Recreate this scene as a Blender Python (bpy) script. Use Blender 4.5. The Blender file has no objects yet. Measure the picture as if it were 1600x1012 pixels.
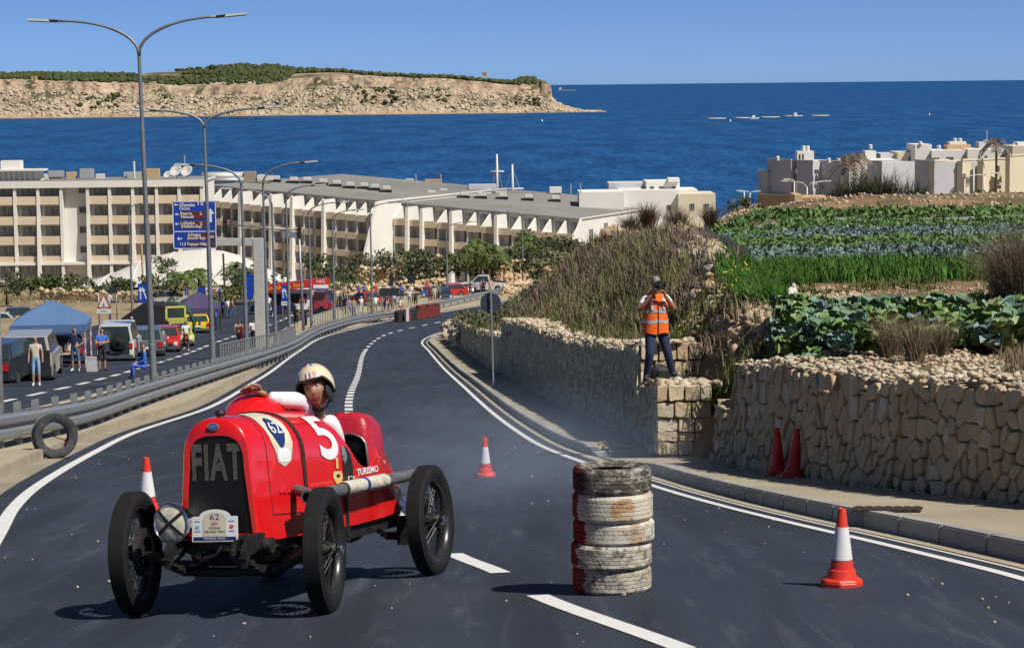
import bpy, bmesh, math, random
import numpy as np
from mathutils import Vector, Matrix, Quaternion, noise as mnoise
SC = bpy.context.scene
COL = SC.collection
rad = math.radians
# ------------------------------------------------------------------ camera
FPX = 3600.0                      # focal length in pixels of the 1600 wide photograph
PITCH = math.atan(374 / 3600)
ROLL = rad(0.6)
_ct, _st, _ca, _sa = math.cos(PITCH), math.sin(PITCH), math.cos(ROLL), math.sin(ROLL)
CAM_R = Vector((_ca, -_sa * _st, -_sa * _ct))
CAM_U = Vector((_sa, _ca * _st, _ca * _ct))
CAM_F = Vector((0, _ct, -_st))
cam = bpy.data.cameras.new('camera')
cam.sensor_width = 36
cam.lens = FPX / 1600 * 36
cam.clip_start = 0.1
cam.clip_end = 120000
camo = bpy.data.objects.new('camera', cam)
COL.objects.link(camo)
camo.matrix_world = Matrix((
 (CAM_R.x, CAM_U.x, -CAM_F.x, 0), (CAM_R.y, CAM_U.y, -CAM_F.y, 0),
 (CAM_R.z, CAM_U.z, -CAM_F.z, 0), (0, 0, 0, 1)))
SC.camera = camo
# ------------------------------------------------------------------ light
SUN_TO = Vector((0.79, -0.61, 0)).normalized()
SUN_EL = rad(52)
SUN_DIR = Vector((SUN_TO.x * math.cos(SUN_EL), SUN_TO.y * math.cos(SUN_EL), math.sin(SUN_EL)))
world = bpy.data.worlds.new('World')
SC.world = world
world.use_nodes = True
wn = world.node_tree
sky = wn.nodes.new('ShaderNodeTexSky')
sky.sky_type = 'NISHITA'
sky.sun_disc = False
sky.sun_elevation = SUN_EL
sky.sun_rotation = math.atan2(SUN_DIR.x, SUN_DIR.y)
sky.altitude = 2000
sky.air_density = 0.20
sky.dust_density = 2.0
sky.ozone_density = 10
wn.nodes['Background'].inputs[1].default_value = 0.113
tint = wn.nodes.new('ShaderNodeMixRGB')
tint.blend_type = 'MULTIPLY'
tint.inputs[0].default_value = 1
tint.inputs[2].default_value = (1.06, 1.03, 0.88, 1)     # slightly milky late summer air
wn.links.new(sky.outputs[0], tint.inputs[1])
wn.links.new(tint.outputs[0], wn.nodes['Background'].inputs[0])
sun = bpy.data.lights.new('sun', 'SUN')
sun.energy = 3.5
sun.angle = rad(0.55)
sun.color = (1.0, 0.94, 0.84)
suno = bpy.data.objects.new('sun', sun)
COL.objects.link(suno)
suno.rotation_euler = (-SUN_DIR).to_track_quat('-Z', 'Y').to_euler()
suno.location = (30, -30, 60)
SC.view_settings.view_transform = 'Standard'
SC.view_settings.look = 'None'
SC.view_settings.exposure = 0.62
SC.view_settings.gamma = 1.0
SC.view_settings.use_curve_mapping = False
SC.render.engine = 'CYCLES'
SC.cycles.use_denoising = True
SC.cycles.max_bounces = 6
SC.cycles.diffuse_bounces = 3
SC.cycles.glossy_bounces = 3
SC.cycles.transparent_max_bounces = 12
SC.cycles.caustics_reflective = False
SC.cycles.caustics_refractive = False
# ------------------------------------------------------------------ lie of the land (z of the road as it runs downhill)
KNOT = [(-60, -4.0), (0, 1.9), (14.2, 3.24), (16.2, 3.47), (31, 5.2), (41, 6.38), (72, 9.35), (93, 11.35), (126, 14.3),
  (175, 18.0), (225, 20.8), (280, 24.3), (345, 29.2), (470, 43), (600, 60)]
_km = []
for _j in range(len(KNOT)):
 if _j == 0: _km.append((KNOT[1][1] - KNOT[0][1]) / (KNOT[1][0] - KNOT[0][0]))
 elif _j == len(KNOT) - 1: _km.append((KNOT[-1][1] - KNOT[-2][1]) / (KNOT[-1][0] - KNOT[-2][0]))
 else:
  _km.append(((KNOT[_j][1] - KNOT[_j - 1][1]) / (KNOT[_j][0] - KNOT[_j - 1][0]) + (KNOT[_j + 1][1] - KNOT[_j][1]) / (KNOT[_j + 1][0] - KNOT[_j][0])) / 2)
def Ry(y):
 if y <= KNOT[0][0]: return -KNOT[0][1]
 if y >= KNOT[-1][0]: return -KNOT[-1][1]
 i = 0
 while y >= KNOT[i + 1][0]: i += 1
 x0, y0 = KNOT[i]; x1, y1 = KNOT[i + 1]; h = x1 - x0; t = (y - x0) / h
 return -((2*t**3 - 3*t*t + 1)*y0 + (t**3 - 2*t*t + t)*h*_km[i] + (-2*t**3 + 3*t*t)*y1 + (t**3 - t*t)*h*_km[i + 1])
def sstep(a, b, x):
 t = min(1, max(0, (x - a) / (b - a)))
 return t * t * (3 - 2 * t)
def R(x, y):
 """height of the road surface: downhill profile plus the crossfall of the bend in front"""
 c = 0.035 * (1 - sstep(16, 27, y))
 return Ry(y) + c * (min(2.0, max(-5.0, x)) + 1.6)
def ray(px, py):
 d = CAM_R * ((px - 800) / FPX) - CAM_U * ((py - 506) / FPX) + CAM_F
 return d / d.y
def P(px, py, Y):
 """world point seen at a pixel of the photograph at distance Y"""
 return ray(px, py) * Y
def G(px, py, dz=0.0):
 """point on the road surface seen at a pixel of the photograph"""
 d = ray(px, py)
 Y = 3.0
 while Y < 460 and d.z * Y > R(d.x * Y, Y) + dz: Y += 1
 lo, hi = Y - 1, Y
 for _ in range(30):
  m = (lo + hi) / 2
  if d.z * m <= R(d.x * m, m) + dz: hi = m
  else: lo = m
 return d * hi
def lerp(a, b, t): return a + (b - a) * t
class Line:
 """x as a smooth function of y through control points"""
 def __init__(s, pts):
  s.p = sorted(pts)
  n = len(s.p); s.m = []
  sl = [(s.p[i + 1][1] - s.p[i][1]) / (s.p[i + 1][0] - s.p[i][0]) for i in range(n - 1)]
  for i in range(n):
   s.m.append(sl[0] if i == 0 else sl[-1] if i == n - 1 else (sl[i - 1] + sl[i]) / 2)
 def __call__(s, y):
  p = s.p
  if y <= p[0][0]: return p[0][1] + s.m[0] * (y - p[0][0])
  if y >= p[-1][0]: return p[-1][1] + s.m[-1] * (y - p[-1][0])
  i = 0
  while y >= p[i + 1][0]: i += 1
  h = p[i + 1][0] - p[i][0]; t = (y - p[i][0]) / h
  return (2*t**3-3*t*t+1)*p[i][1] + (t**3-2*t*t+t)*h*s.m[i] + (-2*t**3+3*t*t)*p[i+1][1] + (t**3-t*t)*h*s.m[i+1]
# ------------------------------------------------------------------ materials
MATS = {}
def srgb(r, g, b):
 f = lambda c: (c / 255) / 12.92 if c / 255 <= 0.04045 else ((c / 255 + 0.055) / 1.055) ** 2.4
 return (f(r), f(g), f(b))
class NT:
 """small helper for node trees"""
 def __init__(s, name):
  s.m = bpy.data.materials.new(name); s.m.use_nodes = True
  s.t = s.m.node_tree; s.b = s.t.nodes['Principled BSDF']
 def n(s, typ, **kw):
  nd = s.t.nodes.new('ShaderNode' + typ)
  for k, v in kw.items():
   if k.startswith('_'): setattr(nd, k[1:], v)
   else: nd.inputs[k.replace('__', ' ')].default_value = v
  return nd
 def l(s, a, b): s.t.links.new(a, b); return s
 def noise(s, scale, detail=4, rough=0.6, coord='Object', dist=0.0, sc3=None):
  tc = s.n('TexCoord'); nz = s.n('TexNoise', Scale=scale, Detail=detail, Roughness=rough, Distortion=dist)
  if sc3:
   mp = s.n('Mapping'); mp.inputs['Scale'].default_value = sc3
   s.l(tc.outputs[coord], mp.inputs[0]); s.l(mp.outputs[0], nz.inputs['Vector'])
  else: s.l(tc.outputs[coord], nz.inputs['Vector'])
  return nz.outputs['Fac']
 def ramp(s, fac, stops, interp='LINEAR'):
  r = s.n('ValToRGB'); r.color_ramp.interpolation = interp
  el = r.color_ramp.elements
  while len(el) < len(stops): el.new(0.5)
  for e, (p, c) in zip(el, stops):
   e.position = p; e.color = (*c, 1) if len(c) == 3 else c
  s.l(fac, r.inputs[0]); return r.outputs[0]
 def mix(s, fac, a, b, mode='MIX'):
  m = s.n('MixRGB', _blend_type=mode)
  for i, v in ((0, fac), (1, a), (2, b)):
   if hasattr(v, 'links'): s.l(v, m.inputs[i])
   elif i == 0: m.inputs[0].default_value = v
   else: m.inputs[i].default_value = (*v, 1)
  return m.outputs[0]
 def math(s, op, a, b=0.0, clamp=False):
  m = s.n('Math', _operation=op, _use_clamp=clamp)
  for i, v in ((0, a), (1, b)):
   if hasattr(v, 'links'): s.l(v, m.inputs[i])
   else: m.inputs[i].default_value = v
  return m.outputs[0]
 def col(s, c):
  if hasattr(c, 'links'): s.l(c, s.b.inputs['Base Color'])
  else: s.b.inputs['Base Color'].default_value = (*c, 1)
  return s
 def set(s, rough=None, metal=None, spec=None, coat=None):
  for k, v in (('Roughness', rough), ('Metallic', metal), ('Specular IOR Level', spec), ('Coat Weight', coat)):
   if v is None: continue
   if hasattr(v, 'links'): s.l(v, s.b.inputs[k])
   else: s.b.inputs[k].default_value = v
  return s
 def bump(s, h, strength=0.3, dist=0.02):
  b = s.n('Bump', Strength=strength, Distance=dist); s.l(h, b.inputs['Height']); s.l(b.outputs[0], s.b.inputs['Normal']); return s
def mat(name, c, rough=0.6, metal=0.0, var=0.12, scale=6.0, bump=0.0, spec=None, coat=None, bscale=None):
 """plain material with a little procedural unevenness"""
 if name in MATS: return MATS[name]
 t = NT(name)
 nz = t.noise(scale, 5)
 d = tuple(max(0, x * (1 - var)) for x in c); l = tuple(min(1, x * (1 + var)) for x in c)
 t.col(t.ramp(nz, [(0.3, d), (0.7, l)]))
 t.set(rough=rough, metal=metal, spec=spec, coat=coat)
 if bump: t.bump(t.noise(bscale or scale * 6, 3), bump)
 MATS[name] = t.m
 return t.m
# ------------------------------------------------------------------ mesh building
class MB:
 def __init__(s): s.v = []; s.f = []; s.mi = []; s.M = Matrix.Identity(4)
 def add(s, vs, fs, mi=0):
  o = len(s.v)
  for p in vs: s.v.append(tuple(s.M @ Vector(p)))
  for q in fs:
   s.f.append(tuple(i + o for i in q)); s.mi.append(mi)
  return s
 def box(s, c, size, rz=0.0, mi=0, taper=1.0, rot=None):
  hx, hy, hz = (d / 2 for d in size)
  vs = []
  Rm = rot if rot is not None else Matrix.Rotation(rz, 3, 'Z')
  for z in (-hz, hz):
   k = taper if z > 0 else 1.0
   for x, y in ((-hx, -hy), (hx, -hy), (hx, hy), (-hx, hy)):
    vs.append(Rm @ Vector((x * k, y * k, z)) + Vector(c))
  return s.add(vs, [(3, 2, 1, 0), (4, 5, 6, 7), (0, 1, 5, 4), (1, 2, 6, 5), (2, 3, 7, 6), (3, 0, 4, 7)], mi)
 def tube(s, path, r, seg=8, mi=0, cap=True, sx=1.0):
  path = [Vector(p) for p in path]
  n = len(path); rs = r if hasattr(r, '__len__') else [r] * n
  vs = []; fs = []
  up = Vector((0, 0, 1))
  t0 = (path[1] - path[0]).normalized()
  if abs(t0.dot(up)) > 0.95: up = Vector((1, 0, 0))
  a = t0.cross(up).normalized()
  for i in range(n):
   t = (path[min(i + 1, n - 1)] - path[max(i - 1, 0)]).normalized()
   a = (a - t * a.dot(t)).normalized(); b = t.cross(a)
   for k in range(seg):
    an = 2 * math.pi * k / seg
    vs.append(path[i] + (a * math.cos(an) * sx + b * math.sin(an)) * rs[i])
  for i in range(n - 1):
   for k in range(seg):
    k2 = (k + 1) % seg
    fs.append((i * seg + k, i * seg + k2, (i + 1) * seg + k2, (i + 1) * seg + k))
  if cap:
   fs.append(tuple(range(seg - 1, -1, -1))); fs.append(tuple((n - 1) * seg + k for k in range(seg)))
  return s.add(vs, fs, mi)
 def lathe(s, prof, seg=24, mi=0, axis='Z', c=(0, 0, 0), closed=False, mif=None):
  vs = []; fs = []
  n = len(prof)
  for i in range(n):
   r, h = prof[i]
   for k in range(seg):
    an = 2 * math.pi * k / seg
    x, y = r * math.cos(an), r * math.sin(an)
    p = {'Z': (x, y, h), 'Y': (x, h, y), 'X': (h, x, y)}[axis]
    vs.append((p[0] + c[0], p[1] + c[1], p[2] + c[2]))
  o = len(s.v)
  for p in vs: s.v.append(tuple(s.M @ Vector(p)))
  for i in range(n if closed else n - 1):
   i2 = (i + 1) % n
   for k in range(seg):
    k2 = (k + 1) % seg
    q = (i * seg + k, i * seg + k2, i2 * seg + k2, i2 * seg + k)
    if axis == 'Y': q = q[::-1]
    s.f.append(tuple(j + o for j in q)); s.mi.append(mif(i, k) if mif else mi)
  return s
 def prism(s, poly, a, b, mi=0, plane='XZ'):
  """polygon (ccw) extruded between a and b along the third axis"""
  n = len(poly); vs = []
  for h in (a, b):
   for (u, w) in poly:
    vs.append({'XZ': (u, h, w), 'XY': (u, w, h), 'YZ': (h, u, w)}[plane])
  fs = [tuple(range(n - 1, -1, -1)), tuple(range(n, 2 * n))] + [(i, (i + 1) % n, n + (i + 1) % n, n + i) for i in range(n)]
  return s.add(vs, fs, mi)
 def grid(s, pts, mi=0, closed_u=False, flip=False):
  nr = len(pts); nc = len(pts[0]); fs = []
  for i in range(nr - 1):
   for j in range(nc if closed_u else nc - 1):
    j2 = (j + 1) % nc
    q = (i * nc + j, i * nc + j2, (i + 1) * nc + j2, (i + 1) * nc + j)
    fs.append(q[::-1] if flip else q)
  return s.add([p for r in pts for p in r], fs, mi)
 def blob(s, c, size, seed=0, amp=0.15, sub=1, mi=0, fr=1.5):
  bm = bmesh.new(); bmesh.ops.create_icosphere(bm, subdivisions=sub, radius=1)
  vs = []
  for v in bm.verts:
   k = 1 + amp * mnoise.noise(v.co * fr + Vector((seed * 3.1, seed * 1.7, seed)))
   vs.append((c[0] + v.co.x * size[0] * k, c[1] + v.co.y * size[1] * k, c[2] + v.co.z * size[2] * k))
  fs = [tuple(v.index for v in f.verts) for f in bm.faces]
  bm.free()
  return s.add(vs, fs, mi)
 def build(s, name, mats, parent=None, smooth=False, bevel=0.0, angle=None):
  me = bpy.data.meshes.new(name)
  me.from_pydata(s.v, [], s.f)
  return finish(me, name, mats, s.mi, parent, smooth, bevel, angle)
def finish(me, name, mats, mi=None, parent=None, smooth=False, bevel=0.0, angle=None):
 if not isinstance(mats, (list, tuple)): mats = [mats]
 for m in mats: me.materials.append(m)
 if mi is not None and len(mats) > 1: me.polygons.foreach_set('material_index', mi)
 bm = bmesh.new(); bm.from_mesh(me)
 if bevel:
  es = [e for e in bm.edges if len(e.link_faces) == 2 and e.calc_face_angle(0) > 0.5]
  bmesh.ops.bevel(bm, geom=es, offset=bevel, segments=2, affect='EDGES', clamp_overlap=True)
 bmesh.ops.recalc_face_normals(bm, faces=bm.faces)
 bm.to_mesh(me); bm.free()
 if smooth or angle:
  me.polygons.foreach_set('use_smooth', [True] * len(me.polygons))
  if angle: me.set_sharp_from_angle(angle=rad(angle))
 me.update()
 o = bpy.data.objects.new(name, me); COL.objects.link(o)
 if parent: o.parent = parent
 return o
def nmesh(name, V, Fq, mats, mi=None, parent=None, smooth=False):
 """fast mesh from numpy arrays: V (n,3), Fq (m,k)"""
 V = np.asarray(V, dtype=np.float32); Fq = np.asarray(Fq, dtype=np.int32)
 me = bpy.data.meshes.new(name)
 k = Fq.shape[1]
 me.vertices.add(len(V)); me.vertices.foreach_set('co', V.ravel())
 me.loops.add(Fq.size); me.loops.foreach_set('vertex_index', Fq.ravel())
 me.polygons.add(len(Fq)); me.polygons.foreach_set('loop_start', np.arange(0, Fq.size, k, dtype=np.int32))
 if not isinstance(mats, (list, tuple)): mats = [mats]
 for m in mats: me.materials.append(m)
 if mi is not None: me.polygons.foreach_set('material_index', np.asarray(mi, dtype=np.int32))
 if smooth: me.polygons.foreach_set('use_smooth', np.ones(len(Fq), dtype=bool))
 me.update(calc_edges=True); me.validate()
 o = bpy.data.objects.new(name, me); COL.objects.link(o)
 if parent: o.parent = parent
 return o
def tag(o, label=None, cat=None, group=None, kind=None):
 if label: o['label'] = label
 if cat: o['category'] = cat
 if group: o['group'] = group
 if kind: o['kind'] = kind
 return o
def thing(name, label, cat, loc=(0, 0, 0), rz=0.0, group=None, mw=None):
 o = bpy.data.objects.new(name, None); COL.objects.link(o)
 o.empty_display_size = 0.1
 if mw is not None: o.matrix_world = mw
 else: o.location = loc; o.rotation_euler = (0, 0, rz)
 return tag(o, label, cat, group)
def dup(root, loc=None, rz=None, label=None, group=None, mw=None, mats=None):
 """copy of a thing with its parts and their sub-parts"""
 kids = {}
 for o in bpy.data.objects:
  if o.parent: kids.setdefault(o.parent.name, []).append(o)
 def cp(o, par):
  c = o.copy(); COL.objects.link(c)
  if par: c.parent = par; c.matrix_parent_inverse = o.matrix_parent_inverse.copy()
  if mats and o.type == 'MESH':
   for i, sl in enumerate(o.material_slots):
    if sl.material and sl.material.name in mats:
     c.material_slots[i].link = 'OBJECT'; c.material_slots[i].material = mats[sl.material.name]
  for k in kids.get(o.name, []): cp(k, c)
  return c
 r = cp(root, None)
 if mw is not None: r.matrix_world = mw
 if loc is not None: r.location = loc
 if rz is not None: r.rotation_euler = (0, 0, rz)
 if label: r['label'] = label
 if group: r['group'] = group
 return r
def share(o, name, parent, mw):
 """another object on the same mesh"""
 c = bpy.data.objects.new(name, o.data); COL.objects.link(c); c.parent = parent; c.matrix_local = mw
 return c
def text_mesh(txt, size, depth=0.0, res=3, width=None, bold=0.0, sp=1.0):
 """flat lettering in the XY plane, centred; returns verts and faces"""
 cu = bpy.data.curves.new('lettering', 'FONT'); cu.body = txt; cu.size = size; cu.align_x = 'CENTER'; cu.align_y = 'CENTER'
 cu.offset = bold; cu.space_character = sp; cu.resolution_u = res; cu.extrude = depth
 o = bpy.data.objects.new('lettering', cu); COL.objects.link(o)
 dg = bpy.context.evaluated_depsgraph_get()
 me = bpy.data.meshes.new_from_object(o.evaluated_get(dg))
 vs = [tuple(v.co) for v in me.vertices]; fs = [tuple(p.vertices) for p in me.polygons]
 bpy.data.objects.remove(o); bpy.data.curves.remove(cu); bpy.data.meshes.remove(me)
 if width and vs:
  w = max(v[0] for v in vs) - min(v[0] for v in vs)
  k = width / w; vs = [(v[0] * k, v[1], v[2]) for v in vs]
 return vs, fs
rng = random.Random(7)
# ================================================================== THE GROUND, ROADS AND PAVEMENT
def gx(pts, dz=0.0):
 out = []
 for p in pts:
  g = G(*p, dz); out.append((g.y, g.x))
 return Line(out)
L_LEFT = gx([(0, 830), (20, 795), (80, 745), (200, 680), (330, 635), (400, 595), (470, 547), (510, 525), (560, 512), (620, 499), (690, 488), (750, 478)])
L_RIGHT = gx([(1600, 905), (1250, 820), (1040, 765), (900, 718), (800, 668), (720, 600), (670, 548), (660, 533), (680, 522), (720, 510)])
L_MID = gx([(1040, 1003), (840, 930), (782, 895), (709, 865), (545, 640), (558, 590), (577, 540), (605, 522), (630, 515), (700, 500), (770, 480)])
L_BAR = gx([(0, 715), (60, 700), (120, 685), (210, 650), (330, 605), (440, 563), (520, 520), (580, 505), (625, 499)])
L_DASH = gx([(10, 625), (100, 605), (200, 580), (280, 556), (350, 530), (440, 500)])
W_NEAR = gx([(1600, 788), (1380, 763), (1200, 737), (1092, 716)], .13)
W_NEAR = Line([(12, W_NEAR(19.5) + 2.9)] + W_NEAR.p)
W_MID = gx([(1018, 697), (960, 668), (870, 628), (800, 590), (760, 570), (720, 543), (702, 528)], .18)
def ys(a, b, k=0.03, m=0.5):
 out = [a]
 while out[-1] < b: out.append(min(b, out[-1] + max(m, abs(out[-1]) * k)))
 return out
def asphalt():
 t = NT('asphalt')
 big = t.noise(0.35, 4); fine = t.noise(55, 3, .8); spk = t.noise(140, 2, .7)
 c = t.ramp(fine, [(.3, (.011, .017, .032)), (.7, (.031, .042, .070))])
 c = t.mix(t.ramp(spk, [(.66, (0, 0, 0)), (.74, (1, 1, 1))]), c, (.085, .095, .11))
 c = t.mix(t.ramp(big, [(.35, (0, 0, 0)), (.68, (.85, .85, .85))]), c, (.036, .044, .062))
 # pale scuffs dragged along the road
 sc = t.noise(1.0, 6, .7, sc3=(6.0, .55, 1), dist=.4)
 c = t.mix(t.ramp(sc, [(.54, (0, 0, 0)), (.72, (.6, .6, .6))]), c, (.085, .095, .115))
 dk = t.noise(1.0, 3, .6, sc3=(1.6, .10, 1), dist=.3)
 c = t.mix(t.ramp(dk, [(.46, (0, 0, 0)), (.62, (.6, .6, .6))]), c, (.014, .017, .024))
 t.col(c).set(rough=.78, spec=.4).bump(t.noise(90, 3, .8), .55, .01)
 return t.m
M_ASPH = asphalt()
def paint(name, c, wear=.5):
 t = NT(name)
 n = t.noise(9, 6, .75); n2 = t.noise(60, 3, .8)
 k = t.math('ADD', t.math('MULTIPLY', n, .7), t.math('MULTIPLY', n2, .3))
 t.col(t.ramp(k, [(wear - .12, (.09, .09, .095)), (wear - .03, c), (.8, tuple(min(1, x * 1.1) for x in c))])).set(rough=.7)
 return t.m
M_PAINT = paint('road_paint', (.66, .66, .65), .455)
M_PAINT_OLD = paint('worn_road_paint', (.55, .55, .53), .48)
def concrete(name, a, b, sc=3.0, stain=.4, crack=False):
 t = NT(name)
 n1 = t.noise(sc, 6, .65); n2 = t.noise(sc * 18, 4, .7); n3 = t.noise(sc * .22, 3)
 c = t.ramp(n1, [(.25, a), (.75, b)])
 c = t.mix(t.math('MULTIPLY', n2, .35), c, tuple(x * .55 for x in a))
 c = t.mix(t.ramp(n3, [(.45, (0, 0, 0)), (.65, (stain,) * 3)]), c, tuple(x * .6 for x in a))
 t.col(c).set(rough=.9, spec=.25).bump(n2, .35, .01)
 return t.m
M_PAVE = concrete('pavement_concrete', (.33, .28, .20), (.46, .40, .30), .8)
M_KERB = concrete('kerb_concrete', (.30, .30, .29), (.44, .43, .40), 2.5, .6)
M_VERGE = concrete('verge_concrete', (.36, .31, .22), (.50, .44, .33), 1.2)
def earth(name, cols, sc=1.2):
 t = NT(name)
 n1 = t.noise(sc, 7, .7); n2 = t.noise(sc * 9, 5, .7)
 k = t.math('ADD', t.math('MULTIPLY', n1, .65), t.math('MULTIPLY', n2, .35))
 st = [(.30 + .4 * i / (len(cols) - 1), c) for i, c in enumerate(cols)]
 t.col(t.ramp(k, st)).set(rough=.95, spec=.15).bump(n2, .8, .06)
 return t.m
M_LAND = earth('dry_land', [(.16, .12, .07), (.26, .20, .12), (.34, .27, .17), (.20, .19, .09)], .15)
M_SOIL = earth('field_soil', [(.17, .10, .055), (.27, .17, .095), (.36, .25, .15), (.44, .34, .22)], 1.6)
M_BANK = earth('bank_soil', [(.10, .085, .045), (.18, .135, .075), (.27, .20, .12), (.38, .26, .16)], .9)
def strip(fl, fr, y0, y1, dz, n=1, k=.025, m=.4):
 """surface between two lines, following the road; fl and fr give x at y"""
 pts = []
 for y in ys(y0, y1, k, m):
  a, b = fl(y), fr(y)
  pts.append([(lerp(a, b, i / n), y, R(lerp(a, b, i / n), y) + dz) for i in range(n + 1)])
 return pts
# land underneath everything, down to the shore
def H(x, y):
 z = Ry(y) - .35
 if y > 150:
  up = -23.5 - .012 * max(0, y - 300)
  k = sstep(10, 60, x) * sstep(150, 260, y)
  z = lerp(z, max(z, up), k)
 return z
xs_ = [-420, -300, -220, -160, -120, -95, -75, -60, -50, -42, -35, -29, -24, -20, -16, -12, -9, -6, -3, 0, 3, 6, 9, 12, 16, 22, 30, 40, 52, 66, 82, 100, 125, 155, 190, 230, 280, 340, 420]
pts = []
for y in [-40, -20, -8] + ys(0, 520, .03, 3):
 pts.append([(x, y, H(x, y) + .12 * mnoise.noise(Vector((x * .1, y * .1, 0))) * (0 if y < 40 else 1)) for x in xs_])
tag(MB().grid(pts).build('ground', M_LAND, smooth=True), kind='structure')
# the two carriageways
road = MB().grid(strip(lambda y: L_LEFT(y) - .55, lambda y: L_RIGHT(y) + .42, -14, 250, 0, 10)).build('road', M_ASPH, smooth=True)
tag(road, kind='structure')
X_L1 = Line([(30, -12.3), (60, -11.6), (93, -12.6), (126, -14.0), (150, -15.5), (175, -16.4), (200, -15.6), (220, -12.6), (250, -6), (290, 8)])
X_L0 = Line([(30, -27), (60, -25), (93, -27), (126, -29.5), (170, -32), (200, -31), (225, -25.5), (255, -15), (290, -3)])
road2 = MB().grid(strip(X_L0, X_L1, 30, 290, -.02, 8)).build('road', M_ASPH, smooth=True)
tag(road2, kind='structure')
def verge_r(y): return min(X_L1(y) + .02, L_LEFT(y) - 2.2)
# central verge between the carriageways with a raised kerb on the near side
VK = .16
tag(MB().grid(strip(lambda y: X_L1(y) + .02, lambda y: L_LEFT(y) - .78, 14, 232, VK - .01, 5)).build('verge', M_VERGE, smooth=True), kind='structure')
# pale dusty shoulder between edge line and kerb
tag(MB().grid(strip(lambda y: L_LEFT(y) - .62, lambda y: L_LEFT(y) - .30, 14, 232, .004, 1)).build('gutter', concrete('gutter_dust', (.26, .23, .18), (.40, .35, .27), 1.5), smooth=True), kind='structure')
# painted lines
def stripe(line, y0, y1, w, off=0.0, dz=.005, name='edge_line', m=M_PAINT, parent=road, dy=.02):
 pts = strip(lambda y: line(y) + off - w / 2, lambda y: line(y) + off + w / 2, y0, y1, dz, 1, .02, .3)
 return MB().grid(pts).build(name, m, parent)
stripe(L_LEFT, 8, 240, .15)
stripe(L_RIGHT, 31.5, 190, .11, name='edge_line')
stripe(L_RIGHT, 6, 29, .09, name='edge_line')
stripe(L_RIGHT, 31.0, 190, .09, .30, m=M_PAINT_OLD, name='edge_line')
stripe(L_RIGHT, 6, 29, .045, .19, m=M_PAINT_OLD, name='edge_line')
# broken line across the crossing mouth
for k in range(5):
 y = 28.6 + k * .75
 stripe(L_RIGHT, y, y + .38, .13, .05, name='edge_dash', dz=.009)
# middle of the road
for a, b in ((10.6, 11.2), ):
 stripe(L_MID, a, b, .13, name='centre_dash')
g1, g2 = G(1050, 1005), G(840, 930); stripe(L_MID, g1.y - .2, g2.y, .14, name='centre_dash')
g1, g2 = G(782, 895), G(709, 865); stripe(L_MID, g1.y, g2.y, .14, name='centre_dash')
for (ya, yb) in ((20.5, 22.8), (25.8, 28.2), (31.5, 34), (37.5, 40)): stripe(L_MID, ya, yb, .13, name='centre_dash')
y = 45.0
while y < 190:
 st = 2.0 if y < 120 else 3.4
 stripe(L_MID, y, y + st * .62, .20, name='centre_dash')
 y += st if y < 120 else st * 1.55
y = 34.0
while y < 235:
 stripe(L_DASH, y, y + 2.6, .22, dz=-.012, name='lane_dash', parent=road2)
 y += 4.6
# skid marks and drips on the road: thin pale rubbed streaks
M_SCUFF = NT('rubbed_tyre_streak')
_n = M_SCUFF.noise(3, 6, .7, sc3=(8, 1, 1)); M_SCUFF.col((.075, .085, .105)).set(rough=.8, spec=.2); M_SCUFF.l(M_SCUFF.ramp(_n, [(.42, (0, 0, 0)), (.70, (.55, .55, .55))]), M_SCUFF.b.inputs['Alpha']); M_SCUFF = M_SCUFF.m
def streak(pp, w, nm='scuff_mark'):
 ln = gx(pp); a, b = ln.p[0][0], ln.p[-1][0]
 stripe(ln, a, b, w, dz=.004, name=nm, m=M_SCUFF)
streak([(590, 535), (600, 570), (640, 620), (690, 665), (760, 695), (850, 730)], .16)
streak([(588, 560), (592, 600), (586, 660), (600, 690)], .14)
streak([(640, 560), (672, 610), (705, 655), (750, 690)], .18)
streak([(560, 700), (640, 760), (760, 830), (930, 910)], .10)
# right-hand pavement with kerbstones
def kerb_x(y): return L_RIGHT(y) + .40
def wall_x(y):
 if y < 30: return W_NEAR(y)
 if y < 34: return lerp(W_NEAR(30) + .9, W_MID(34), (y - 30) / 4)
 return W_MID(y)
PAV = .13
def pav_r(y): return (wall_x(y) + .5) if (y < 29.9 or y > 33.6) else 6.5
tag(MB().grid(strip(lambda y: kerb_x(y) + .15, pav_r, 3, 29.9, PAV, 4, .012, .25) ).build('pavement', M_PAVE, smooth=True), kind='structure')
# dropped section at the crossing ramps down to the road
def drop(y): return PAV - .10 * sstep(29.7, 30.9, y) * (1 - sstep(34.8, 36, y))
pp = []
for y in ys(29.9, 36.2, .01, .2):
 a, b = kerb_x(y) + .15, (6.5 if y < 33.4 else wall_x(y) + .5)
 pp.append([(lerp(a, b, i / 5), y, R(lerp(a, b, i / 5), y) + lerp(drop(y), PAV, min(1, i / 3))) for i in range(6)])
tag(MB().grid(pp).build('pavement', M_PAVE, smooth=True), kind='structure')
tag(MB().grid(strip(lambda y: kerb_x(y) + .15, lambda y: max(wall_x(y) + .5, kerb_x(y) + .9), 36.2, 168, PAV, 4)).build('pavement', M_PAVE, smooth=True), kind='structure')
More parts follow.
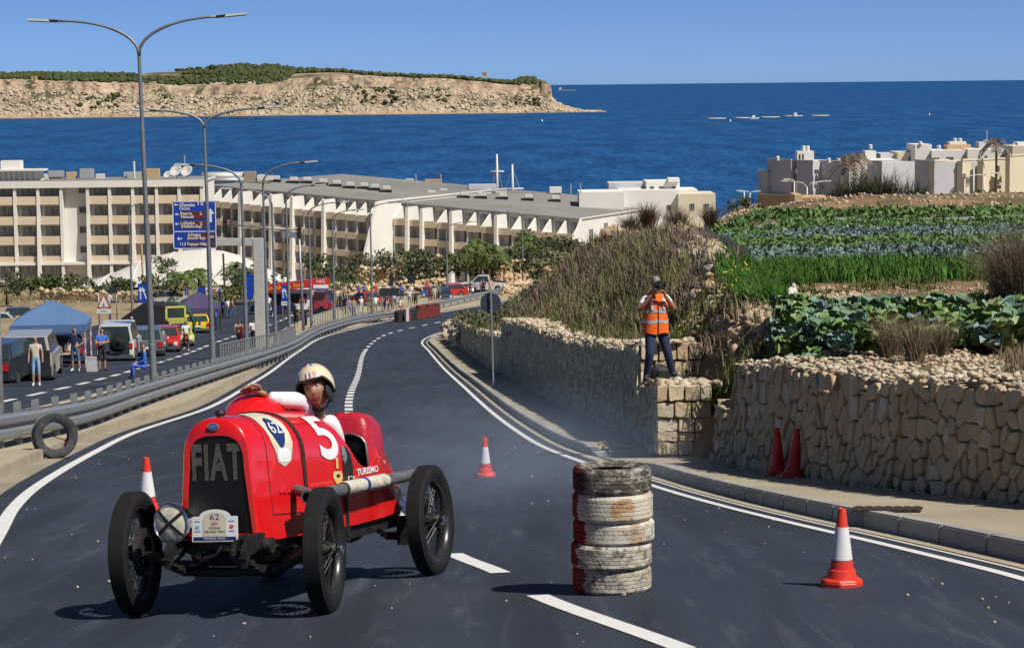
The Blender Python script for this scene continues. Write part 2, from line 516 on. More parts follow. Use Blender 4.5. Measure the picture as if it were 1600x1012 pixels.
# dusty concrete channel at the foot of the kerb
tag(MB().grid(strip(lambda y: L_RIGHT(y) + .24, lambda y: kerb_x(y) + .02, 3, 190, .006, 1)).build('gutter', M_VERGE, smooth=True), kind='structure')
kerb = bpy.data.objects.new('kerb', None); COL.objects.link(kerb); kerb.empty_display_size = .1; tag(kerb, kind='structure')
n_k = 0
def kerbstone(fx, ya, yb, w, hA, hB, par, m):
 mb = MB(); g = .008
 for i in range(1):
  a, b = ya + g, yb - g
  A = [(fx(a), a), (fx(a) + w, a)]; B = [(fx(b), b), (fx(b) + w, b)]
  vs = []
  for (x, y), h in ((A[0], hA), (A[1], hA), (B[1], hB), (B[0], hB)): vs.append((x, y, R(x, y) - .1))
  for (x, y), h in ((A[0], hA), (A[1], hA), (B[1], hB), (B[0], hB)): vs.append((x + (.015 if x in (A[0][0], B[0][0]) else 0), y, R(x, y) + h))
  mb.add(vs, [(3, 2, 1, 0), (4, 5, 6, 7), (0, 1, 5, 4), (1, 2, 6, 5), (2, 3, 7, 6), (3, 0, 4, 7)])
 return mb.build('kerbstone', m, par, bevel=.012)
y = 3.0
while y < 76:
 L = .92 if y < 36 else 1.2
 h = lambda q: PAV + .015 - (.115 * sstep(29.4, 30.6, q) * (1 - sstep(34.6, 35.8, q)))
 kerbstone(kerb_x, y, y + L, .17, h(y), h(y + L), kerb, M_KERB); y += L
far = MB()
pts_ = []
for q in ys(76, 190, .012, .5):
 x = kerb_x(q); z = R(x, q)
 pts_.append([(x, q, z - .1), (x + .01, q, z + PAV + .015), (x + .17, q, z + PAV + .015), (x + .17, q, z - .1)])
far.grid(pts_).build('kerb_run', M_KERB, kerb)
# left kerb of the central verge
kerb2 = bpy.data.objects.new('kerb', None); COL.objects.link(kerb2); kerb2.empty_display_size = .1; tag(kerb2, kind='structure')
kx2 = lambda q: L_LEFT(q) - .80
y = 17.0
while y < 62:
 kerbstone(kx2, y, y + 1.0, .18, VK, VK, kerb2, M_VERGE); y += 1.0
pts_ = []
for q in ys(62, 232, .012, .5):
 x = kx2(q); z = R(x, q)
 pts_.append([(x, q, z - .1), (x + .01, q, z + VK), (x + .17, q, z + VK), (x + .18, q, z - .1)])
MB().grid(pts_).build('kerb_run', M_VERGE, kerb2)
# tactile paving at the crossing: blister slabs
M_TACT = concrete('tactile_slab', (.42, .34, .20), (.52, .44, .28), 4)
tac = bpy.data.objects.new('tactile_paving', None); COL.objects.link(tac); tac.empty_display_size = .1; tag(tac, kind='structure')
for j in range(4):
 for i in range(3):
  yy = 34.3 + j * .62; x0 = kerb_x(yy) + .25 + i * .42
  mb = MB()
  z0 = R(x0, yy) + lerp(drop(yy), PAV, .3) + .012
  sl = (R(x0, yy + .3) - R(x0, yy - .3)) / .6
  mb.M = Matrix.Translation((x0 + .2, yy, z0 + .012))
  vs = [(-.2, -.3, -.3 * sl - .03), (.2, -.3, -.3 * sl - .03), (.2, .3, .3 * sl - .03), (-.2, .3, .3 * sl - .03),
    (-.2, -.3, -.3 * sl), (.2, -.3, -.3 * sl), (.2, .3, .3 * sl), (-.2, .3, .3 * sl)]
  mb.add(vs, [(3, 2, 1, 0), (4, 5, 6, 7), (0, 1, 5, 4), (1, 2, 6, 5), (2, 3, 7, 6), (3, 0, 4, 7)])
  for q in range(5):
   v = -.24 + q * .12
   mb.add([(-.18, v - .02, v * sl + .002), (.18, v - .02, v * sl + .002), (.18, v + .02, v * sl + .002), (-.18, v + .02, v * sl + .002),
     (-.17, v - .012, v * sl + .014), (.17, v - .012, v * sl + .014), (.17, v + .012, v * sl + .014), (-.17, v + .012, v * sl + .014)],
     [(4, 5, 6, 7), (0, 1, 5, 4), (1, 2, 6, 5), (2, 3, 7, 6), (3, 0, 4, 7)])
  mb.build('slab', M_TACT, tac)
# ================================================================== THE BANK AND THE FIELD ON THE RIGHT
def Fld(y): return -(3.22 + .028 * (y - 26))
def wall_h(y):
 """height of the wall above the pavement"""
 if y < 30: return lerp(1.05, 1.30, min(1, max(0, (y - 20) / 7)))
 if y < 38: return 1.0
 return 1.55 if y < 76 else 1.35
def plateau(x, y):
 z = Fld(y)
 if y > 84: z = lerp(z, -9.4, sstep(84, 122, y)) - .0
 if y > 84: z += 1.0 * sstep(6, 14, x) * sstep(84, 92, y) * (1 - sstep(96, 112, y))
 z2 = R(0, y) + .1
 return lerp(z, max(z2, -26), sstep(106, 140, y))
def bankW(y):
 pts = [(8, .5), (29, .6), (32, 1.0), (36, 1.25), (42, 1.5), (52, 2.6), (64, 3.6), (75, 4.6), (90, 4.9), (120, 5.2), (145, 4)]
 for (a, p), (b, q) in zip(pts, pts[1:]):
  if y < b: return lerp(p, q, (y - a) / (b - a))
 return 4
def bank_z(x, y):
 v = x - (wall_x(y) + .45) if not (29.9 < y < 33.6) else x - (lerp(W_NEAR(30), W_MID(33.6), (y - 30) / 3.6) + .6)
 zt = R(wall_x(y), y) + PAV + wall_h(y) - .22
 zt -= 1.25 * sstep(128, 142, y)
 if 29.9 < y < 38: zt -= .35 * sstep(29.9, 31, y) * (1 - sstep(36, 39, y))
 zp = plateau(x, y) - .75 * sstep(56, 84, y) * (1 - sstep(6.5, 9, x)) * (1 - sstep(125, 140, y))
 t = max(0, v) / bankW(y)
 k = sstep(0, 1, min(1, t)) * .75 + .25 * min(1, t)
 z = lerp(zt, max(zp, zt - .3) if y < 29 else zp, k)
 # lip of rubble at the crest of the bank
 if 33 < y < 110: z += .28 * math.exp(-((t - 1.0) / .22) ** 2) * sstep(33, 44, y) * (1 - .75 * sstep(58, 84, y))
 a = .16 * sstep(30, 45, y)
 z += a * mnoise.noise(Vector((x * .5, y * .35, 2))) * (1 if t < 1.3 else .35) + .5 * a * mnoise.noise(Vector((x * 1.7, y * 1.1, 5)))
 if t > 1.4 and y < 84: z += .03 * mnoise.noise(Vector((x * 1.3, y * 1.3, 7)))
 return z
vv = [-.25, 0, .3, .6, .9, 1.2, 1.6, 2, 2.4, 2.8, 3.2, 3.6, 4, 4.5, 5, 5.6, 6.2, 7, 8, 9, 10, 11.5, 13, 15, 17, 20, 24, 30, 40, 60]
ptsB = []
for y in ys(7, 143, .012, .35):
 x0 = wall_x(y) + .45 if not (29.9 < y < 33.6) else lerp(W_NEAR(30), W_MID(33.6), (y - 30) / 3.6) + .6
 row = []
 for v in vv:
  x = x0 + v * (1 if v < 8 else 1)
  z = bank_z(x, y)
  if v < 0: z = R(x, y) - .3 if not (29.9 < y < 33.6) else R(x, y) + .0
  row.append((x, y, z))
 ptsB.append(row)
def bank_mat():
 t = NT('bank_earth')
 n1 = t.noise(.8, 7, .7); n2 = t.noise(8, 5, .7); n3 = t.noise(.35, 3)
 c = t.ramp(t.math('ADD', t.math('MULTIPLY', n1, .6), t.math('MULTIPLY', n2, .4)),
    [(.32, (.10, .075, .045)), (.46, (.20, .135, .08)), (.58, (.32, .215, .13)), (.7, (.42, .31, .20))])
 c = t.mix(t.ramp(n3, [(.45, (0, 0, 0)), (.6, (.7, .7, .7))]), c, (.10, .095, .05))
 t.col(c).set(rough=.95, spec=.12).bump(n2, .9, .08)
 return t.m
tag(MB().grid(ptsB).build('field', bank_mat(), smooth=True), kind='structure')
# ================================================================== DRY STONE WALLS
def stone_mat(name, cols, moss=.25):
 t = NT(name)
 oi = t.n('ObjectInfo'); ge = t.n('NewGeometry')
 r = t.math('FRACT', t.math('ADD', oi.outputs['Random'], ge.outputs['Random Per Island']))
 c = t.ramp(r, [(i / (len(cols) - 1), k) for i, k in enumerate(cols)])
 n1 = t.noise(7, 6, .7); n2 = t.noise(40, 4, .7)
 c = t.mix(t.ramp(n1, [(.38, (.55, .55, .55)), (.62, (0, 0, 0))]), c, (.42, .35, .25))
 c = t.mix(t.math('MULTIPLY', t.ramp(n2, [(.5, (0, 0, 0)), (.68, (1, 1, 1))]), moss), c, (.52, .47, .38))
 t.col(c).set(rough=.92, spec=.2).bump(t.math('ADD', n2, t.math('MULTIPLY', n1, .8)), .7, .03)
 return t.m
M_STONE = stone_mat('limestone', [(0.522, 0.402, 0.241), (0.610, 0.490, 0.308), (0.479, 0.373, 0.227), (0.653, 0.542, 0.365), (0.551, 0.387, 0.241), (0.696, 0.628, 0.497), (0.522, 0.424, 0.263), (0.594, 0.454, 0.270), (0.494, 0.315, 0.191), (0.624, 0.512, 0.329)])
M_STONE2 = stone_mat('pale_limestone', [(0.667, 0.572, 0.404), (0.760, 0.657, 0.470), (0.600, 0.505, 0.354), (0.760, 0.739, 0.555), (0.701, 0.589, 0.404), (0.760, 0.706, 0.538)])
M_RUB = stone_mat('rubble_stone', [(0.562, 0.468, 0.328), (0.643, 0.562, 0.433), (0.468, 0.374, 0.257), (0.608, 0.445, 0.316), (0.702, 0.643, 0.538), (0.515, 0.421, 0.304)])
M_REDROCK = stone_mat('reddish_rubble', [(0.491, 0.339, 0.222), (0.562, 0.409, 0.281), (0.421, 0.257, 0.164), (0.585, 0.491, 0.374), (0.468, 0.304, 0.199)])
M_GAP = mat('wall_core_earth', (.22, .175, .12), .95, var=.3)
def voronoi(L, Hh, sx, sz, seed, jit=.85):
 """irregular stones filling a rectangle L x Hh: list of polygons in (s, h)"""
 r = random.Random(seed)
 nx, nz = max(1, int(L / sx)), max(1, int(Hh / sz))
 S = {}
 for i in range(-1, nx + 1):
  for j in range(-1, nz + 1):
   off = .5 * (j % 2)
   S[i, j] = ((i + .5 + off * .8 + (r.random() - .5) * jit) * L / nx, (j + .5 + (r.random() - .5) * jit) * Hh / nz)
 # some stones swallow a neighbour and stand tall or lie long
 for k in list(S):
  if r.random() < .10 and 0 <= k[0] < nx and 0 <= k[1] < nz: S.pop(k)
 out = []
 asp = (L / nx) / (Hh / nz)
 for (i, j), (x, z) in S.items():
  if x < 0 or x > L or z < 0 or z > Hh: continue
  poly = [(max(0, x - 2.2 * sx), max(0, z - 2.2 * sz)), (min(L, x + 2.2 * sx), max(0, z - 2.2 * sz)), (min(L, x + 2.2 * sx), min(Hh, z + 2.2 * sz)), (max(0, x - 2.2 * sx), min(Hh, z + 2.2 * sz))]
  for di in range(-3, 4):
   for dj in range(-3, 4):
    if (di or dj) and (i + di, j + dj) in S:
     qx, qz = S[i + di, j + dj]
     mx, mz = (x + qx) / 2, (z + qz) / 2; nxx, nzz = (qx - x) , (qz - z) * asp * asp * .6 + (qz - z) * .4
     new = []
     for a in range(len(poly)):
      p, q = poly[a], poly[(a + 1) % len(poly)]
      dp = (p[0] - mx) * nxx + (p[1] - mz) * nzz; dq = (q[0] - mx) * nxx + (q[1] - mz) * nzz
      if dp <= 0: new.append(p)
      if dp * dq < 0:
       t = dp / (dp - dq); new.append((p[0] + (q[0] - p[0]) * t, p[1] + (q[1] - p[1]) * t))
     poly = new
     if len(poly) < 3: break
   if len(poly) < 3: break
  if len(poly) >= 3: out.append(poly)
 return out
def stone_geo(poly, fn, r, gap=.007, depth=.05):
 """one stone: the cell drawn in by the joint, edges chipped, face bulging; fn maps (s, h, out) to world"""
 n = len(poly)
 cx = sum(p[0] for p in poly) / n; cz = sum(p[1] for p in poly) / n
 # cut the corners so that the outline is rounded
 ring = []
 for a in range(n):
  p0, p, p1 = poly[a - 1], poly[a], poly[(a + 1) % n]
  e0, e1 = math.hypot(p[0] - p0[0], p[1] - p0[1]), math.hypot(p[0] - p1[0], p[1] - p1[1])
  for q, e in ((p0, e0), (p1, e1)):
   t = min(.22, .022 / max(e, 1e-4))
   ring.append((p[0] + (q[0] - p[0]) * t, p[1] + (q[1] - p[1]) * t))
 def inset(pt, d):
  dx, dz = pt[0] - cx, pt[1] - cz; l = math.hypot(dx, dz) or 1
  k = max(.25, 1 - d / l); return (cx + dx * k, cz + dz * k)
 o = r.uniform(-.016, .020)
 m = len(ring)
 V = []
 tilt = (r.uniform(-.14, .14), r.uniform(-.16, .10))
 for q in ring: V.append(fn(*inset(q, gap), -.06))
 for q in ring:
  s, h = inset(q, gap + r.uniform(0, .008)); V.append(fn(s, h, o + (s - cx) * tilt[0] + (h - cz) * tilt[1] + r.uniform(-.004, .004)))
 for q in ring:
  s, h = inset(q, gap + .013); V.append(fn(s, h, o + .012 + (s - cx) * tilt[0] + (h - cz) * tilt[1] + r.uniform(-.006, .008)))
 V.append(fn(cx, cz, o + .012 + r.uniform(-.004, .008)))
 F = []
 for a in range(m):
  b = (a + 1) % m
  F += [(a, b, m + b, m + a), (m + a, m + b, 2 * m + b, 2 * m + a), (2 * m + a, 2 * m + b, 3 * m)]
 return V, F
ICO = None
def rocks(P_, S_, seed=0, flat=.75):
 """many small angular rocks in one array mesh"""
 global ICO
 if ICO is None:
  bm = bmesh.new(); bmesh.ops.create_icosphere(bm, subdivisions=1, radius=1)
  ICO = (np.array([v.co[:] for v in bm.verts]), np.array([[v.index for v in f.verts] for f in bm.faces])); bm.free()
 rs = np.random.RandomState(seed)
 P_ = np.asarray(P_, float); n = len(P_); S_ = np.asarray(S_, float).reshape(n, 1, 1)
 V = np.repeat(ICO[0][None], n, 0) * (1 + rs.uniform(-.28, .28, (n, 12, 1)))
 V *= rs.uniform(.5, 1.4, (n, 1, 3)); V[:, :, 2] *= flat
 a = rs.uniform(0, 6.28, n); tl = rs.uniform(-.4, .4, n)
 c, s = np.cos(a)[:, None], np.sin(a)[:, None]
 x, y, z = V[:, :, 0].copy(), V[:, :, 1].copy(), V[:, :, 2].copy()
 ct, st = np.cos(tl)[:, None], np.sin(tl)[:, None]
 x, z = x * ct - z * st, x * st + z * ct
 V = np.stack([x * c - y * s, x * s + y * c, z], 2) * S_ + P_[:, None, :]
 Fq = ICO[1][None] + (np.arange(n) * 12)[:, None, None]
 return V.reshape(-1, 3), Fq.reshape(-1, 3)
def line_frame(fx, y0, y1, n=200):
 """arc length table along a wall line"""
 tab = [(0.0, y0)]
 py, px = y0, fx(y0); s = 0
 for i in range(1, n + 1):
  y = lerp(y0, y1, i / n); x = fx(y); s += math.hypot(x - px, y - py); tab.append((s, y)); px, py = x, y
 def at(q):
  q = min(max(q, 0), s)
  lo, hi = 0, n
  while hi - lo > 1:
   m = (lo + hi) // 2
   if tab[m][0] <= q: lo = m
   else: hi = m
  t = (q - tab[lo][0]) / max(1e-6, tab[hi][0] - tab[lo][0])
  return lerp(tab[lo][1], tab[hi][1], t)
 return s, at
def face_fn(fx, at, hs):
 """(s, h, out) to the road side of a wall; h is 0..1 of the local height"""
 def fn(s, h, o):
  y = at(s); x = fx(y); d = (fx(y + .05) - fx(y - .05)) / .1
  nrm = Vector((-1, d, 0)).normalized()
  b = R(x, y) + PAV - .03
  return (x + nrm.x * o + .10 * h / 1.2, y + nrm.y * o, b + h * hs(y))
 return fn
rs = random.Random(3)
# ---- the near wall
near = thing('dry_stone_wall', 'honey coloured rubble wall along the pavement, with two red cones at its foot', 'wall', (0, 0, 0))
y0w, y1w = 13.5, 29.9
Ln, atn = line_frame(W_NEAR, y0w, y1w)
hN = lambda y: wall_h(y) + .10 * mnoise.noise(Vector((y * .8, 0, 0))) + .05 * mnoise.noise(Vector((y * 3, 1, 0))) - .55 * sstep(28.7, 29.3, y)
fnN = face_fn(W_NEAR, atn, lambda y: hN(y))
cells = voronoi(Ln, 1.0, .19, .16, 11)
cells.sort(key=lambda p: atn(sum(q[0] for q in p) / len(p)))
vis = [c for c in cells if atn(sum(q[0] for q in c) / len(c)) > 19.2]
hid = [c for c in cells if atn(sum(q[0] for q in c) / len(c)) <= 19.2]
big = sorted(vis, key=lambda p: -abs(sum(p[i - 1][0] * p[i][1] - p[i][0] * p[i - 1][1] for i in range(len(p)))) / atn(p[0][0]) ** 2)
for k, c in enumerate(big[:290]):
 V, F = stone_geo(c, fnN, rs); MB().add(V, F).build('stone', M_STONE, near)
mb = MB()
for c in big[290:] + hid: mb.add(*stone_geo(c, fnN, rs))
tag(mb.build('small_stones', M_STONE, near), kind='stuff')
# earth core behind the face
core = []
for y in ys(y0w, y1w, 0, .3):
 x = W_NEAR(y); z = R(x, y)
 core.append([(x + .05, y, z - .2), (x + .14, y, z + PAV + hN(y) - .03), (x + .8, y, z + PAV + hN(y) - .03), (x + .85, y, z - .2)])
MB().grid(core).build('wall_core', M_GAP, near)
# far end of the near wall
x1 = W_NEAR(y1w)
mb = MB(); z1 = R(x1, y1w)
mb.box((x1 + .45, y1w - .08, z1 + .45), (.75, .14, 1.0)); mb.build('wall_end', M_STONE, near)
pp, ss = [], []
for i in range(1500):
 y = rs.uniform(14, 29.9); x = W_NEAR(y) + rs.uniform(.06, .95)
 if rs.random() < .5: x = W_NEAR(y) + rs.uniform(.04, .5)
 pp.append((x, y, R(W_NEAR(y), y) + PAV + hN(y) + rs.uniform(-.04, .025))); ss.append(rs.uniform(.025, .06))
for i in range(2600):   # the broad rubble bed behind the wall head
 y = rs.uniform(14, 29.6); x = W_NEAR(y) + .6 + 1.9 * rs.random() ** 1.2
 pp.append((x, y, max(bank_z(x, y), R(W_NEAR(y), y) + PAV + hN(y) - .12) + .01)); ss.append(rs.uniform(.02, .05))
for i in range(420):   # stones dropped at the foot
 y = rs.uniform(19, 29.6); x = W_NEAR(y) - abs(rs.gauss(0, .10)) - .01
 pp.append((x, y, R(x, y) + PAV + .005)); ss.append(rs.uniform(.008, .03) * (2 if rs.random() < .1 else 1))
V, F = rocks(pp, ss, 5, .48); tag(nmesh('rubble_top', V, F, M_RUB, None, near), kind='stuff')
# ---- the long wall that curves away
midw = thing('dry_stone_wall', 'long rubble wall curving away downhill behind the round road sign', 'wall', (0, 0, 0))
y0m, y1m = 32.9, 132
Lm, atm = line_frame(W_MID, y0m, y1m, 400)
def hM(y):
 b = 1.0 if y < 36.8 else lerp(1.62, 1.85, sstep(50, 70, y)) if y < 78 else 1.3
 return b + .07 * mnoise.noise(Vector((y * .7, 4, 0))) + .05 * mnoise.noise(Vector((y * 2.3, 9, 0)))
fnM = face_fn(W_MID, atm, hM)
mb = MB()
s = 0.0; seg = 0
while s < Lm:
 yy = atm(s); sz = .15 + .10 * sstep(50, 110, yy)
 L2 = min(6.0, Lm - s)
 if L2 < .3: break
 hh = hM(yy)
 for c in voronoi(L2, 1.0, sz, sz / hh * 1.05, 100 + seg):
  mb.add(*stone_geo([(p[0] + s, p[1]) for p in c], fnM, rs, .010))
 s += L2; seg += 1
tag(mb.build('face_stones', M_STONE2, midw), kind='stuff')
core = []
for y in ys(y0m + .05, 36.7, .01, .35) + [36.72] + ys(36.95, y1m, .01, .35):
 if y == 36.72:
  MB().grid(core).build('wall_core', M_GAP, midw); core = []; continue
 x = W_MID(y); z = R(x, y)
 core.append([(x + .05, y, z - .2), (x + .14, y, z + PAV + hM(y) - .03), (x + .85, y, z + PAV + hM(y) - .03), (x + .9, y, z - .3)])
MB().grid(core).build('wall_core', M_GAP, midw)
# squared stones of the two end faces, laid in courses
def end_face(y, x0, x1, z0, z1, seed, par):
 r = random.Random(seed); z = z0; k = 0
 while z < z1 - .06:
  h = r.choice([.14, .17, .2, .24]) if z < z1 - .3 else z1 - z
  x = x0
  while x < x1 - .03:
   w = min(r.uniform(.16, .36), x1 - x)
   if x1 - x - w < .1: w = x1 - x
   jit = lambda: r.uniform(-.018, .018)
   poly = [(x + .004, z + jit()), (x + w * .5, z + jit() * .6), (x + w - .004, z + jit()), (x + w - .004 + jit() * .5, z + h + jit()), (x + w * .5, z + h + jit()), (x + .004 + jit() * .5, z + h + jit())]
   cx = x + w / 2
   V, F = stone_geo(poly, lambda s, hh, o: (s, y - o, hh), r, .006)
   MB().add(V, F).build('stone', M_STONE, par)
   x += w
  z += h
xa = W_MID(33); za = R(xa, 33) + PAV - .03
end_face(32.86, xa, xa + .80, za, za + 1.02, 5, midw)
MB().box((xa + .42, 33.0, za + .46), (.76, .2, 1.0)).build('wall_core', M_GAP, midw)
xb = W_MID(36.9); zb = R(xb, 36.9) + PAV
end_face(36.85, xb + .06, xb + 1.05, zb + .80, zb + 1.62, 8, midw)
MB().box((xb + .5, 37.0, zb + .8), (.9, .2, 1.5)).build('wall_core', M_GAP, midw)
pp, ss = [], []
for i in range(2600):
 y = 33 + (rs.random() ** 1.5) * 98.5; x = W_MID(y) + rs.uniform(.08, .92)
 pp.append((x, y, R(W_MID(y), y) + PAV + hM(y) + rs.uniform(-.05, .02))); ss.append(rs.uniform(.05, .11) * (1 + .5 * sstep(60, 120, y)))
for i in range(500):
 y = 33 + rs.random() * 50; x = W_MID(y) - abs(rs.gauss(0, .09))
 pp.append((x, y, R(x, y) + PAV + .005)); ss.append(rs.uniform(.012, .045))
V, F = rocks(pp, ss, 6, .5); tag(nmesh('rubble_top', V, F, M_RUB, None, midw), kind='stuff')
# flat cap stones on the step where the photographer stands
for i in range(16):
 y = rs.uniform(33.05, 36.7); x = W_MID(y) + rs.uniform(.15, .95)
 V, F = rocks([(x, y, R(W_MID(y), y) + PAV + hM(y) + .01)], [rs.uniform(.12, .18)], 50 + i, .35)
 nmesh('stone', V, F, M_STONE, None, midw)
# low dry wall stub at the far end of the pavement
stub = thing('dry_stone_wall', 'short low stone wall stub at the far end of the pavement', 'wall', (0, 0, 0))
a, b = G(700, 522, PAV), G(722, 545, PAV)
mb = MB(); r_ = random.Random(2)
for i in range(26):
 t = r_.random(); p = a.lerp(b, t)
 mb.blob((p.x + r_.uniform(-.25, .05), p.y + r_.uniform(-.4, .4), p.z + r_.uniform(.1, .85)), (.35, .8, .25), i, .35, 1)
tag(mb.build('rubble_stones', M_RUB, stub), kind='stuff')
# ---- rubble, boulders and clods on the bank
pp, ss, pr, sr = [], [], [], []
for i in range(900):
 y = 31 + rs.random() ** 1.6 * 70; x0 = wall_x(y) + .45; W = bankW(y)
 t = rs.gauss(.9, .28)
 x = x0 + t * W
 if x < x0 + .1: continue
 if mnoise.noise(Vector((y * .25, x * .4, 3))) < -.05 and rs.random() < .8: continue
 z = bank_z(x, y); s_ = rs.uniform(.02, .07) * (2.2 if rs.random() < .06 else 1) * (1 + y / 110)
 (pr if y < 46 else pp).append((x, y, z + s_ * .1)); (sr if y < 46 else ss).append(s_)
for i in range(1500):   # reddish slide beside the photographer
 y = rs.uniform(30.5, 40); x = wall_x(y) + .6 + rs.uniform(.5, 3.2)
 z = bank_z(x, y); s_ = rs.uniform(.02, .09)
 pr.append((x, y, z + .01)); sr.append(s_)
for i in range(420):   # paler outcrop along the crest
 y = rs.uniform(43, 80); x = wall_x(y) + .45 + bankW(y) * rs.gauss(.92, .10)
 if mnoise.noise(Vector((y * .22, 3, 3))) > -.1: pp.append((x, y, bank_z(x, y) + .03)); ss.append(rs.uniform(.06, .24))
V, F = rocks(pp, ss, 8); tag(nmesh('bank_rubble', V, F, M_RUB), 'pale rubble strewn along the crest of the bank', 'rubble', None, 'stuff')
V, F = rocks(pr, sr, 9); tag(nmesh('bank_rubble', V, F, M_REDROCK), 'reddish rubble spilling down beside the photographer', 'rubble', None, 'stuff')
pp, ss = [], []
for i in range(5200):
 y = 24 + rs.random() * 17; x = 3.3 + rs.random() * 9
 z = bank_z(x, y); pp.append((x, y, z + .004)); ss.append(rs.uniform(.008, .035) * (2 if rs.random() < .06 else 1))
for i in range(900):
 y = 84 + rs.random() * 8; x = 4 + rs.random() * 26
 z = bank_z(x, y); pp.append((x, y, z)); ss.append(rs.uniform(.03, .11))
V, F = rocks(pp, ss, 10); tag(nmesh('soil_clods', V, F, M_REDROCK), 'brown clods and stones lying on the bare field soil', 'stones', None, 'stuff')
def boulder(px, py, Y, s, label, m=M_RUB, flat=.8):
 p = P(px, py, Y); z = bank_z(p.x, p.y)
 mb = MB().blob((0, 0, s * .35), (s, s * .8, s * flat * .8), px, .3, 2, 0, 1.3)
 o = mb.build('boulder', m); o.location = (p.x, p.y, z - .05)
 return tag(o, label, 'boulder')
boulder(1111, 466, 44, .17, 'squared tan block lying at the edge of the green field', M_STONE, 1.0)
boulder(939, 441, 61, .24, 'pale rounded boulder half way up the scrubby bank')
boulder(880, 489, 62, .2, 'small pinkish boulder low on the bank above the long wall', M_REDROCK)
boulder(1046, 380, 68, .32, 'big pale boulder on the crest of the bank')
boulder(960, 385, 88, .55, 'bald tan rock hump on the bank against the white hotel end', M_REDROCK)
# tilted broken panel lying in the scrub
p = P(944, 500, 46); o = MB().box((0, 0, 0), (.12, .02, .45)).box((.0, -.012, .05), (.08, .012, .3), mi=1).build('broken_panel', [mat('grey_panel', (.34, .36, .38)), mat('dark_panel', (.12, .13, .14))])
o.location = (p.x, p.y, bank_z(p.x, p.y) + .2); o.rotation_euler = (rad(15), rad(-38), rad(-25))
tag(o, 'grey broken panel tilted in the scrub above the long wall', 'panel')
# ================================================================== PEOPLE: body builder
def skin_verts(J, bones, root, sub=1):
 """grow one continuous surface over a skeleton; J: name -> (pos, radius or (rx, ry))"""
 names = list(J)
 idx = {n: i for i, n in enumerate(names)}
 me = bpy.data.meshes.new('body')
 me.from_pydata([tuple(J[n][0]) for n in names], [(idx[a], idx[b]) for a, b in bones], [])
 o = bpy.data.objects.new('body', me); COL.objects.link(o)
 sk = o.modifiers.new('s', 'SKIN'); sk.use_smooth_shade = True; sk.branch_smoothing = .4
 if not me.skin_vertices:
  bm = bmesh.new(); bm.from_mesh(me); bm.verts.layers.skin.verify(); bm.to_mesh(me); bm.free()
 for n, d in zip(names, me.skin_vertices[0].data):
  r = J[n][1]; d.radius = (r, r) if not hasattr(r, '__len__') else r
  d.use_root = (n == root)
 if sub:
  ss = o.modifiers.new('d', 'SUBSURF'); ss.levels = sub; ss.render_levels = sub
 dg = bpy.context.evaluated_depsgraph_get()
 m2 = bpy.data.meshes.new_from_object(o.evaluated_get(dg))
 V = [v.co.copy() for v in m2.vertices]; F = [tuple(p.vertices) for p in m2.polygons]
 bpy.data.objects.remove(o); bpy.data.meshes.remove(me); bpy.data.meshes.remove(m2)
 return V, F
def seg_d(p, a, b):
 ab = b - a; t = max(0, min(1, (p - a).dot(ab) / max(1e-9, ab.length_squared)))
 return (p - (a + ab * t)).length, t
M_SKIN = mat('skin', (.42, .235, .155), .55, var=.08, scale=20)
M_SKIN_D = mat('tanned_skin', (.30, .155, .095), .55, var=.1, scale=20)
M_HAIR = mat('dark_hair', (.025, .018, .014), .6)
M_HAIRG = mat('grey_hair', (.22, .21, .20), .7)
M_HAIRB = mat('blonde_hair', (.42, .30, .16), .6)
def cloth(name, c): return mat('cloth_' + name, c, .85, var=.14, scale=14, bump=.25, bscale=30)
CL = {'white': (.68, .68, .68), 'black': (.018, .018, .022), 'navy': (.02, .03, .085), 'blue': (.035, .10, .42), 'royal': (.04, .13, .55), 'red': (.50, .03, .03),
  'maroon': (.16, .02, .035), 'grey': (.22, .22, .23), 'beige': (.45, .36, .24), 'brown': (.12, .07, .04), 'green': (.06, .16, .07), 'denim': (.07, .12, .24),
  'lightblue': (.24, .38, .62), 'pink': (.62, .28, .32), 'yellow': (.72, .75, .10), 'orange': (.75, .19, .03), 'khaki': (.30, .26, .16), 'purple': (.30, .20, .42), 'cream': (.55, .5, .4), 'darkgrey': (.06, .06, .065)}
MC = {k: cloth(k, v) for k, v in CL.items()}
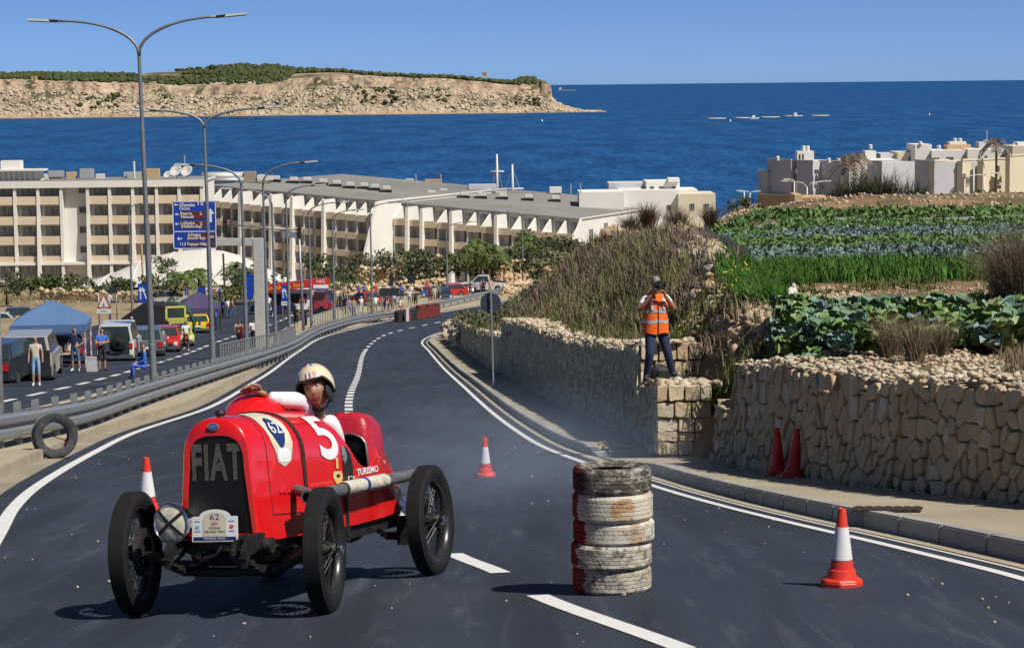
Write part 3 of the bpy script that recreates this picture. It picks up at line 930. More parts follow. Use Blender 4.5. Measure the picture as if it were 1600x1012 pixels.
# regions: 0 skin 1 hair 2 shirt 3 trousers 4 shoes
def pose(name):
 """joints of a standing adult 1.74 m tall, facing -y"""
 V3 = Vector
 J = dict(pelvis=V3((0, 0, .95)), waist=V3((0, 0, 1.08)), chest=V3((0, 0, 1.30)), neck0=V3((0, .005, 1.46)), neck=V3((0, -.005, 1.53)), head=V3((0, -.02, 1.62)), top=V3((0, -.01, 1.70)),
    shL=V3((.17, 0, 1.40)), elL=V3((.235, .02, 1.13)), wrL=V3((.245, -.05, .89)), haL=V3((.24, -.07, .79)),
    shR=V3((-.17, 0, 1.40)), elR=V3((-.235, .02, 1.13)), wrR=V3((-.245, -.05, .89)), haR=V3((-.24, -.07, .79)),
    hiL=V3((.085, 0, .90)), knL=V3((.10, -.015, .50)), anL=V3((.105, .02, .09)), toL=V3((.12, -.13, .03)),
    hiR=V3((-.085, 0, .90)), knR=V3((-.10, -.015, .50)), anR=V3((-.105, .02, .09)), toR=V3((-.12, -.13, .03)))
 def up(**k):
  for a, b in k.items(): J[a] = V3(b)
 if name == 'hips':
  up(elL=(.36, .08, 1.17), wrL=(.21, -.02, 1.03), haL=(.16, -.06, .99))
  up(haR=(-.26, -.05, .79), anL=(.17, -.02, .09), toL=(.22, -.16, .03), knL=(.14, -.03, .5))
 elif name == 'folded':
  up(elL=(.25, -.03, 1.15), wrL=(.04, -.19, 1.16), haL=(-.05, -.19, 1.17), elR=(-.25, -.03, 1.15), wrR=(-.04, -.20, 1.13), haR=(.05, -.21, 1.12))
 elif name == 'walk':
  up(knL=(.09, -.16, .53), anL=(.09, -.27, .11), toL=(.10, -.42, .07), knR=(-.09, .10, .50), anR=(-.09, .33, .16), toR=(-.10, .24, .05),
   elL=(.24, .12, 1.15), wrL=(.24, .05, .92), haL=(.23, .0, .84), elR=(-.24, -.06, 1.14), wrR=(-.22, -.22, .96), haR=(-.21, -.29, .90))
 elif name == 'camera':
  up(elL=(.26, -.16, 1.22), wrL=(.07, -.26, 1.50), haL=(.04, -.22, 1.57), elR=(-.26, -.16, 1.22), wrR=(-.07, -.26, 1.50), haR=(-.04, -.22, 1.57))
 elif name == 'lean':
  up(chest=(0, -.14, 1.25), neck0=(0, -.22, 1.38), neck=(0, -.26, 1.43), head=(0, -.31, 1.50), top=(0, -.34, 1.58), waist=(0, -.04, 1.07),
   shL=(.17, -.2, 1.32), elL=(.22, -.22, 1.05), wrL=(.16, -.38, .90), haL=(.13, -.44, .84), shR=(-.17, -.2, 1.32), elR=(-.22, -.22, 1.05), wrR=(-.16, -.38, .90), haR=(-.13, -.44, .84))
 elif name == 'sit':
  dz = -.50
  for k in ('pelvis', 'waist', 'chest', 'neck0', 'neck', 'head', 'top', 'shL', 'shR', 'hiL', 'hiR'): J[k].z += dz
  up(elL=(.23, -.04, .66), wrL=(.15, -.25, .55), haL=(.12, -.32, .54), elR=(-.23, -.04, .66), wrR=(-.15, -.25, .55), haR=(-.12, -.32, .54),
   knL=(.12, -.42, .50), anL=(.12, -.40, .09), toL=(.13, -.54, .03), knR=(-.12, -.42, .50), anR=(-.12, -.40, .09), toR=(-.13, -.54, .03))
 elif name == 'point':
  up(elR=(-.30, -.20, 1.32), wrR=(-.32, -.44, 1.38), haR=(-.33, -.53, 1.40), anL=(.15, -.05, .09), toL=(.19, -.19, .03))
 return J
RADII = dict(pelvis=(.155, .115), waist=(.135, .10), chest=(.165, .115), neck0=(.085, .07), neck=.058, head=(.083, .10), top=(.062, .075),
    shL=.066, elL=.043, wrL=.030, haL=(.040, .024), shR=.066, elR=.043, wrR=.030, haR=(.040, .024),
    hiL=.092, knL=.060, anL=.043, toL=(.045, .03), hiR=.092, knR=.060, anR=.043, toR=(.045, .03))
BONES = [('pelvis', 'waist'), ('waist', 'chest'), ('chest', 'neck0'), ('neck0', 'neck'), ('neck', 'head'), ('head', 'top'), ('chest', 'shL'), ('shL', 'elL'), ('elL', 'wrL'), ('wrL', 'haL'),
   ('chest', 'shR'), ('shR', 'elR'), ('elR', 'wrR'), ('wrR', 'haR'), ('pelvis', 'hiL'), ('hiL', 'knL'), ('knL', 'anL'), ('anL', 'toL'), ('pelvis', 'hiR'), ('hiR', 'knR'), ('knR', 'anR'), ('anR', 'toR')]
def classify(V, F, J, sleeve=.55, short=False, hatless=True):
 segs = [(a, b, J[a], J[b]) for a, b in BONES]
 fwd = (J['head'] - J['neck']).normalized()
 out = []
 for f in F:
  c = sum((V[i] for i in f), Vector()) / len(f)
  best = min(((seg_d(c, p, q), a, b) for a, b, p, q in segs), key=lambda k: k[0][0] - .0)
  (d, t), a, b = best
  if b in ('head', 'top') or (b == 'neck'):
   hc = J['head']
   r = c - hc
   reg = 1 if (r.z > .045 or (r.y > .025 and r.z > -.06)) else 0
   if b == 'neck': reg = 0
  elif a == 'neck0' or (a == 'chest' and b == 'neck0'): reg = 2 if (a == 'chest' and t < .85) else 0
  elif a.startswith('sh'): reg = 2 if t < sleeve else 0
  elif a.startswith('el'): reg = 2 if sleeve > 1.2 else 0
  elif a.startswith('wr'): reg = 0
  elif a.startswith('hi'): reg = 3
  elif a.startswith('kn'): reg = (0 if (short and t > .12) else 3)
  elif a.startswith('an'): reg = 4
  elif a == 'pelvis': reg = 3 if (b != 'waist' or t < .45) else 2
  else: reg = 2
  if reg in (0, 3) and b.startswith('an') and t > .93: reg = 4
  out.append(reg)
 return out
ARCH = {}
def archetype(pname, sleeve=.55, short=False, sub=1):
 k = (pname, sleeve, short, sub)
 if k not in ARCH:
  J = pose(pname)
  V, F = skin_verts({n: (p, RADII[n]) for n, p in J.items()}, BONES, 'pelvis', sub)
  reg = classify(V, F, J, sleeve, short)
  zmin = min(v.z for v in V)
  V = [Vector((v.x, v.y, v.z - zmin)) for v in V]
  me = bpy.data.meshes.new('person'); me.from_pydata([tuple(v) for v in V], [], F)
  for m in (M_SKIN, M_HAIR, MC['white'], MC['denim'], MC['black']): me.materials.append(m)
  me.polygons.foreach_set('material_index', reg)
  me.polygons.foreach_set('use_smooth', [True] * len(F)); me.update()
  ARCH[k] = me
 return ARCH[k]
def person(loc, rz, label, pname='stand', shirt='white', legs='denim', shoes='black', hair=M_HAIR, skin=M_SKIN, sleeve=.55, short=False, h=1.74, group=None, sub=1, slim=1.0):
 me = archetype(pname, sleeve, short, sub)
 o = bpy.data.objects.new('person', me); COL.objects.link(o)
 o.location = loc; o.rotation_euler = (0, 0, rz); k = h / 1.74; o.scale = (k * slim, k * slim, k)
 for i, m in enumerate((skin, hair, MC[shirt], MC[legs], MC[shoes])):
  o.material_slots[i].link = 'OBJECT'; o.material_slots[i].material = m
 return tag(o, label, 'person', group)
# ---- a head with a face, looking along -y, centred between the ears
def head_mesh(nu=40, nv=30, hair=True, beard=False):
 V, F, mi = [], [], []
 a, b, c = .076, .098, .120
 g = lambda x, s: math.exp(-(x / s) ** 2)
 for j in range(nv + 1):
  th = math.pi * j / nv
  for i in range(nu):
   ph = 2 * math.pi * i / nu
   dx, dy, dz = math.sin(th) * math.sin(ph), -math.sin(th) * math.cos(ph), math.cos(th)
   x, y, z = a * dx, b * dy, c * dz
   lo = max(0, -dz)
   x *= 1 - .30 * lo ** 1.6
   if dy < 0:
    y *= 1 - .06 * max(0, dz); y *= 1 - .10 * lo ** 2
   else: y *= 1 - .32 * lo ** 1.3
   fr = max(0, -dy)
   if fr > 0:
    q = 0
    q += .012 * g(x, .010) * g(z + .014, .014) + .006 * g(x, .007) * g(z - .008, .024)
    q += .006 * g(abs(x) - .011, .006) * g(z + .020, .008)
    q -= .012 * (g(abs(x) - .031, .015) * g(z - .020, .013))
    q += .006 * g(z - .043, .010) * g(x, .05)
    q += .008 * g(x, .022) * g(z + .057, .007) + .008 * g(x, .019) * g(z + .068, .007)
    q -= .005 * g(x, .02) * g(z + .0625, .003)
    q += .010 * g(x, .022) * g(z + .098, .016)
    q += .004 * g(abs(x) - .045, .018) * g(z + .015, .02)
    y -= q * min(1, fr * 1.6)
   V.append(Vector((x, y, z)))
 for j in range(nv):
  for i in range(nu):
   i2 = (i + 1) % nu
   f = (j * nu + i, (j + 1) * nu + i, (j + 1) * nu + i2, j * nu + i2)
   F.append(f)
   cc = sum((V[k] for k in f), Vector()) / 4
   m = 0
   if cc.z > .062 + .25 * max(0, -cc.y - .06) or (cc.y > .0 and cc.z > -.055 and not (abs(cc.x) > .06 and abs(cc.y) < .025 and cc.z < .02)): m = 1
   if not hair: m = 0
   if cc.y < -.07 and abs(cc.x) < .027 and -.074 < cc.z < -.052: m = 3
   if cc.y < -.06 and .012 < abs(cc.x) < .052 and .032 < cc.z < .046: m = 1 if hair is not None else 1
   mi.append(m)
 def ball(p, r, m, n=10):
  o = len(V)
  for j in range(n // 2 + 1):
   th = math.pi * j / (n // 2)
   for i in range(n):
    ph = 2 * math.pi * i / n
    V.append(Vector(p) + Vector((math.sin(th) * math.cos(ph), math.sin(th) * math.sin(ph), math.cos(th))) * r)
  for j in range(n // 2):
   for i in range(n):
    i2 = (i + 1) % n
    F.append((o + j * n + i, o + (j + 1) * n + i, o + (j + 1) * n + i2, o + j * n + i2)); mi.append(m)
 for s in (-1, 1):
  ball((s * .030, -.0705, .018), .0125, 2); ball((s * .030, -.0775, .018), .0080, 4)
  # ears
  o = len(V)
  for j in range(7):
   th = math.pi * j / 6
   for i in range(8):
    ph = 2 * math.pi * i / 8
    V.append(Vector((s * (.073 + .010 * math.sin(th) * math.cos(ph)), .012 + .018 * math.sin(th) * math.sin(ph), .002 + .032 * math.cos(th))))
  for j in range(6):
   for i in range(8):
    i2 = (i + 1) % 8
    F.append((o + j * 8 + i, o + (j + 1) * 8 + i, o + (j + 1) * 8 + i2, o + j * 8 + i2)); mi.append(0)
 return V, F, mi
M_LIP = mat('lips', (.17, .055, .045), .5)
M_EYE = mat('eye_white', (.36, .33, .30), .3, var=.02)
M_IRIS = mat('iris', (.02, .014, .01), .2)
def hand_geo(wrist, direction, palm_n, side, curl=.4, spread=.12, size=1.0):
 """palm and five separate fingers; direction along the fingers, palm_n away from the palm's back"""
 d = direction.normalized(); n = palm_n.normalized(); n = (n - d * n.dot(d)).normalized(); l = d.cross(n) * side
 W = Vector(wrist); S = size
 V, F = [], []
 def chain(pts, rad_, sub=1):
  names = ['p%d' % i for i in range(len(pts))]
  v, f = skin_verts({q: (p, r) for q, p, r in zip(names, pts, rad_)}, list(zip(names, names[1:])), 'p0', sub)
  o = len(V); V.extend(v); F.extend(tuple(i + o for i in q) for q in f)
 chain([W - d * .03 * S, W + d * .02 * S, W + d * .055 * S, W + d * .085 * S], [(.026 * S, .021 * S), (.031 * S, .019 * S), (.039 * S, .017 * S), (.037 * S, .014 * S)])
 for k, (off, ln) in enumerate(((.028, .068), (.010, .078), (-.009, .072), (-.027, .056))):
  b = W + d * (.078 - .006 * abs(k - 1)) * S + l * off * S
  pts = [b]; an = curl * .5; dr = d + l * off * spread * 18
  for q, part in enumerate((.45, .32, .23)):
   an += curl * (.5 if q == 0 else .55)
   v = (dr.normalized() * math.cos(an) + n * math.sin(an))
   b = b + v * ln * part * S; pts.append(b)
  chain(pts, [.0098 * S, .0092 * S, .0083 * S, .0070 * S])
 b = W + d * .022 * S + l * .026 * S
 pts = [b, b + (d * .6 + l * .8 + n * .15).normalized() * .038 * S, b + (d * .6 + l * .8 + n * .15).normalized() * .038 * S + (d * .85 + l * .3 + n * (.2 + curl * .4)).normalized() * .032 * S]
 pts.append(pts[-1] + (d * .9 + n * (.25 + curl * .5)).normalized() * .024 * S)
 chain(pts, [.0125 * S, .0115 * S, .0100 * S, .0082 * S])
 return V, F
def join_mesh(name, parts, mats, parent=None):
 """parts: list of (V, F, material indices or int) -> one mesh"""
 V, F, mi = [], [], []
 for v, f, m in parts:
  o = len(V); V += [tuple(p) for p in v]; F += [tuple(i + o for i in q) for q in f]
  mi += m if isinstance(m, list) else [m] * len(f)
 me = bpy.data.meshes.new(name); me.from_pydata(V, [], F)
 for m in mats: me.materials.append(m)
 me.polygons.foreach_set('material_index', mi); me.polygons.foreach_set('use_smooth', [True] * len(F)); me.update()
 o = bpy.data.objects.new(name, me); COL.objects.link(o)
 if parent: o.parent = parent
 return o
def xf(V, M): return [M @ Vector(v) for v in V]
# ================================================================== THE RED RACING CAR
M_RED = mat('red_coachwork', (.66, .010, .012), .26, var=.06, scale=2.5, coat=.9)
M_REDV = mat('red_vinyl', (.42, .015, .03), .38, var=.2, scale=9, bump=.5, bscale=14)
M_BLK = mat('black_chassis', (.014, .014, .015), .45, var=.4, scale=12, bump=.3)
M_IRON = mat('oily_iron', (.045, .04, .037), .5, .5, var=.5, scale=18, bump=.4)
M_CHROME = mat('chrome', (.75, .76, .78), .1, 1.0, var=.03)
M_STEEL = mat('dull_steel', (.30, .31, .33), .4, .9, var=.2)
M_GRILLE = mat('radiator_core', (.006, .006, .007), .55, var=.5, scale=30)
M_LETT = mat('grey_lettering', (.075, .075, .072), .6, var=.4, scale=70)
M_CREAM = mat('cream_paint', (.60, .55, .42), .45)
M_NAVYP = mat('navy_paint', (.012, .03, .14), .4)
M_WHITEP = mat('white_decal', (.74, .75, .76), .45, var=.06)
M_BLACKD = mat('black_decal', (.015, .015, .015), .5)
M_GOLD = mat('gold_decal', (.62, .45, .16), .5)
M_LEATH = mat('brown_leather', (.035, .02, .016), .6, var=.3, scale=15)
M_WRAP = mat('exhaust_wrap', (.50, .47, .40), .9, var=.22, scale=12, bump=.8, bscale=40)
M_PIPE = mat('exhaust_steel', (.13, .13, .14), .55, .3, var=.35, scale=9)
M_GLASS = mat('lamp_glass', (.66, .62, .50), .3, .0, var=.25, scale=14)
def rubber(name, a, b):
 t = NT(name); n = t.noise(9, 5, .7)
 t.col(t.ramp(n, [(.35, a), (.7, b)])).set(rough=.75, spec=.35).bump(t.noise(60, 3), .25, .005); return t.m
M_TYRE = rubber('tyre_rubber', (.005, .005, .006), (.012, .012, .013))
CAR_YAW = rad(16.5)
CO = Vector((-1.745, 13.93, 0)); CO.z = R(CO.x, CO.y)
_yd = Vector((math.sin(CAR_YAW), math.cos(CAR_YAW), 0)); _xd = Vector((math.cos(CAR_YAW), -math.sin(CAR_YAW), 0))
def _rise(d, L): a = CO + d * L / 2; b = CO - d * L / 2; return (R(a.x, a.y) - R(b.x, b.y)) / L
_q = CO + _yd * 2.12
_Y = (_yd + Vector((0, 0, (R(_q.x, _q.y) - CO.z) / 2.12))).normalized()
_X = (_xd + Vector((0, 0, _rise(_xd, 1.25)))).normalized()
_Z = _X.cross(_Y).normalized(); _X = _Y.cross(_Z)
CARM = Matrix(((_X.x, _Y.x, _Z.x, CO.x), (_X.y, _Y.y, _Z.y, CO.y), (_X.z, _Y.z, _Z.z, CO.z), (0, 0, 0, 1)))
car = thing('racing_car', 'red vintage open racing car with black radiator, number 5 and exposed wheels', 'car', mw=CARM)
def tab(y, rows):
 for (a, *p), (b, *q) in zip(rows, rows[1:]):
  if y <= b:
   t = max(0, (y - a) / (b - a)); return [lerp(u, v, t) for u, v in zip(p, q)]
 return list(rows[-1][1:])
#        y     w_bot  w_shoulder zb   zs    zt    n
SECT = [(-.13, .264, .222, .450, .93, 1.205, 2.5), (.0, .285, .244, .445, .93, 1.215, 2.5), (.4, .345, .315, .440, .90, 1.215, 2.4), (.9, .392, .372, .435, .86, 1.215, 2.2),
  (1.2, .405, .388, .435, .84, 1.205, 2.1), (1.7, .412, .385, .44, .84, 1.10, 2.1), (1.95, .420, .365, .455, .78, 1.03, 2.0), (2.25, .42, .33, .48, .62, .80, 2.0), (2.48, .33, .24, .52, .56, .66, 2.0)]
def surf(y, q):
 """body surface: q = 0 along the top, +-1 along the bottom edge"""
 wb, ws, zb, zs, zt, n = tab(y, SECT)
 s = 1 if q >= 0 else -1; a = abs(q)
 if a <= .5:
  ph = a / .5 * math.pi / 2
  x = ws * math.sin(ph) ** (2 / n); z = zs + (zt - zs) * math.cos(ph) ** (2 / n) if ph < math.pi / 2 - 1e-6 else zs
 else:
  t = (a - .5) / .5; x = lerp(ws, wb, t); z = lerp(zs, zb, t)
 return Vector((s * x, y, z))
def surf_n(y, q):
 e = .01
 a = surf(y + e, q) - surf(y - e, q); b = surf(y, q + e) - surf(y, q - e)
 n = a.cross(b).normalized()
 c = surf(y, q);
 return n if n.dot(Vector((c.x, 0, c.z - .75))) > 0 else -n
QS = [-1, -.9, -.75, -.6] + [-.5 + i / 18 for i in range(0, 19)] + [.6, .75, .9, 1]
# bonnet and scuttle (closed), cockpit sides, tail
Y1 = [-.10, -.05, 0, .05, .15, .25, .35, .45, .55, .65, .75, .85, .95, 1.02]
mb = MB()
front = [[surf(y, q) for q in QS] for y in Y1]
def scaled(y, k, dy):
 return [Vector((p.x * k, dy, .80 + (p.z - .80) * (1 - (1 - k) * .75))) for p in (surf(y, q) for q in QS)]
ring0 = scaled(-.10, .985, -.125); ring1 = scaled(-.10, .945, -.14)
def grille_outline(k=1.0, dy=-.142):
 out = []
 for q in QS:
  s = 1 if q >= 0 else -1; a = abs(q)
  if a <= .5:
   ph = a / .5 * math.pi / 2; x = .182 * math.sin(ph) ** (2 / 3.0); z = .90 + .20 * math.cos(ph) ** (2 / 3.0) if ph < 1.5707 else .90
  else: t = (a - .5) / .5; x = lerp(.182, .224, t); z = lerp(.90, .50, t)
  out.append(Vector((s * x * k, dy, .75 + (z - .75) * k)))
 return out
g0 = grille_outline(); g1 = grille_outline(.985, -.128)
mb.grid([g1, g0, ring1, ring0] + front)
bonnet = mb.build('body', M_RED, car, smooth=True, angle=50)
# sill bar under the grille
MB().box((0, -.115, .472), (.44, .05, .055)).build('radiator_sill', M_RED, car, bevel=.008)
gm = MB(); gm.add([tuple(p) for p in grille_outline(.99, -.130)], [tuple(range(len(QS)))])
core_ = gm.build('radiator_core', M_GRILLE, car)
mb = MB()
for i in range(36):
 z = .51 + i * .0165
 mb.box((0, -.1305, z), (.39 if z < .9 else .34 if z < 1.03 else .24, .004, .004))
for i in range(15): mb.box((-.175 + i * .025, -.1315, .78 if abs(-.175 + i * .025) < .15 else .70), (.003, .003, .54 if abs(-.175 + i * .025) < .15 else .38))
mb.build('grille_mesh', mat('grille_wire', (.016, .016, .016), .5, .3), core_)
v, f = text_mesh('FIAT', .30, .0, 3, .335, .012, 1.12)
zc = sum(p[1] for p in v) / len(v)
MB().add([(p[0], -.1365, 0.925 + p[1] * .98) for p in v], f).build('lettering', M_LETT, core_)
# badge
mb = MB(); mb.M = Matrix.Translation((-.005, -.146, 1.155)) @ Matrix.Rotation(rad(8), 4, 'X') @ Matrix.Scale(1.7, 4, (1, 0, 0))
mb.lathe([(.0001, -.006), (.022, -.006), (.022, 0)], 20, axis='Y'); bd = mb.build('badge', mat('badge_rim', (.45, .5, .55), .3, .8), car)
mb = MB(); mb.M = Matrix.Translation((-.005, -.1525, 1.1545)) @ Matrix.Rotation(rad(8), 4, 'X') @ Matrix.Scale(1.7, 4, (1, 0, 0))
mb.lathe([(.0001, -.002), (.019, -.002), (.019, .001)], 20, axis='Y'); mb.build('enamel', mat('blue_enamel', (.03, .16, .45), .3), bd)
v, f = text_mesh('FIAT', .02, 0, 2, .045); MB().add([(p[0] - .005, -.156, 1.154 + p[1]) for p in v], f).build('badge_letters', mat('pale_enamel', (.25, .42, .65), .4), bd)
# filler cap on the radiator
MB().lathe([(.0001, .03), (.03, .028), (.034, .018), (.034, .004), (.026, 0), (.026, -.02)], 16, c=(-.02, .0, 1.222)).build('filler_cap', M_BLK, car, smooth=True, angle=40)
# panel seams: bonnet front, hinge and rear edge; strap over the bonnet
def seam(name, y, q0, q1, w, m, off=.003, n=28, wob=0, par=None, th=.002):
 A, B, A2, B2 = [], [], [], []
 for i in range(n + 1):
  q = lerp(q0, q1, i / n); c = surf(y, q); nn = surf_n(y, q)
  A.append(surf(y - w / 2, q) + nn * off); B.append(surf(y + w / 2, q) + nn * off)
  A2.append(surf(y - w / 2, q) - nn * th); B2.append(surf(y + w / 2, q) - nn * th)
 return MB().grid([A2, A, B, B2]).build(name, m, par or car)
seam('bonnet_seam', .055, -.84, .84, .007, M_BLACKD, .001)
seam('bonnet_seam', .93, -1, 1, .005, mat('dark_red_gap', (.10, .004, .006), .5), .001)
def long_seam(q, y0, y1, w, m):
 A, B = [], []
 for i in range(20):
  y = lerp(y0, y1, i / 19); nn = surf_n(y, q)
  A.append(surf(y, q - w) + nn * .002); B.append(surf(y, q + w) + nn * .002)
 MB().grid([A, B]).build('bonnet_seam', m, car)
long_seam(.845, .055, .40, .004, M_BLACKD); long_seam(-.845, .055, .93, .004, M_BLACKD)
st = seam('bonnet_strap', .475, -.72, .72, .040, M_LEATH, .009, th=.002)
st2 = seam('strap_end', .475, .72, .97, .026, mat('strap_webbing', (.20, .12, .05), .7), .008)
MB().box((.347, .475, .66), (.02, .05, .06)).build('strap_buckle', M_STEEL, car, bevel=.004)
# row of small louvres low on the bonnet side
for i in range(9):
 y = .17 + i * .045 if i < 6 else .55 + (i - 6) * .045
 c = surf(y, .70); n = surf_n(y, .70)
 mb = MB(); mb.add([c + Vector((.001, -.014, -.009)), c + Vector((.001, .014, -.009)), c + Vector((.001, .014, .009)), c + Vector((.001, -.014, .009)), c + n * .012 + Vector((0, -.014, -.008)), c + n * .012 + Vector((0, .014, -.008))],
   [(0, 1, 5, 4), (4, 5, 2, 3), (0, 4, 3), (1, 2, 5)])
 mb.build('louvre', M_RED, car)
# fairing in front of the driver
rows = []
HX, HW = -.185, .235
for k in range(11):
 t = k / 10; y = .50 + .34 * t
 hgt = .150 * math.sin(t * math.pi / 2) ** 1.3
 row = []
 for i in range(21):
  a = math.pi * i / 20
  x = HX - HW * (0.72 + .28 * t) * math.cos(a)
  base = surf(y, 0).z
  # height of the bonnet under this x
  wb, ws, zb, zs, zt, nn = tab(y, SECT); r = min(.999, abs(x) / ws); zz = zs + (zt - zs) * (1 - r ** nn) ** (1 / nn)
  row.append(Vector((x, y, zz - .02 + (hgt + (base - zz) * .75 * math.sin(a)) * math.sin(a) ** .75 + .0)))
 rows.append(row)
mb = MB().grid(rows)
back = [Vector((p.x, p.y + .05, p.z - .012)) for p in rows[-1]]
mb.grid([rows[-1], back])
mb.build('driver_fairing', M_RED, car, smooth=True)
MB().tube([p + Vector((0, .01, .004)) for p in rows[-1][1:-1]], .011, 8).build('fairing_rim', M_BLACKD, car, smooth=True)
mb = MB(); mb.add([tuple(p + Vector((0, .03, -.01))) for p in rows[-1]], [tuple(range(21))]); mb.build('fairing_back', M_BLACKD, car)
# cockpit sides: cut down for the elbows
def zcut(y, side):
 d = .31 if side > 0 else .22
 t = (y - 1.02) / (1.74 - 1.02)
 return lerp(1.20, 1.02, t) - d * max(0, math.sin(math.pi * min(1, max(0, (t - .02) / .98)))) ** .55
for side in (1, -1):
 rows = []; inner = []
 for i in range(25):
  y = lerp(1.02, 1.74, i / 24); zc_ = min(zcut(y, side), surf(y, 0).z - .001)
  # find q where the surface reaches the cut
  lo, hi = 0.0, 1.0
  for _ in range(30):
   m_ = (lo + hi) / 2
   if surf(y, m_).z > zc_: lo = m_
   else: hi = m_
  row = [surf(y, side * lerp(1, hi, k / 10)) for k in range(11)]
  rows.append(row)
 mb = MB().grid(rows)
 mb.build('cockpit_side', M_RED, car, smooth=True)
 inn = [[Vector((p.x - side * .012, p.y, p.z)) for p in r] for r in rows]
 MB().grid(inn).build('cockpit_lining', M_BLK, car, smooth=True)
 MB().tube([r[-1] - Vector((side * .006, 0, 0)) for r in rows], .009, 6).build('cockpit_edge', M_BLACKD if side < 0 else M_RED, car, smooth=True)
Y3 = [1.74, 1.85, 1.95, 2.06, 2.17, 2.28, 2.38, 2.48]
rows = [[surf(y, q) for q in QS] for y in Y3]; rows.append([Vector((p.x * .3, 2.53, .60 + (p.z - .60) * .3)) for p in rows[-1]])
MB().grid(rows).build('tail', M_RED, car, smooth=True)
for yb in (1.745, 1.015): MB().add([tuple(surf(yb, q)) for q in QS], [tuple(range(len(QS)))]).build('bulkhead', M_BLK, car)
MB().box((0, 1.38, .50), (.66, .74, .05)).build('cockpit_floor', M_BLK, car)
# seats: two padded backs; the passenger side hooded with a red cover
for sx in (-.17, .18):
 mb = MB(); mb.box((sx, 1.66, .80), (.29, .10, .46), taper=.9); mb.box((sx, 1.48, .60), (.29, .30, .10)); mb.build('seat', mat('cracked_black_leather', (.014, .015, .016), .32, var=.6, scale=24, bump=.8, bscale=14), car, smooth=True, bevel=.03, angle=60)
rows = []
for k in range(7):
 t = k / 6; y = 1.56 + .30 * t; hh = 1.165 - .05 * t * t - (.05 if k == 0 else 0); w = .165
 row = []
 for i in range(15):
  u = -1 + 2 * i / 14
  row.append(Vector((.215 + u * w, y, hh - .14 * abs(u) ** 5 + .012 * mnoise.noise(Vector((u * 3, y * 12, 1))) - (.22 if abs(u) > .99 else 0))))
 rows.append(row)
drop_ = [Vector((p.x, p.y - .015, p.z - .10)) for p in rows[0]]; drop2 = [Vector((p.x, p.y + .04, p.z - .12)) for p in rows[-1]]
MB().grid([drop_] + rows + [drop2]).build('tonneau_cover', M_REDV, car, smooth=True)
MB().tube([p + Vector((0, -.004, -.002)) for p in drop_], .009, 6).build('cover_hem', M_STEEL, car, smooth=True)
MB().box((.22, 1.60, .93), (.27, .05, .22)).build('seat_pad', mat('scuffed_black_vinyl', (.02, .02, .022), .3, var=.9, scale=30, bump=.8, bscale=18), car, smooth=True, bevel=.02)
# steering wheel
mb = MB(); mb.M = Matrix.Translation((-.15, 1.02, 1.16)) @ Matrix.Rotation(rad(62), 4, 'X')
mb.tube([(.19 * math.cos(a), .19 * math.sin(a), 0) for a in [2 * math.pi * i / 28 for i in range(29)]], .012, 6, cap=False)
for a in range(4): mb.tube([(0, 0, -.02), (.185 * math.cos(a * 1.571 + .4), .185 * math.sin(a * 1.571 + .4), 0)], .007, 5)
mb.build('steering_wheel', M_BLACKD, car, smooth=True)
# decals laid on the bodywork: (name, centre y, centre q, outline or mesh in metres (along car, down the flank), material)
def on_body(v, f, yc, qc, m, name, off=.004, rot=0.0, par=None, sq=1.0):
 bm = bmesh.new(); vs = [bm.verts.new((p[0], p[1], 0)) for p in v]
 for q in f:
  try: bm.faces.new([vs[i] for i in q])
  except ValueError: pass
 bmesh.ops.triangulate(bm, faces=bm.faces)
 for _ in range(2):
  es = [e for e in bm.edges if e.calc_length() > .03]
  if es: bmesh.ops.subdivide_edges(bm, edges=es, cuts=1)
 bmesh.ops.triangulate(bm, faces=bm.faces)
 V = []; c, s = math.cos(rot), math.sin(rot)
 for w in bm.verts:
  x, y = w.co.x * c - w.co.y * s, w.co.x * s + w.co.y * c
  yy = yc + x; qq = qc - y * sq
  V.append(surf(yy, qq) + surf_n(yy, qq) * off)
 F = [tuple(q.index for q in fc.verts) for fc in bm.faces]
 bm.verts.index_update(); F = [tuple(w.index for w in fc.verts) for fc in bm.faces]
 bm.free()
 return MB().add(V, F).build(name, m, par or car)
def ellipse(a, b, n=28, pw=2.0):
 return [(a * math.copysign(abs(math.cos(t)) ** (2 / pw), math.cos(t)), b * math.copysign(abs(math.sin(t)) ** (2 / pw), math.sin(t))) for t in [2 * math.pi * i / n for i in range(n)]]
sh = [(-.105, .30), (.14, .30), (.155, .10), (.145, -.06), (.10, -.16), (.02, -.20), (-.05, -.17), (-.10, -.06), (-.125, .10)]
on_body(sh, [tuple(range(len(sh)))], .225, .335, M_CREAM, 'shield_decal', .004)
e = ellipse(.078, .135, 26, 1.6); dd = on_body(e, [tuple(range(len(e)))], .235, .30, M_NAVYP, 'race_number', .006)
v, f = text_mesh('62', .15, 0, 3, .12); on_body(v, f, .235, .285, M_WHITEP, 'digits', .008, par=dd)
e = ellipse(.075, .035, 16, 4); on_body(e, [tuple(range(len(e)))], .245, .47, M_WHITEP, 'sticker', .0065)
v, f = text_mesh('5', .42, 0, 4, .27, .008); on_body(v, f, .86, .35, M_WHITEP, 'number_five', .005, sq=1.0)
spade = [(-.035, .10), (.005, .11), (.032, .07), (.045, .0), (.04, -.10), (.02, -.16), (.005, -.10), (-.005, -.10), (-.02, -.16), (-.04, -.09), (-.04, .0)]
on_body([(a * 1.9, b) for a, b in spade], [tuple(range(len(spade)))], 1.10, .52, M_BLACKD, 'spade_decal', .005)
e = ellipse(.04, .05, 14); on_body(e, [tuple(range(len(e)))], 1.06, .46, mat('grey_decal', (.16, .2, .22), .5), 'leaf_decal', .005)
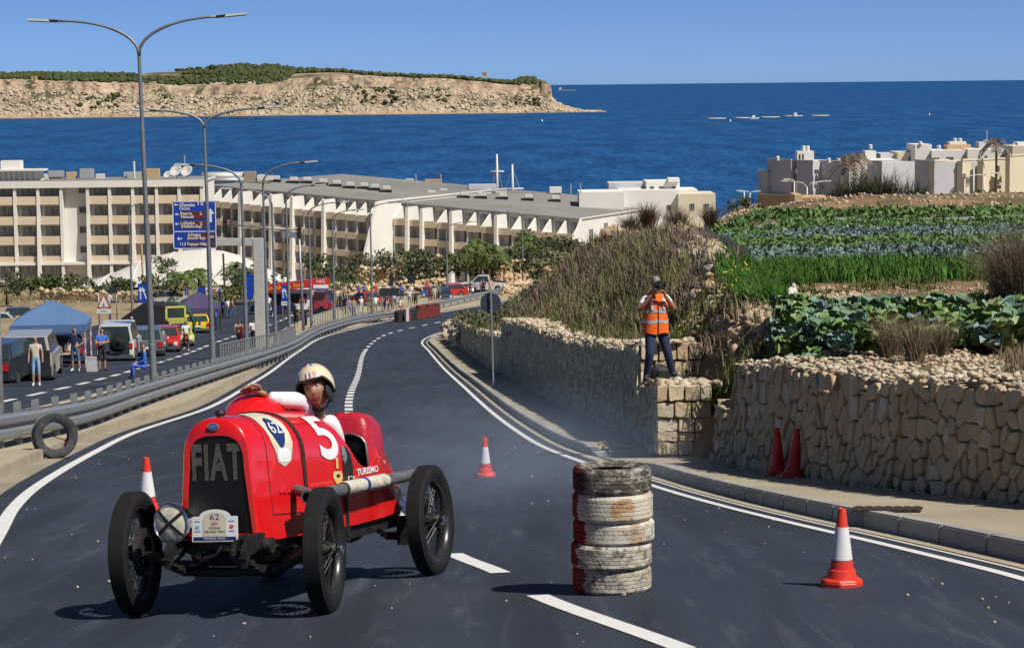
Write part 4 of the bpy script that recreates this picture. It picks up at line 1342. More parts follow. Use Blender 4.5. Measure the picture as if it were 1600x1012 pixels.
g = on_body([(-.06, .035), (.06, .035), (.075, -.01), (.035, -.06), (-.035, -.06), (-.075, -.01)], [(0, 1, 2, 3, 4, 5)], .93, .60, M_GOLD, 'crest_decal', .005)
e = ellipse(.03, .014, 10); on_body(e, [tuple(range(len(e)))], .93, .60, M_BLACKD, 'crest_eye', .007, par=g)
on_body([(-.018, .04), (.018, .04), (.018, -.03), (-.018, -.03)], [(0, 1, 2, 3)], .93, .515, M_GOLD, 'crest_tower', .005, par=g)
w = on_body([(-.05, .055), (.05, .055), (.05, -.055), (-.05, -.055)], [(0, 1, 2, 3)], 1.14, .66, M_WHITEP, 'sticker', .005)
for k in range(3): on_body([(-.04, .005), (.04, .005), (.04, -.005), (-.04, -.005)], [(0, 1, 2, 3)], 1.14, .63 + k * .03, M_BLACKD, 'sticker_line', .0065, par=w)
on_body([(-.025, .05), (.025, .05), (.025, -.05), (-.025, -.05)], [(0, 1, 2, 3)], 1.05, .66, mat('bronze_decal', (.10, .06, .02), .5), 'plaque', .005)
v, f = text_mesh('TURISMO', .075, 0, 2, .42, .002); on_body(v, f, 1.46, .585, M_WHITEP, 'side_lettering', .005)
for (dz_, k) in ((0, 1.0), (.06, .55), (-.06, .55)):
 e = [(-.008, .024), (.008, .024), (.008, .008), (.024, .008), (.024, -.008), (.008, -.008), (.008, -.024), (-.008, -.024), (-.008, -.008), (-.024, -.008), (-.024, .008), (-.008, .008)]
 on_body([(a * k * 2.2, b * k * 1.2) for a, b in e], [tuple(range(12))], 1.84, .42 + dz_ * 1.3, mat('cream_decal', (.6, .45, .38), .5), 'cross_decal', .004)
# ---- chassis, springs, axles
for sx in (-1, 1):
 mb = MB()
 path = [(sx * .25, -.36, .36), (sx * .25, -.30, .43), (sx * .25, -.15, .455), (sx * .255, .2, .42), (sx * .29, .7, .405), (sx * .31, 1.6, .405), (sx * .31, 1.85, .46), (sx * .30, 2.3, .46)]
 for a, b in zip(path, path[1:]):
  a, b = Vector(a), Vector(b); h = .05
  mb.add([a + Vector((-.02, 0, -h)), a + Vector((.02, 0, -h)), a + Vector((.02, 0, h)), a + Vector((-.02, 0, h)), b + Vector((-.02, 0, -h)), b + Vector((.02, 0, -h)), b + Vector((.02, 0, h)), b + Vector((-.02, 0, h))],
    [(0, 1, 5, 4), (1, 2, 6, 5), (2, 3, 7, 6), (3, 0, 4, 7), (0, 3, 2, 1), (4, 5, 6, 7)])
 mb.build('chassis_rail', M_BLK, car)
 mb = MB()     # front half-elliptic spring, four leaves
 for k in range(4):
  L = .42 - k * .08
  pts = [(sx * .25, .02 + L * u, .285 + k * -.011 + (.085 * u * u * (L / .42) ** 2)) for u in (-1, -.6, -.2, .2, .6, 1)]
  for a, b in zip(pts, pts[1:]):
   a, b = Vector(a), Vector(b)
   mb.add([a + Vector((-.022, 0, 0)), a + Vector((.022, 0, 0)), a + Vector((.022, 0, .009)), a + Vector((-.022, 0, .009)), b + Vector((-.022, 0, 0)), b + Vector((.022, 0, 0)), b + Vector((.022, 0, .009)), b + Vector((-.022, 0, .009))],
     [(0, 1, 5, 4), (1, 2, 6, 5), (2, 3, 7, 6), (3, 0, 4, 7), (0, 3, 2, 1), (4, 5, 6, 7)])
 mb.build('front_spring', M_IRON, car)
 mb = MB()
 for k in range(4):
  L = .44 - k * .08
  pts = [(sx * .36, 2.08 + L * u, .30 - k * .011 + .07 * u * u * (L / .44) ** 2) for u in (-1, -.6, -.2, .2, .6, 1)]
  mb.tube(pts, .012, 4, sx=2.0)
 mb.build('rear_spring', M_IRON, car)
 # friction shock absorber
 mb = MB(); mb.lathe([(.0001, -.025), (.05, -.025), (.05, .025), (.0001, .025)], 14, axis='X', c=(sx * .30, -.08, .42)); mb.tube([(sx * .30, -.08, .42), (sx * .36, .12, .36), (sx * .40, .0, .29)], .012, 6)
 mb.tube([(sx * .27, -.06, .40), (sx * .14, -.12, .36), (sx * .05, -.13, .40)], .013, 6)
 mb.build('shock_absorber', M_IRON, car, smooth=True, angle=40)
# front axle: dropped I-beam
pts = [(-.56, 0, .36), (-.48, 0, .355), (-.40, 0, .30), (-.30, -.01, .262), (0, -.01, .255), (.30, -.01, .262), (.40, 0, .30), (.48, 0, .355), (.56, 0, .36)]
MB().tube(pts, .030, 8).build('front_axle', M_IRON, car, smooth=True)
MB().tube([(-.50, .16, .29), (.50, .16, .29)], .013, 8).tube([(-.50, .16, .29), (-.53, 0, .33)], .014, 6).tube([(.50, .16, .29), (.53, 0, .33)], .014, 6).build('track_rod', M_IRON, car, smooth=True)
MB().tube([(-.26, .30, .47), (-.40, .08, .40), (-.46, -.03, .36)], .014, 6).tube([(.06, -.20, .46), (.0, -.18, .38), (-.14, -.16, .33), (-.30, -.10, .33)], .014, 6).lathe([(.0001, -.02), (.035, -.02), (.035, .02), (.0001, .02)], 12, axis='Y', c=(-.14, -.16, .37)).build('steering_arm', M_IRON, car, smooth=True)
# starting-handle bracket and curved dumb iron on the left of the nose
pts = [(.20 + .085 * math.cos(a), -.22 + .10 * abs(math.sin(a)) * .3, .395 + .085 * math.sin(a)) for a in [rad(60 + i * 22) for i in range(12)]]
MB().tube(pts, .024, 8).build('dumb_iron', M_BLK, car, smooth=True)
MB().box((0, -.10, .415), (.50, .06, .05)).build('front_crossmember', M_BLK, car, bevel=.006)
# gearbox, sump, undertray
mb = MB(); mb.box((0, .45, .36), (.34, .75, .16), taper=1.1); mb.box((0, 1.15, .37), (.26, .5, .12)); mb.lathe([(.0001, -.1), (.10, -.08), (.13, .05), (.12, .1)], 14, axis='Y', c=(0, .85, .37)); mb.build('sump', M_IRON, car, bevel=.012)
for sx in (-1, 1): MB().box((sx * .365, 1.25, .405), (.012, 1.75, .12)).build('undertray', M_BLK, car)
# rear axle
mb = MB(); mb.tube([(-.56, 2.12, .382), (.56, 2.12, .382)], .035, 10); mb.blob((0, 2.12, .37), (.13, .13, .14), 3, .05, 2); mb.box((.44, 2.07, .30), (.10, .14, .16)); mb.box((-.44, 2.07, .30), (.10, .14, .16)); mb.tube([(.40, 1.95, .28), (.42, 2.1, .24), (.44, 2.12, .28)], .02, 6)
mb.build('rear_axle', M_IRON, car, smooth=True, angle=40)
# exhaust along the left flank
mb = MB()
mb.tube([(.34, .30, .73), (.46, .22, .705), (.49, .20, .70)], .035, 10)
mb.lathe([(.030, 0.10), (.042, .10), (.042, .72), (.040, .72)], 18, axis='Y', c=(.49, 0, .695))
ex = mb.build('exhaust_pipe', M_PIPE, car, smooth=True, angle=40)
MB().lathe([(.040, 1.52), (.040, 2.16), (.046, 2.17), (.046, 2.20), (.030, 2.21)], 18, axis='Y', c=(.49, 0, .70)).build('tail_pipe', M_PIPE, ex, smooth=True, angle=40)
MB().lathe([(.041, .70), (.046, .705), (.046, .745), (.041, .75)], 18, axis='Y', c=(.49, 0, .697)).build('clamp', M_IRON, ex, smooth=True)
prof = [(.042, .74)]
for i in range(34): prof.append((.0435 + (.0045 if i % 2 else 0) , .75 + i * .0228))
prof.append((.041, 1.535))
wr = MB().lathe(prof, 18, axis='Y', c=(.49, 0, .70)).build('heat_wrap', M_WRAP, ex, smooth=True)
MB().lathe([(.046, 1.08), (.051, 1.085), (.051, 1.115), (.046, 1.12)], 18, axis='Y', c=(.49, 0, .70)).build('clamp', M_NAVYP, ex, smooth=True)
for y in (.95, 1.45): MB().box((.43, y, .70), (.10, .02, .02)).build('bracket', M_STEEL, ex)
MB().box((.395, 1.02, .50), (.03, .03, .32)).build('stay', M_IRON, car)
# lamp on the right of the radiator, taped with a cross
LP = Matrix.Translation((-.255, -.24, .58)) @ Matrix.Rotation(rad(-6), 4, 'Z') @ Matrix.Scale(1.2, 4)
mb = MB(); mb.M = LP
mb.lathe([(.0001, .13), (.03, .125), (.07, .09), (.092, .04), (.098, .0), (.104, -.008), (.104, -.024), (.095, -.03), (.090, -.024)], 28, axis='Y'); hl = mb.build('headlamp', M_CHROME, car, smooth=True, angle=50)
mb = MB(); mb.M = LP; mb.lathe([(.0001, -.040), (.04, -.037), (.075, -.029), (.092, -.022)], 24, axis='Y'); mb.build('lens', M_GLASS, hl, smooth=True)
mb = MB(); mb.M = LP
for a in (rad(38), rad(-42)):
 d = Vector((math.cos(a), 0, math.sin(a))); p = Vector((-math.sin(a), 0, math.cos(a))) * .009
 rr = [(-.102, -.027), (-.05, -.038), (0, -.043), (.05, -.038), (.102, -.027)]
 mb.grid([[d * r + p + Vector((0, y, 0)) for r, y in rr], [d * r - p + Vector((0, y, 0)) for r, y in rr]])
mb.build('tape', M_BLACKD, hl)
mb = MB(); mb.tube([(-.235, -.20, .48), (-.24, -.17, .42), (-.25, -.12, .40)], .02, 8); mb.box((-.235, -.20, .485), (.09, .05, .03)); mb.build('lamp_bracket', M_BLK, car, smooth=True, angle=40)
# rally plate
PM = Matrix.Translation((.005, -.205, .555)) @ Matrix.Rotation(rad(-4), 4, 'X')
outl = [(-.148, -.095), (.148, -.095), (.150, -.085), (.150, .052), (.142, .058), (.102, .058)] + [(.10 * math.cos(a), .058 + .042 * math.sin(a)) for a in [rad(8 + i * 16.4) for i in range(11)]] + [(-.102, .058), (-.142, .058), (-.150, .052), (-.150, -.085)]
def plate(poly, y, m, name, par, th=.004):
 mb = MB(); mb.M = PM; mb.prism([(a, b) for a, b in poly], y - th, y, plane='XZ'); return mb.build(name, m, par)
pl = plate(outl, 0, M_WHITEP, 'rally_plate', car, .006)
plate([(-.140, -.088), (.140, -.088), (.140, -.066), (-.140, -.066)], -.0065, M_NAVYP, 'plate_band', pl, .001)
plate([(-.078, -.06), (.078, -.06), (.078, .045)] + [(.072 * math.cos(a), .045 + .04 * math.sin(a)) for a in [rad(15 * i) for i in range(1, 12)]] + [(-.078, .045)], -.0065, M_CREAM, 'plate_panel', pl, .001)
def pl_text(t, size, x, z, m, w=None, name='plate_text'):
 v, f = text_mesh(t, size, 0, 2, w); mb = MB(); mb.M = PM; mb.add([(p[0] + x, -.0085, p[1] + z) for p in v], f); mb.build(name, m, pl)
pl_text('62', .052, 0, .052, M_NAVYP, .062); pl_text('MDINA', .022, 0, -.014, M_BLACKD, .075); pl_text('GRAND PRIX', .022, 0, -.036, M_BLACKD, .14)
pl_text('MDINA FIVA', .018, 0, -.077, M_WHITEP, .14)
e = ellipse(.024, .013, 14)
plate([(a, b + .014) for a, b in e], -.0075, mat('plate_emblem', (.45, .25, .22), .5), 'plate_emblem', pl, .001)
for x, c in ((-.112, (.25, .5, .75)), (.112, (.6, .1, .12))):
 e = ellipse(.014, .012, 12); plate([(a + x, b - .005) for a, b in e], -.0075, mat('sponsor_%d' % (x > 0), c, .5), 'plate_emblem', pl, .001)
 for dz_ in (.03, -.03): plate([(x - .018, dz_ - .003), (x + .018, dz_ - .003), (x + .018, dz_ + .003), (x - .018, dz_ + .003)], -.0075, mat('sponsor_line', (.35, .45, .6), .5), 'plate_emblem', pl, .001)
MB().box((.0, -.17, .45), (.03, .06, .03)).build('plate_bracket', M_BLK, car)
# ---- wire wheels
RW, TW = .382, .058
def wheel(x, y, outer, steer=0.0, camber=0.0, drive=False):
 wm = Matrix.Translation((x, y, RW)) @ Matrix.Rotation(steer, 4, 'Z') @ Matrix.Rotation(camber, 4, 'Y')
 o = MB()
 s = outer
 for k in range(40):       # laced spokes
  a = 2 * math.pi * k / 40; b = a + (.34 if k % 2 else -.34)
  o.tube([(s * (.055 if k % 4 < 2 else -.02), .045 * math.cos(b), .045 * math.sin(b)), (s * .0, .268 * math.cos(a), .268 * math.sin(a))], .0032, 4, cap=False)
 w = o.build('wheel', mat('dark_spokes', (.03, .03, .032), .4, .5), car); w.matrix_local = wm
 prof = []
 # tyre section, ribbed tread
 tw = TW
 sec = [(.278, -.040), (.292, -.052), (.315, -.060), (.340, -.061), (.360, -.056), (.370, -.049)]
 ribs = []
 for i, xx in enumerate([-.046, -.036, -.034, -.022, -.020, -.007, -.005, .005, .007, .020, .022, .034, .036, .046]):
  ribs.append(xx)
 tr = []
 for i in range(0, len(ribs), 2):
  r_ = .382 - .10 * abs((ribs[i] + ribs[i + 1]) / 2) ** 1.2
  tr += [(r_ - .006, ribs[i] - .0006), (r_, ribs[i]), (r_, ribs[i + 1]), (r_ - .006, ribs[i + 1] + .0006)]
 sec = sec + tr + [(a, -b) for a, b in reversed(sec)]
 t = MB().lathe(sec, 56, axis='X', closed=True)
 ty = t.build('tyre', M_TYRE, w, smooth=True, angle=35)
 rm = MB().lathe([(.279, -.040), (.285, -.045), (.279, -.046), (.262, -.030), (.258, 0), (.262, .030), (.279, .046), (.285, .045), (.279, .040), (.268, .026), (.266, 0), (.268, -.026)], 40, axis='X', closed=True)
 rm.build('rim', mat('black_rim', (.02, .02, .022), .3, var=.2), w, smooth=True, angle=40)
 hb = MB().lathe([(.0001, s * -.05), (.05, s * -.05), (.05, s * .02), (.04, s * .06), (.034, s * .075)], 18, axis='X')
 hb.lathe([(.10, s * -.075), (.15, s * -.07), (.15, s * -.03), (.10, s * -.025)], 24, axis='X')
 hb.build('hub', M_IRON, w, smooth=True, angle=40)
 MB().lathe([(.034, s * .07), (.036, s * .10), (.030, s * .115), (.0001, s * .12)], 16, axis='X').box((s * .10, 0, 0), (.02, .12, .022)).build('hub_nut', M_CHROME, w, smooth=True, angle=40)
 return w
wheel(.63, 0, 1, rad(8.5)); wheel(-.63, 0, -1, rad(7)); wheel(.60, 2.12, 1, 0, rad(-1.5)); wheel(-.60, 2.12, -1)
# ---- the driver, leaning out across the cockpit with one hand on the cowl
def at_car(px, py, y_local, x_local=None):
 """point seen at a pixel, in car coordinates, at a given distance along the car"""
 Ydep = (CARM @ Vector((0, y_local, 0))).y
 return CARM.inverted() @ P(px, py, Ydep)
drv = thing('person', 'driver in cream helmet and white shirt leaning out of the red racing car', 'person', mw=CARM.copy())
hd = at_car(494, 607, 1.22)
V3 = Vector
hand = at_car(404, 612, .92); elb = at_car(438, 625, 1.0); shR = at_car(474, 626, 1.2)
nk = hd + V3((-.03, .05, -.15)); ch = hd + V3((-.09, .12, -.36)); pel = V3((-.12, 1.45, .68)); shL = hd + V3((.07, .10, -.21))
Jd = dict(pelvis=(pel, (.15, .12)), waist=(pel.lerp(ch, .5), (.14, .11)), chest=(ch, (.16, .12)), neck0=(nk + V3((0, .03, -.05)), (.08, .07)), neck=(nk, .056), headlow=(hd + V3((0, .02, -.05)), .055),
   shR=(shR, .068), elR=(elb, .060), wrR=(hand + V3((.04, .05, -.03)), .034), shL=(shL, .07), elL=(shL + V3((.0, .10, -.26)), .05), wrL=(shL + V3((-.12, -.10, -.30)), .034),
   hiR=(pel + V3((-.09, -.05, -.02)), .09), knR=(V3((-.2, 1.08, .72)), .07), hiL=(pel + V3((.09, -.05, -.02)), .09), knL=(V3((0, 1.08, .72)), .07))
Bd = [('pelvis', 'waist'), ('waist', 'chest'), ('chest', 'neck0'), ('neck0', 'neck'), ('neck', 'headlow'), ('chest', 'shR'), ('shR', 'elR'), ('elR', 'wrR'), ('chest', 'shL'), ('shL', 'elL'), ('elL', 'wrL'), ('pelvis', 'hiR'), ('hiR', 'knR'), ('pelvis', 'hiL'), ('hiL', 'knL')]
Vb, Fb = skin_verts(Jd, Bd, 'pelvis', 2)
reg = []
for f in Fb:
 c = sum((Vb[i] for i in f), Vector()) / len(f)
 best = min((seg_d(c, Jd[a][0], Jd[b][0])[0], a, b) for a, b in Bd)
 reg.append(0 if best[2] in ('headlow', 'neck') else 5 if best[1] in ('hiR', 'hiL') or best[2] in ('hiR', 'hiL') else 6)
HM = Matrix.Translation(hd) @ Matrix.Rotation(rad(6), 4, 'Z') @ Matrix.Rotation(rad(-13), 4, 'Y') @ Matrix.Rotation(rad(4), 4, 'X') @ Matrix.Scale(1.06, 4)
Vh, Fh, mh = head_mesh(hair=False)
inv = CARM.inverted().to_3x3()
hdir = (at_car(390, 603, .90) - at_car(414, 614, .92)).normalized()
hv, hf = hand_geo(hand + V3((.02, .02, -.01)), V3((-.62, -.35, .30)), V3((-.2, -.75, -.5)), 1, .55, .12, 1.12)
body = join_mesh('body', [(Vb, Fb, reg), (xf(Vh, HM), Fh, mh), (hv, hf, 0)], [M_SKIN_D, M_HAIR, M_EYE, M_LIP, M_IRIS, MC['beige'], cloth('white_shirt', (.66, .67, .70))], drv)
# open-face helmet with dark lining
hel = MB(); hel.M = HM
def hel_pt(th, ph, k): return Vector((math.sin(th) * math.sin(ph) * .118 * k, -math.sin(th) * math.cos(ph) * .138 * k + .006, math.cos(th) * .142 * k + .018))
def hel_edge(ph):
 f = math.cos(ph)   # 1 in front
 if f > 0: return lerp(rad(112), rad(70), min(1, max(0, (f - .15) / .55)) ** .8)
 return rad(112) + rad(10) * min(1, -f)
rows, rows2 = [], []
for j in range(15):
 rows.append([hel_pt(hel_edge(2 * math.pi * i / 48) * j / 14 + 1e-4, 2 * math.pi * i / 48, 1) for i in range(48)])
 rows2.append([hel_pt(hel_edge(2 * math.pi * i / 48) * j / 14 + 1e-4, 2 * math.pi * i / 48, .88) for i in range(48)])
hel.grid(rows, closed_u=True)
ho = hel.build('helmet', mat('cream_helmet', (.62, .57, .40), .3, var=.05, coat=.4), drv, smooth=True)
hl2 = MB(); hl2.M = HM; hl2.grid([rows2[-1]] + [rows[-1]], closed_u=True); hl2.grid(rows2, closed_u=True, flip=True)
hl2.build('lining', mat('dark_red_lining', (.045, .008, .010), .8), ho, smooth=True)
tr = MB(); tr.M = HM; tr.tube([hel_pt(hel_edge(2 * math.pi * i / 48) , 2 * math.pi * i / 48, 1.0) for i in range(49)], .0085, 6, cap=False); tr.build('trim', M_BLACKD, ho, smooth=True)
# padded cheek pieces and chin strap
ck = MB(); ck.M = HM
for s in (-1, 1): ck.blob((s * .082, -.035, -.045), (.020, .055, .062), 1, .08, 2)
ck.tube([(-.075, -.02, -.08), (-.04, -.03, -.125), (0, -.035, -.137), (.04, -.03, -.125), (.075, -.02, -.08)], .005, 6)
ck.build('cheek_pads', mat('black_padding', (.012, .010, .012), .8), ho, smooth=True)
def hel_patch(th0, th1, p0, p1, m, name):
 rows = [[hel_pt(lerp(th0, th1, i / 3), lerp(p0, p1, j / 3), 1.012) for j in range(4)] for i in range(4)]
 mb = MB(); mb.M = HM; mb.grid(rows); mb.build(name, m, ho)
for (c, a, b) in (('white', -.10, .10), ('red', -.17, -.06), ('blue', .06, .17)):
 m_ = {'white': M_WHITEP, 'red': mat('flag_red', (.6, .03, .04), .4), 'blue': mat('flag_blue', (.03, .10, .42), .4)}[c]
 if c == 'white': hel_patch(rad(50), rad(65), -.06, .06, m_, 'flag_stripe'); hel_patch(rad(10), rad(22), -.3, .3, m_, 'flag_stripe')
 else:
  hel_patch(rad(50), rad(65), a, b, m_, 'flag_stripe')
  hel_patch(rad(13), rad(24), a * 4 , b * 4 , m_, 'flag_stripe')
hel_patch(rad(50), rad(64), .34, .56, mat('pink_sticker', (.6, .25, .25), .5), 'sticker')
hel_patch(rad(52), rad(72), -.95, -.72, mat('blue_sticker', (.10, .2, .45), .5), 'sticker')
# ================================================================== TYRES, CONES AND OTHER THINGS ON THE ROAD
def painted_tyre_mat(name, worn, red, rust=None, seed=0):
 t = NT(name)
 tc = t.n('TexCoord'); sp = t.n('SeparateXYZ'); t.l(tc.outputs['Object'], sp.inputs[0])
 mp = t.n('Mapping'); mp.inputs['Location'].default_value = (seed * 3.3, seed * 1.7, seed)
 mp.inputs['Scale'].default_value = (1, 1, 1.6)
 t.l(tc.outputs['Object'], mp.inputs[0])
 nz = t.n('TexNoise', Scale=11, Detail=7, Roughness=.72); t.l(mp.outputs[0], nz.inputs['Vector'])
 n2 = t.n('TexNoise', Scale=70, Detail=3, Roughness=.7); t.l(mp.outputs[0], n2.inputs['Vector'])
 n3 = t.n('TexNoise', Scale=5, Detail=5, Roughness=.7); t.l(mp.outputs[0], n3.inputs['Vector'])
 k = t.math('ADD', t.math('MULTIPLY', nz.outputs[0], .7), t.math('MULTIPLY', n2.outputs[0], .3))
 white = t.ramp(n3.outputs[0], [(.3, (.62, .60, .55)), (.55, (.52, .47, .38)), (.72, (.30, .20, .12))])
 redx = t.ramp(t.math('ADD', t.math('MULTIPLY', sp.outputs['X'], 1.0), t.math('MULTIPLY', t.math('SUBTRACT', nz.outputs[0], .5), .10)), [(.0, (1, 1, 1)), (.001, (0, 0, 0))])
 r = t.math('LESS_THAN', t.math('ADD', sp.outputs['X'], t.math('MULTIPLY', t.math('SUBTRACT', nz.outputs[0], .5), .12)), red)
 c = t.mix(r, white, (.25, .014, .018))
 if rust:
  dx = t.math('SUBTRACT', sp.outputs['X'], rust[0]); dz = t.math('MULTIPLY', t.math('SUBTRACT', sp.outputs['Z'], rust[1]), rust[3] if len(rust) > 3 else 1.0)
  d = t.math('SQRT', t.math('ADD', t.math('MULTIPLY', dx, dx), t.math('MULTIPLY', dz, dz)))
  d = t.math('ADD', d, t.math('MULTIPLY', t.math('SUBTRACT', nz.outputs[0], .5), .09))
  yy = t.math('LESS_THAN', sp.outputs['Y'], 0.0)
  a = t.math('MULTIPLY', t.math('LESS_THAN', d, rust[2]), yy)
  rc = t.ramp(n2.outputs[0], [(.35, (.30, .12, .03)), (.6, (.42, .22, .06)), (.75, (.55, .47, .36))])
  c = t.mix(t.math('MULTIPLY', a, t.ramp(n3.outputs[0], [(.40, (.15, .15, .15)), (.60, (.85, .85, .85))])), c, rc)
 c = t.mix(t.ramp(k, [(worn - .09, (.95, .95, .95)), (worn + .06, (0, 0, 0))]), c, (.045, .037, .032))
 t.col(c).set(rough=.8, spec=.25).bump(n2.outputs[0], .4, .006)
 return t.m
def tyre_mesh(r, w, lugs, seed, grooves=4):
 """road tyre lying flat: round shoulders, grooves all round and slanted lugs cut in the tread"""
 rr = random.Random(seed)
 prof = [(.60 * r, -.30 * w, 0), (.72 * r, -.44 * w, 0), (.86 * r, -.49 * w, 0), (.94 * r, -.46 * w, 0), (.975 * r, -.40 * w, 1)]
 zs = [(-.5 + (i + .5) / (grooves + 1)) * .74 for i in range(grooves + 1)]
 hw = .74 / (grooves + 1) / 2
 for i, z in enumerate(zs):
  prof += [(r * .978 if i else r * .978, (z - hw + .006) * w, 2), (r, (z - hw + .022) * w, 3), (r, (z + hw - .022) * w, 3), (r * .978, (z + hw - .006) * w, 2)]
 prof += [(.975 * r, .40 * w, 1), (.94 * r, .46 * w, 0), (.86 * r, .49 * w, 0), (.72 * r, .44 * w, 0), (.60 * r, .30 * w, 0)]
 n = lugs * 3; V, Fq = [], []
 for i, (a, z, k) in enumerate(prof):
  for j in range(n):
   cut = 0
   if k == 3 or k == 1:
    ph = (j + (4.5 if z > 0 else -4.5) * abs(z / w) * 2) % 3
    cut = .010 * r if ph < 1 else 0
   an = 2 * math.pi * (j + (k == 3) * .0) / n
   V.append(((a - cut) * math.cos(an), (a - cut) * math.sin(an), z))
 for i in range(len(prof) - 1):
  for j in range(n):
   j2 = (j + 1) % n; Fq.append((i * n + j, i * n + j2, (i + 1) * n + j2, (i + 1) * n + j))
 return V, Fq
sc_ = G(957, 923); SCX, SCY = sc_.x, sc_.y
z = R(SCX, SCY)
slope = (R(SCX, SCY + .3) - R(SCX, SCY - .3)) / .6
stack_def = [(-.002, .272, .178, .50, -.185, None, 'bottom tyre of the stack, dirty brown tread with worn white paint', .50),
    (-.012 + .006, .277, .172, .48, -.20, None, 'second tyre up in the stack, mottled brown and white', .495),
    (.010, .279, .160, .42, -.19, (.11, .0, .06, .9), 'middle tyre of the stack, white with a rusty patch', .455),
    (.004, .276, .196, .38, -.20, (.085, 0.0, .075, 1.0), 'fourth tyre up, whitest of the stack with round orange rust mark', .42),
    (.002, .270, .184, .56, -.19, None, 'top tyre of the stack, mostly bare black with dark red side', .575)]
zz = z + .01
KS = SCY / 15.35 * .985
for i, (dx, r, w, _, red, rust, lab, wear) in enumerate(stack_def):
 r *= KS; w *= KS
 V, F = tyre_mesh(r, w, 46 + i * 3, i, 3 if i == 2 else 4)
 o = MB().add(V, F).build('tyre', painted_tyre_mat('painted_tyre_%d' % i, wear, red, rust, i), smooth=True, angle=28)
 o.location = (SCX + dx, SCY + random.Random(i).uniform(-.01, .01), zz + w / 2); o.rotation_euler = (math.atan(slope) * .25, 0, rad([3, -6, 4, -8, 2][i]))
 tag(o, lab, 'tyre', 'tyres stacked on the road')
 zz += w * .985 - .002
def cone(px, py, Y, h, label, plain=False, rz=0, tilt=(0, 0), m_red=None):
 p = G(px, py, PAV if plain else 0); zg = p.z; h *= p.y / Y
 t = thing('traffic_cone', label, 'traffic cone', (p.x, p.y, zg), rz, None if not plain else 'red cones leaning together by the wall')
 t.rotation_euler = (tilt[0], tilt[1], rz)
 red = m_red or mat('cone_red', (.68, .045, .025), .45, var=.1, scale=8)
 k = h / .75
 n = 8; b = .205 * k
 mb = MB()
 oc = lambda r, z, nn=8: [(r * math.cos(math.pi / 8 + 2 * math.pi * i / nn), r * math.sin(math.pi / 8 + 2 * math.pi * i / nn), z) for i in range(nn)]
 mb.grid([oc(b, .0), oc(b, .055 * k), oc(b * .93, .075 * k), oc(b * .55, .085 * k)], closed_u=True)
 mb.add(oc(b, 0), [tuple(range(7, -1, -1))])
 mb.build('base', red, t, bevel=.006)
 mb = MB()
 prof = [(.150 * k, .07 * k), (.128 * k, .16 * k), (.112 * k, .165 * k), (.036 * k, .745 * k), (.028 * k, .75 * k), (.022 * k, .74 * k), (.022 * k, .6 * k)]
 mb.lathe(prof, 24); mb.build('cone_body', red, t, smooth=True, angle=40)
 if not plain:
  r0 = lambda z: lerp(.112, .036, (z - .165) / .58) * k
  mb = MB().lathe([(r0(.26) - .004, .26 * k), (r0(.26) + .002, .26 * k), (r0(.57) + .002, .57 * k), (r0(.57) - .004, .57 * k)], 24)
  mb.build('reflective_sleeve', mat('reflective_white', (.68, .69, .72), .4, var=.05, scale=10), t, smooth=True, angle=40)
 return t
cone(1315, 914, 15.15, .525, 'red and white traffic cone on the road right of the tyre stack', rz=.2)
cone(758, 744, 28.2, .49, 'red and white traffic cone behind the car, near the middle of the road', rz=.5)
cone(231, 806, 22.0, .575, 'red and white traffic cone partly hidden behind the left front wheel')
cone(1215, 743, 27.1, .58, 'all red traffic cone against the wall, left of the pair', True, .3, (.02, -.02), mat('cone_plain_red', (.50, .016, .014), .5, var=.15))
cone(1239, 746, 26.7, .58, 'all red traffic cone in front, right of the pair by the wall', True, .1, (0, .09), mat('cone_plain_red', (.50, .016, .014), .5))
# tyre leaning on the kerb below the guard rail
p = G(88, 716)
lt = thing('tyre', 'old tyre standing upright against the kerb below the guard rail', 'tyre', (p.x, p.y, p.z))
lt.rotation_euler = (0, rad(-9), rad(-62))
V, F = tyre_mesh(.36, .20, 40, 9)
mb = MB(); mb.M = Matrix.Translation((0, 0, .36)) @ Matrix.Rotation(rad(90), 4, 'Y')
mb.add(V, F)
def side_mat():
 t = NT('half_whitened_tyre'); tc = t.n('TexCoord'); sp = t.n('SeparateXYZ'); t.l(tc.outputs['Object'], sp.inputs[0])
 n = t.noise(6, 5, .7)
 k = t.math('LESS_THAN', t.math('ADD', sp.outputs['X'], t.math('MULTIPLY', t.math('SUBTRACT', n, .5), .05)), -.03)
 c = t.mix(k, t.ramp(n, [(.3, (.012, .014, .018)), (.56, (.03, .034, .042)), (.7, (.10, .10, .11))]), (.40, .40, .38))
 t.col(c).set(rough=.75); return t.m
mb.build('tread', side_mat(), lt, smooth=True, angle=30)
mb = MB(); mb.M = Matrix.Translation((0, 0, .36)); mb.tube([(.0, .19, -.09), (-.05, -.21, .07)], .008, 5); mb.build('stick', M_BLACKD, lt)
mb = MB(); mb.M = Matrix.Translation((0, 0, .36)); mb.blob((-.03, .20, -.10), (.03, .045, .05), 2, .3, 1); mb.build('red_rag', M_REDV, lt)
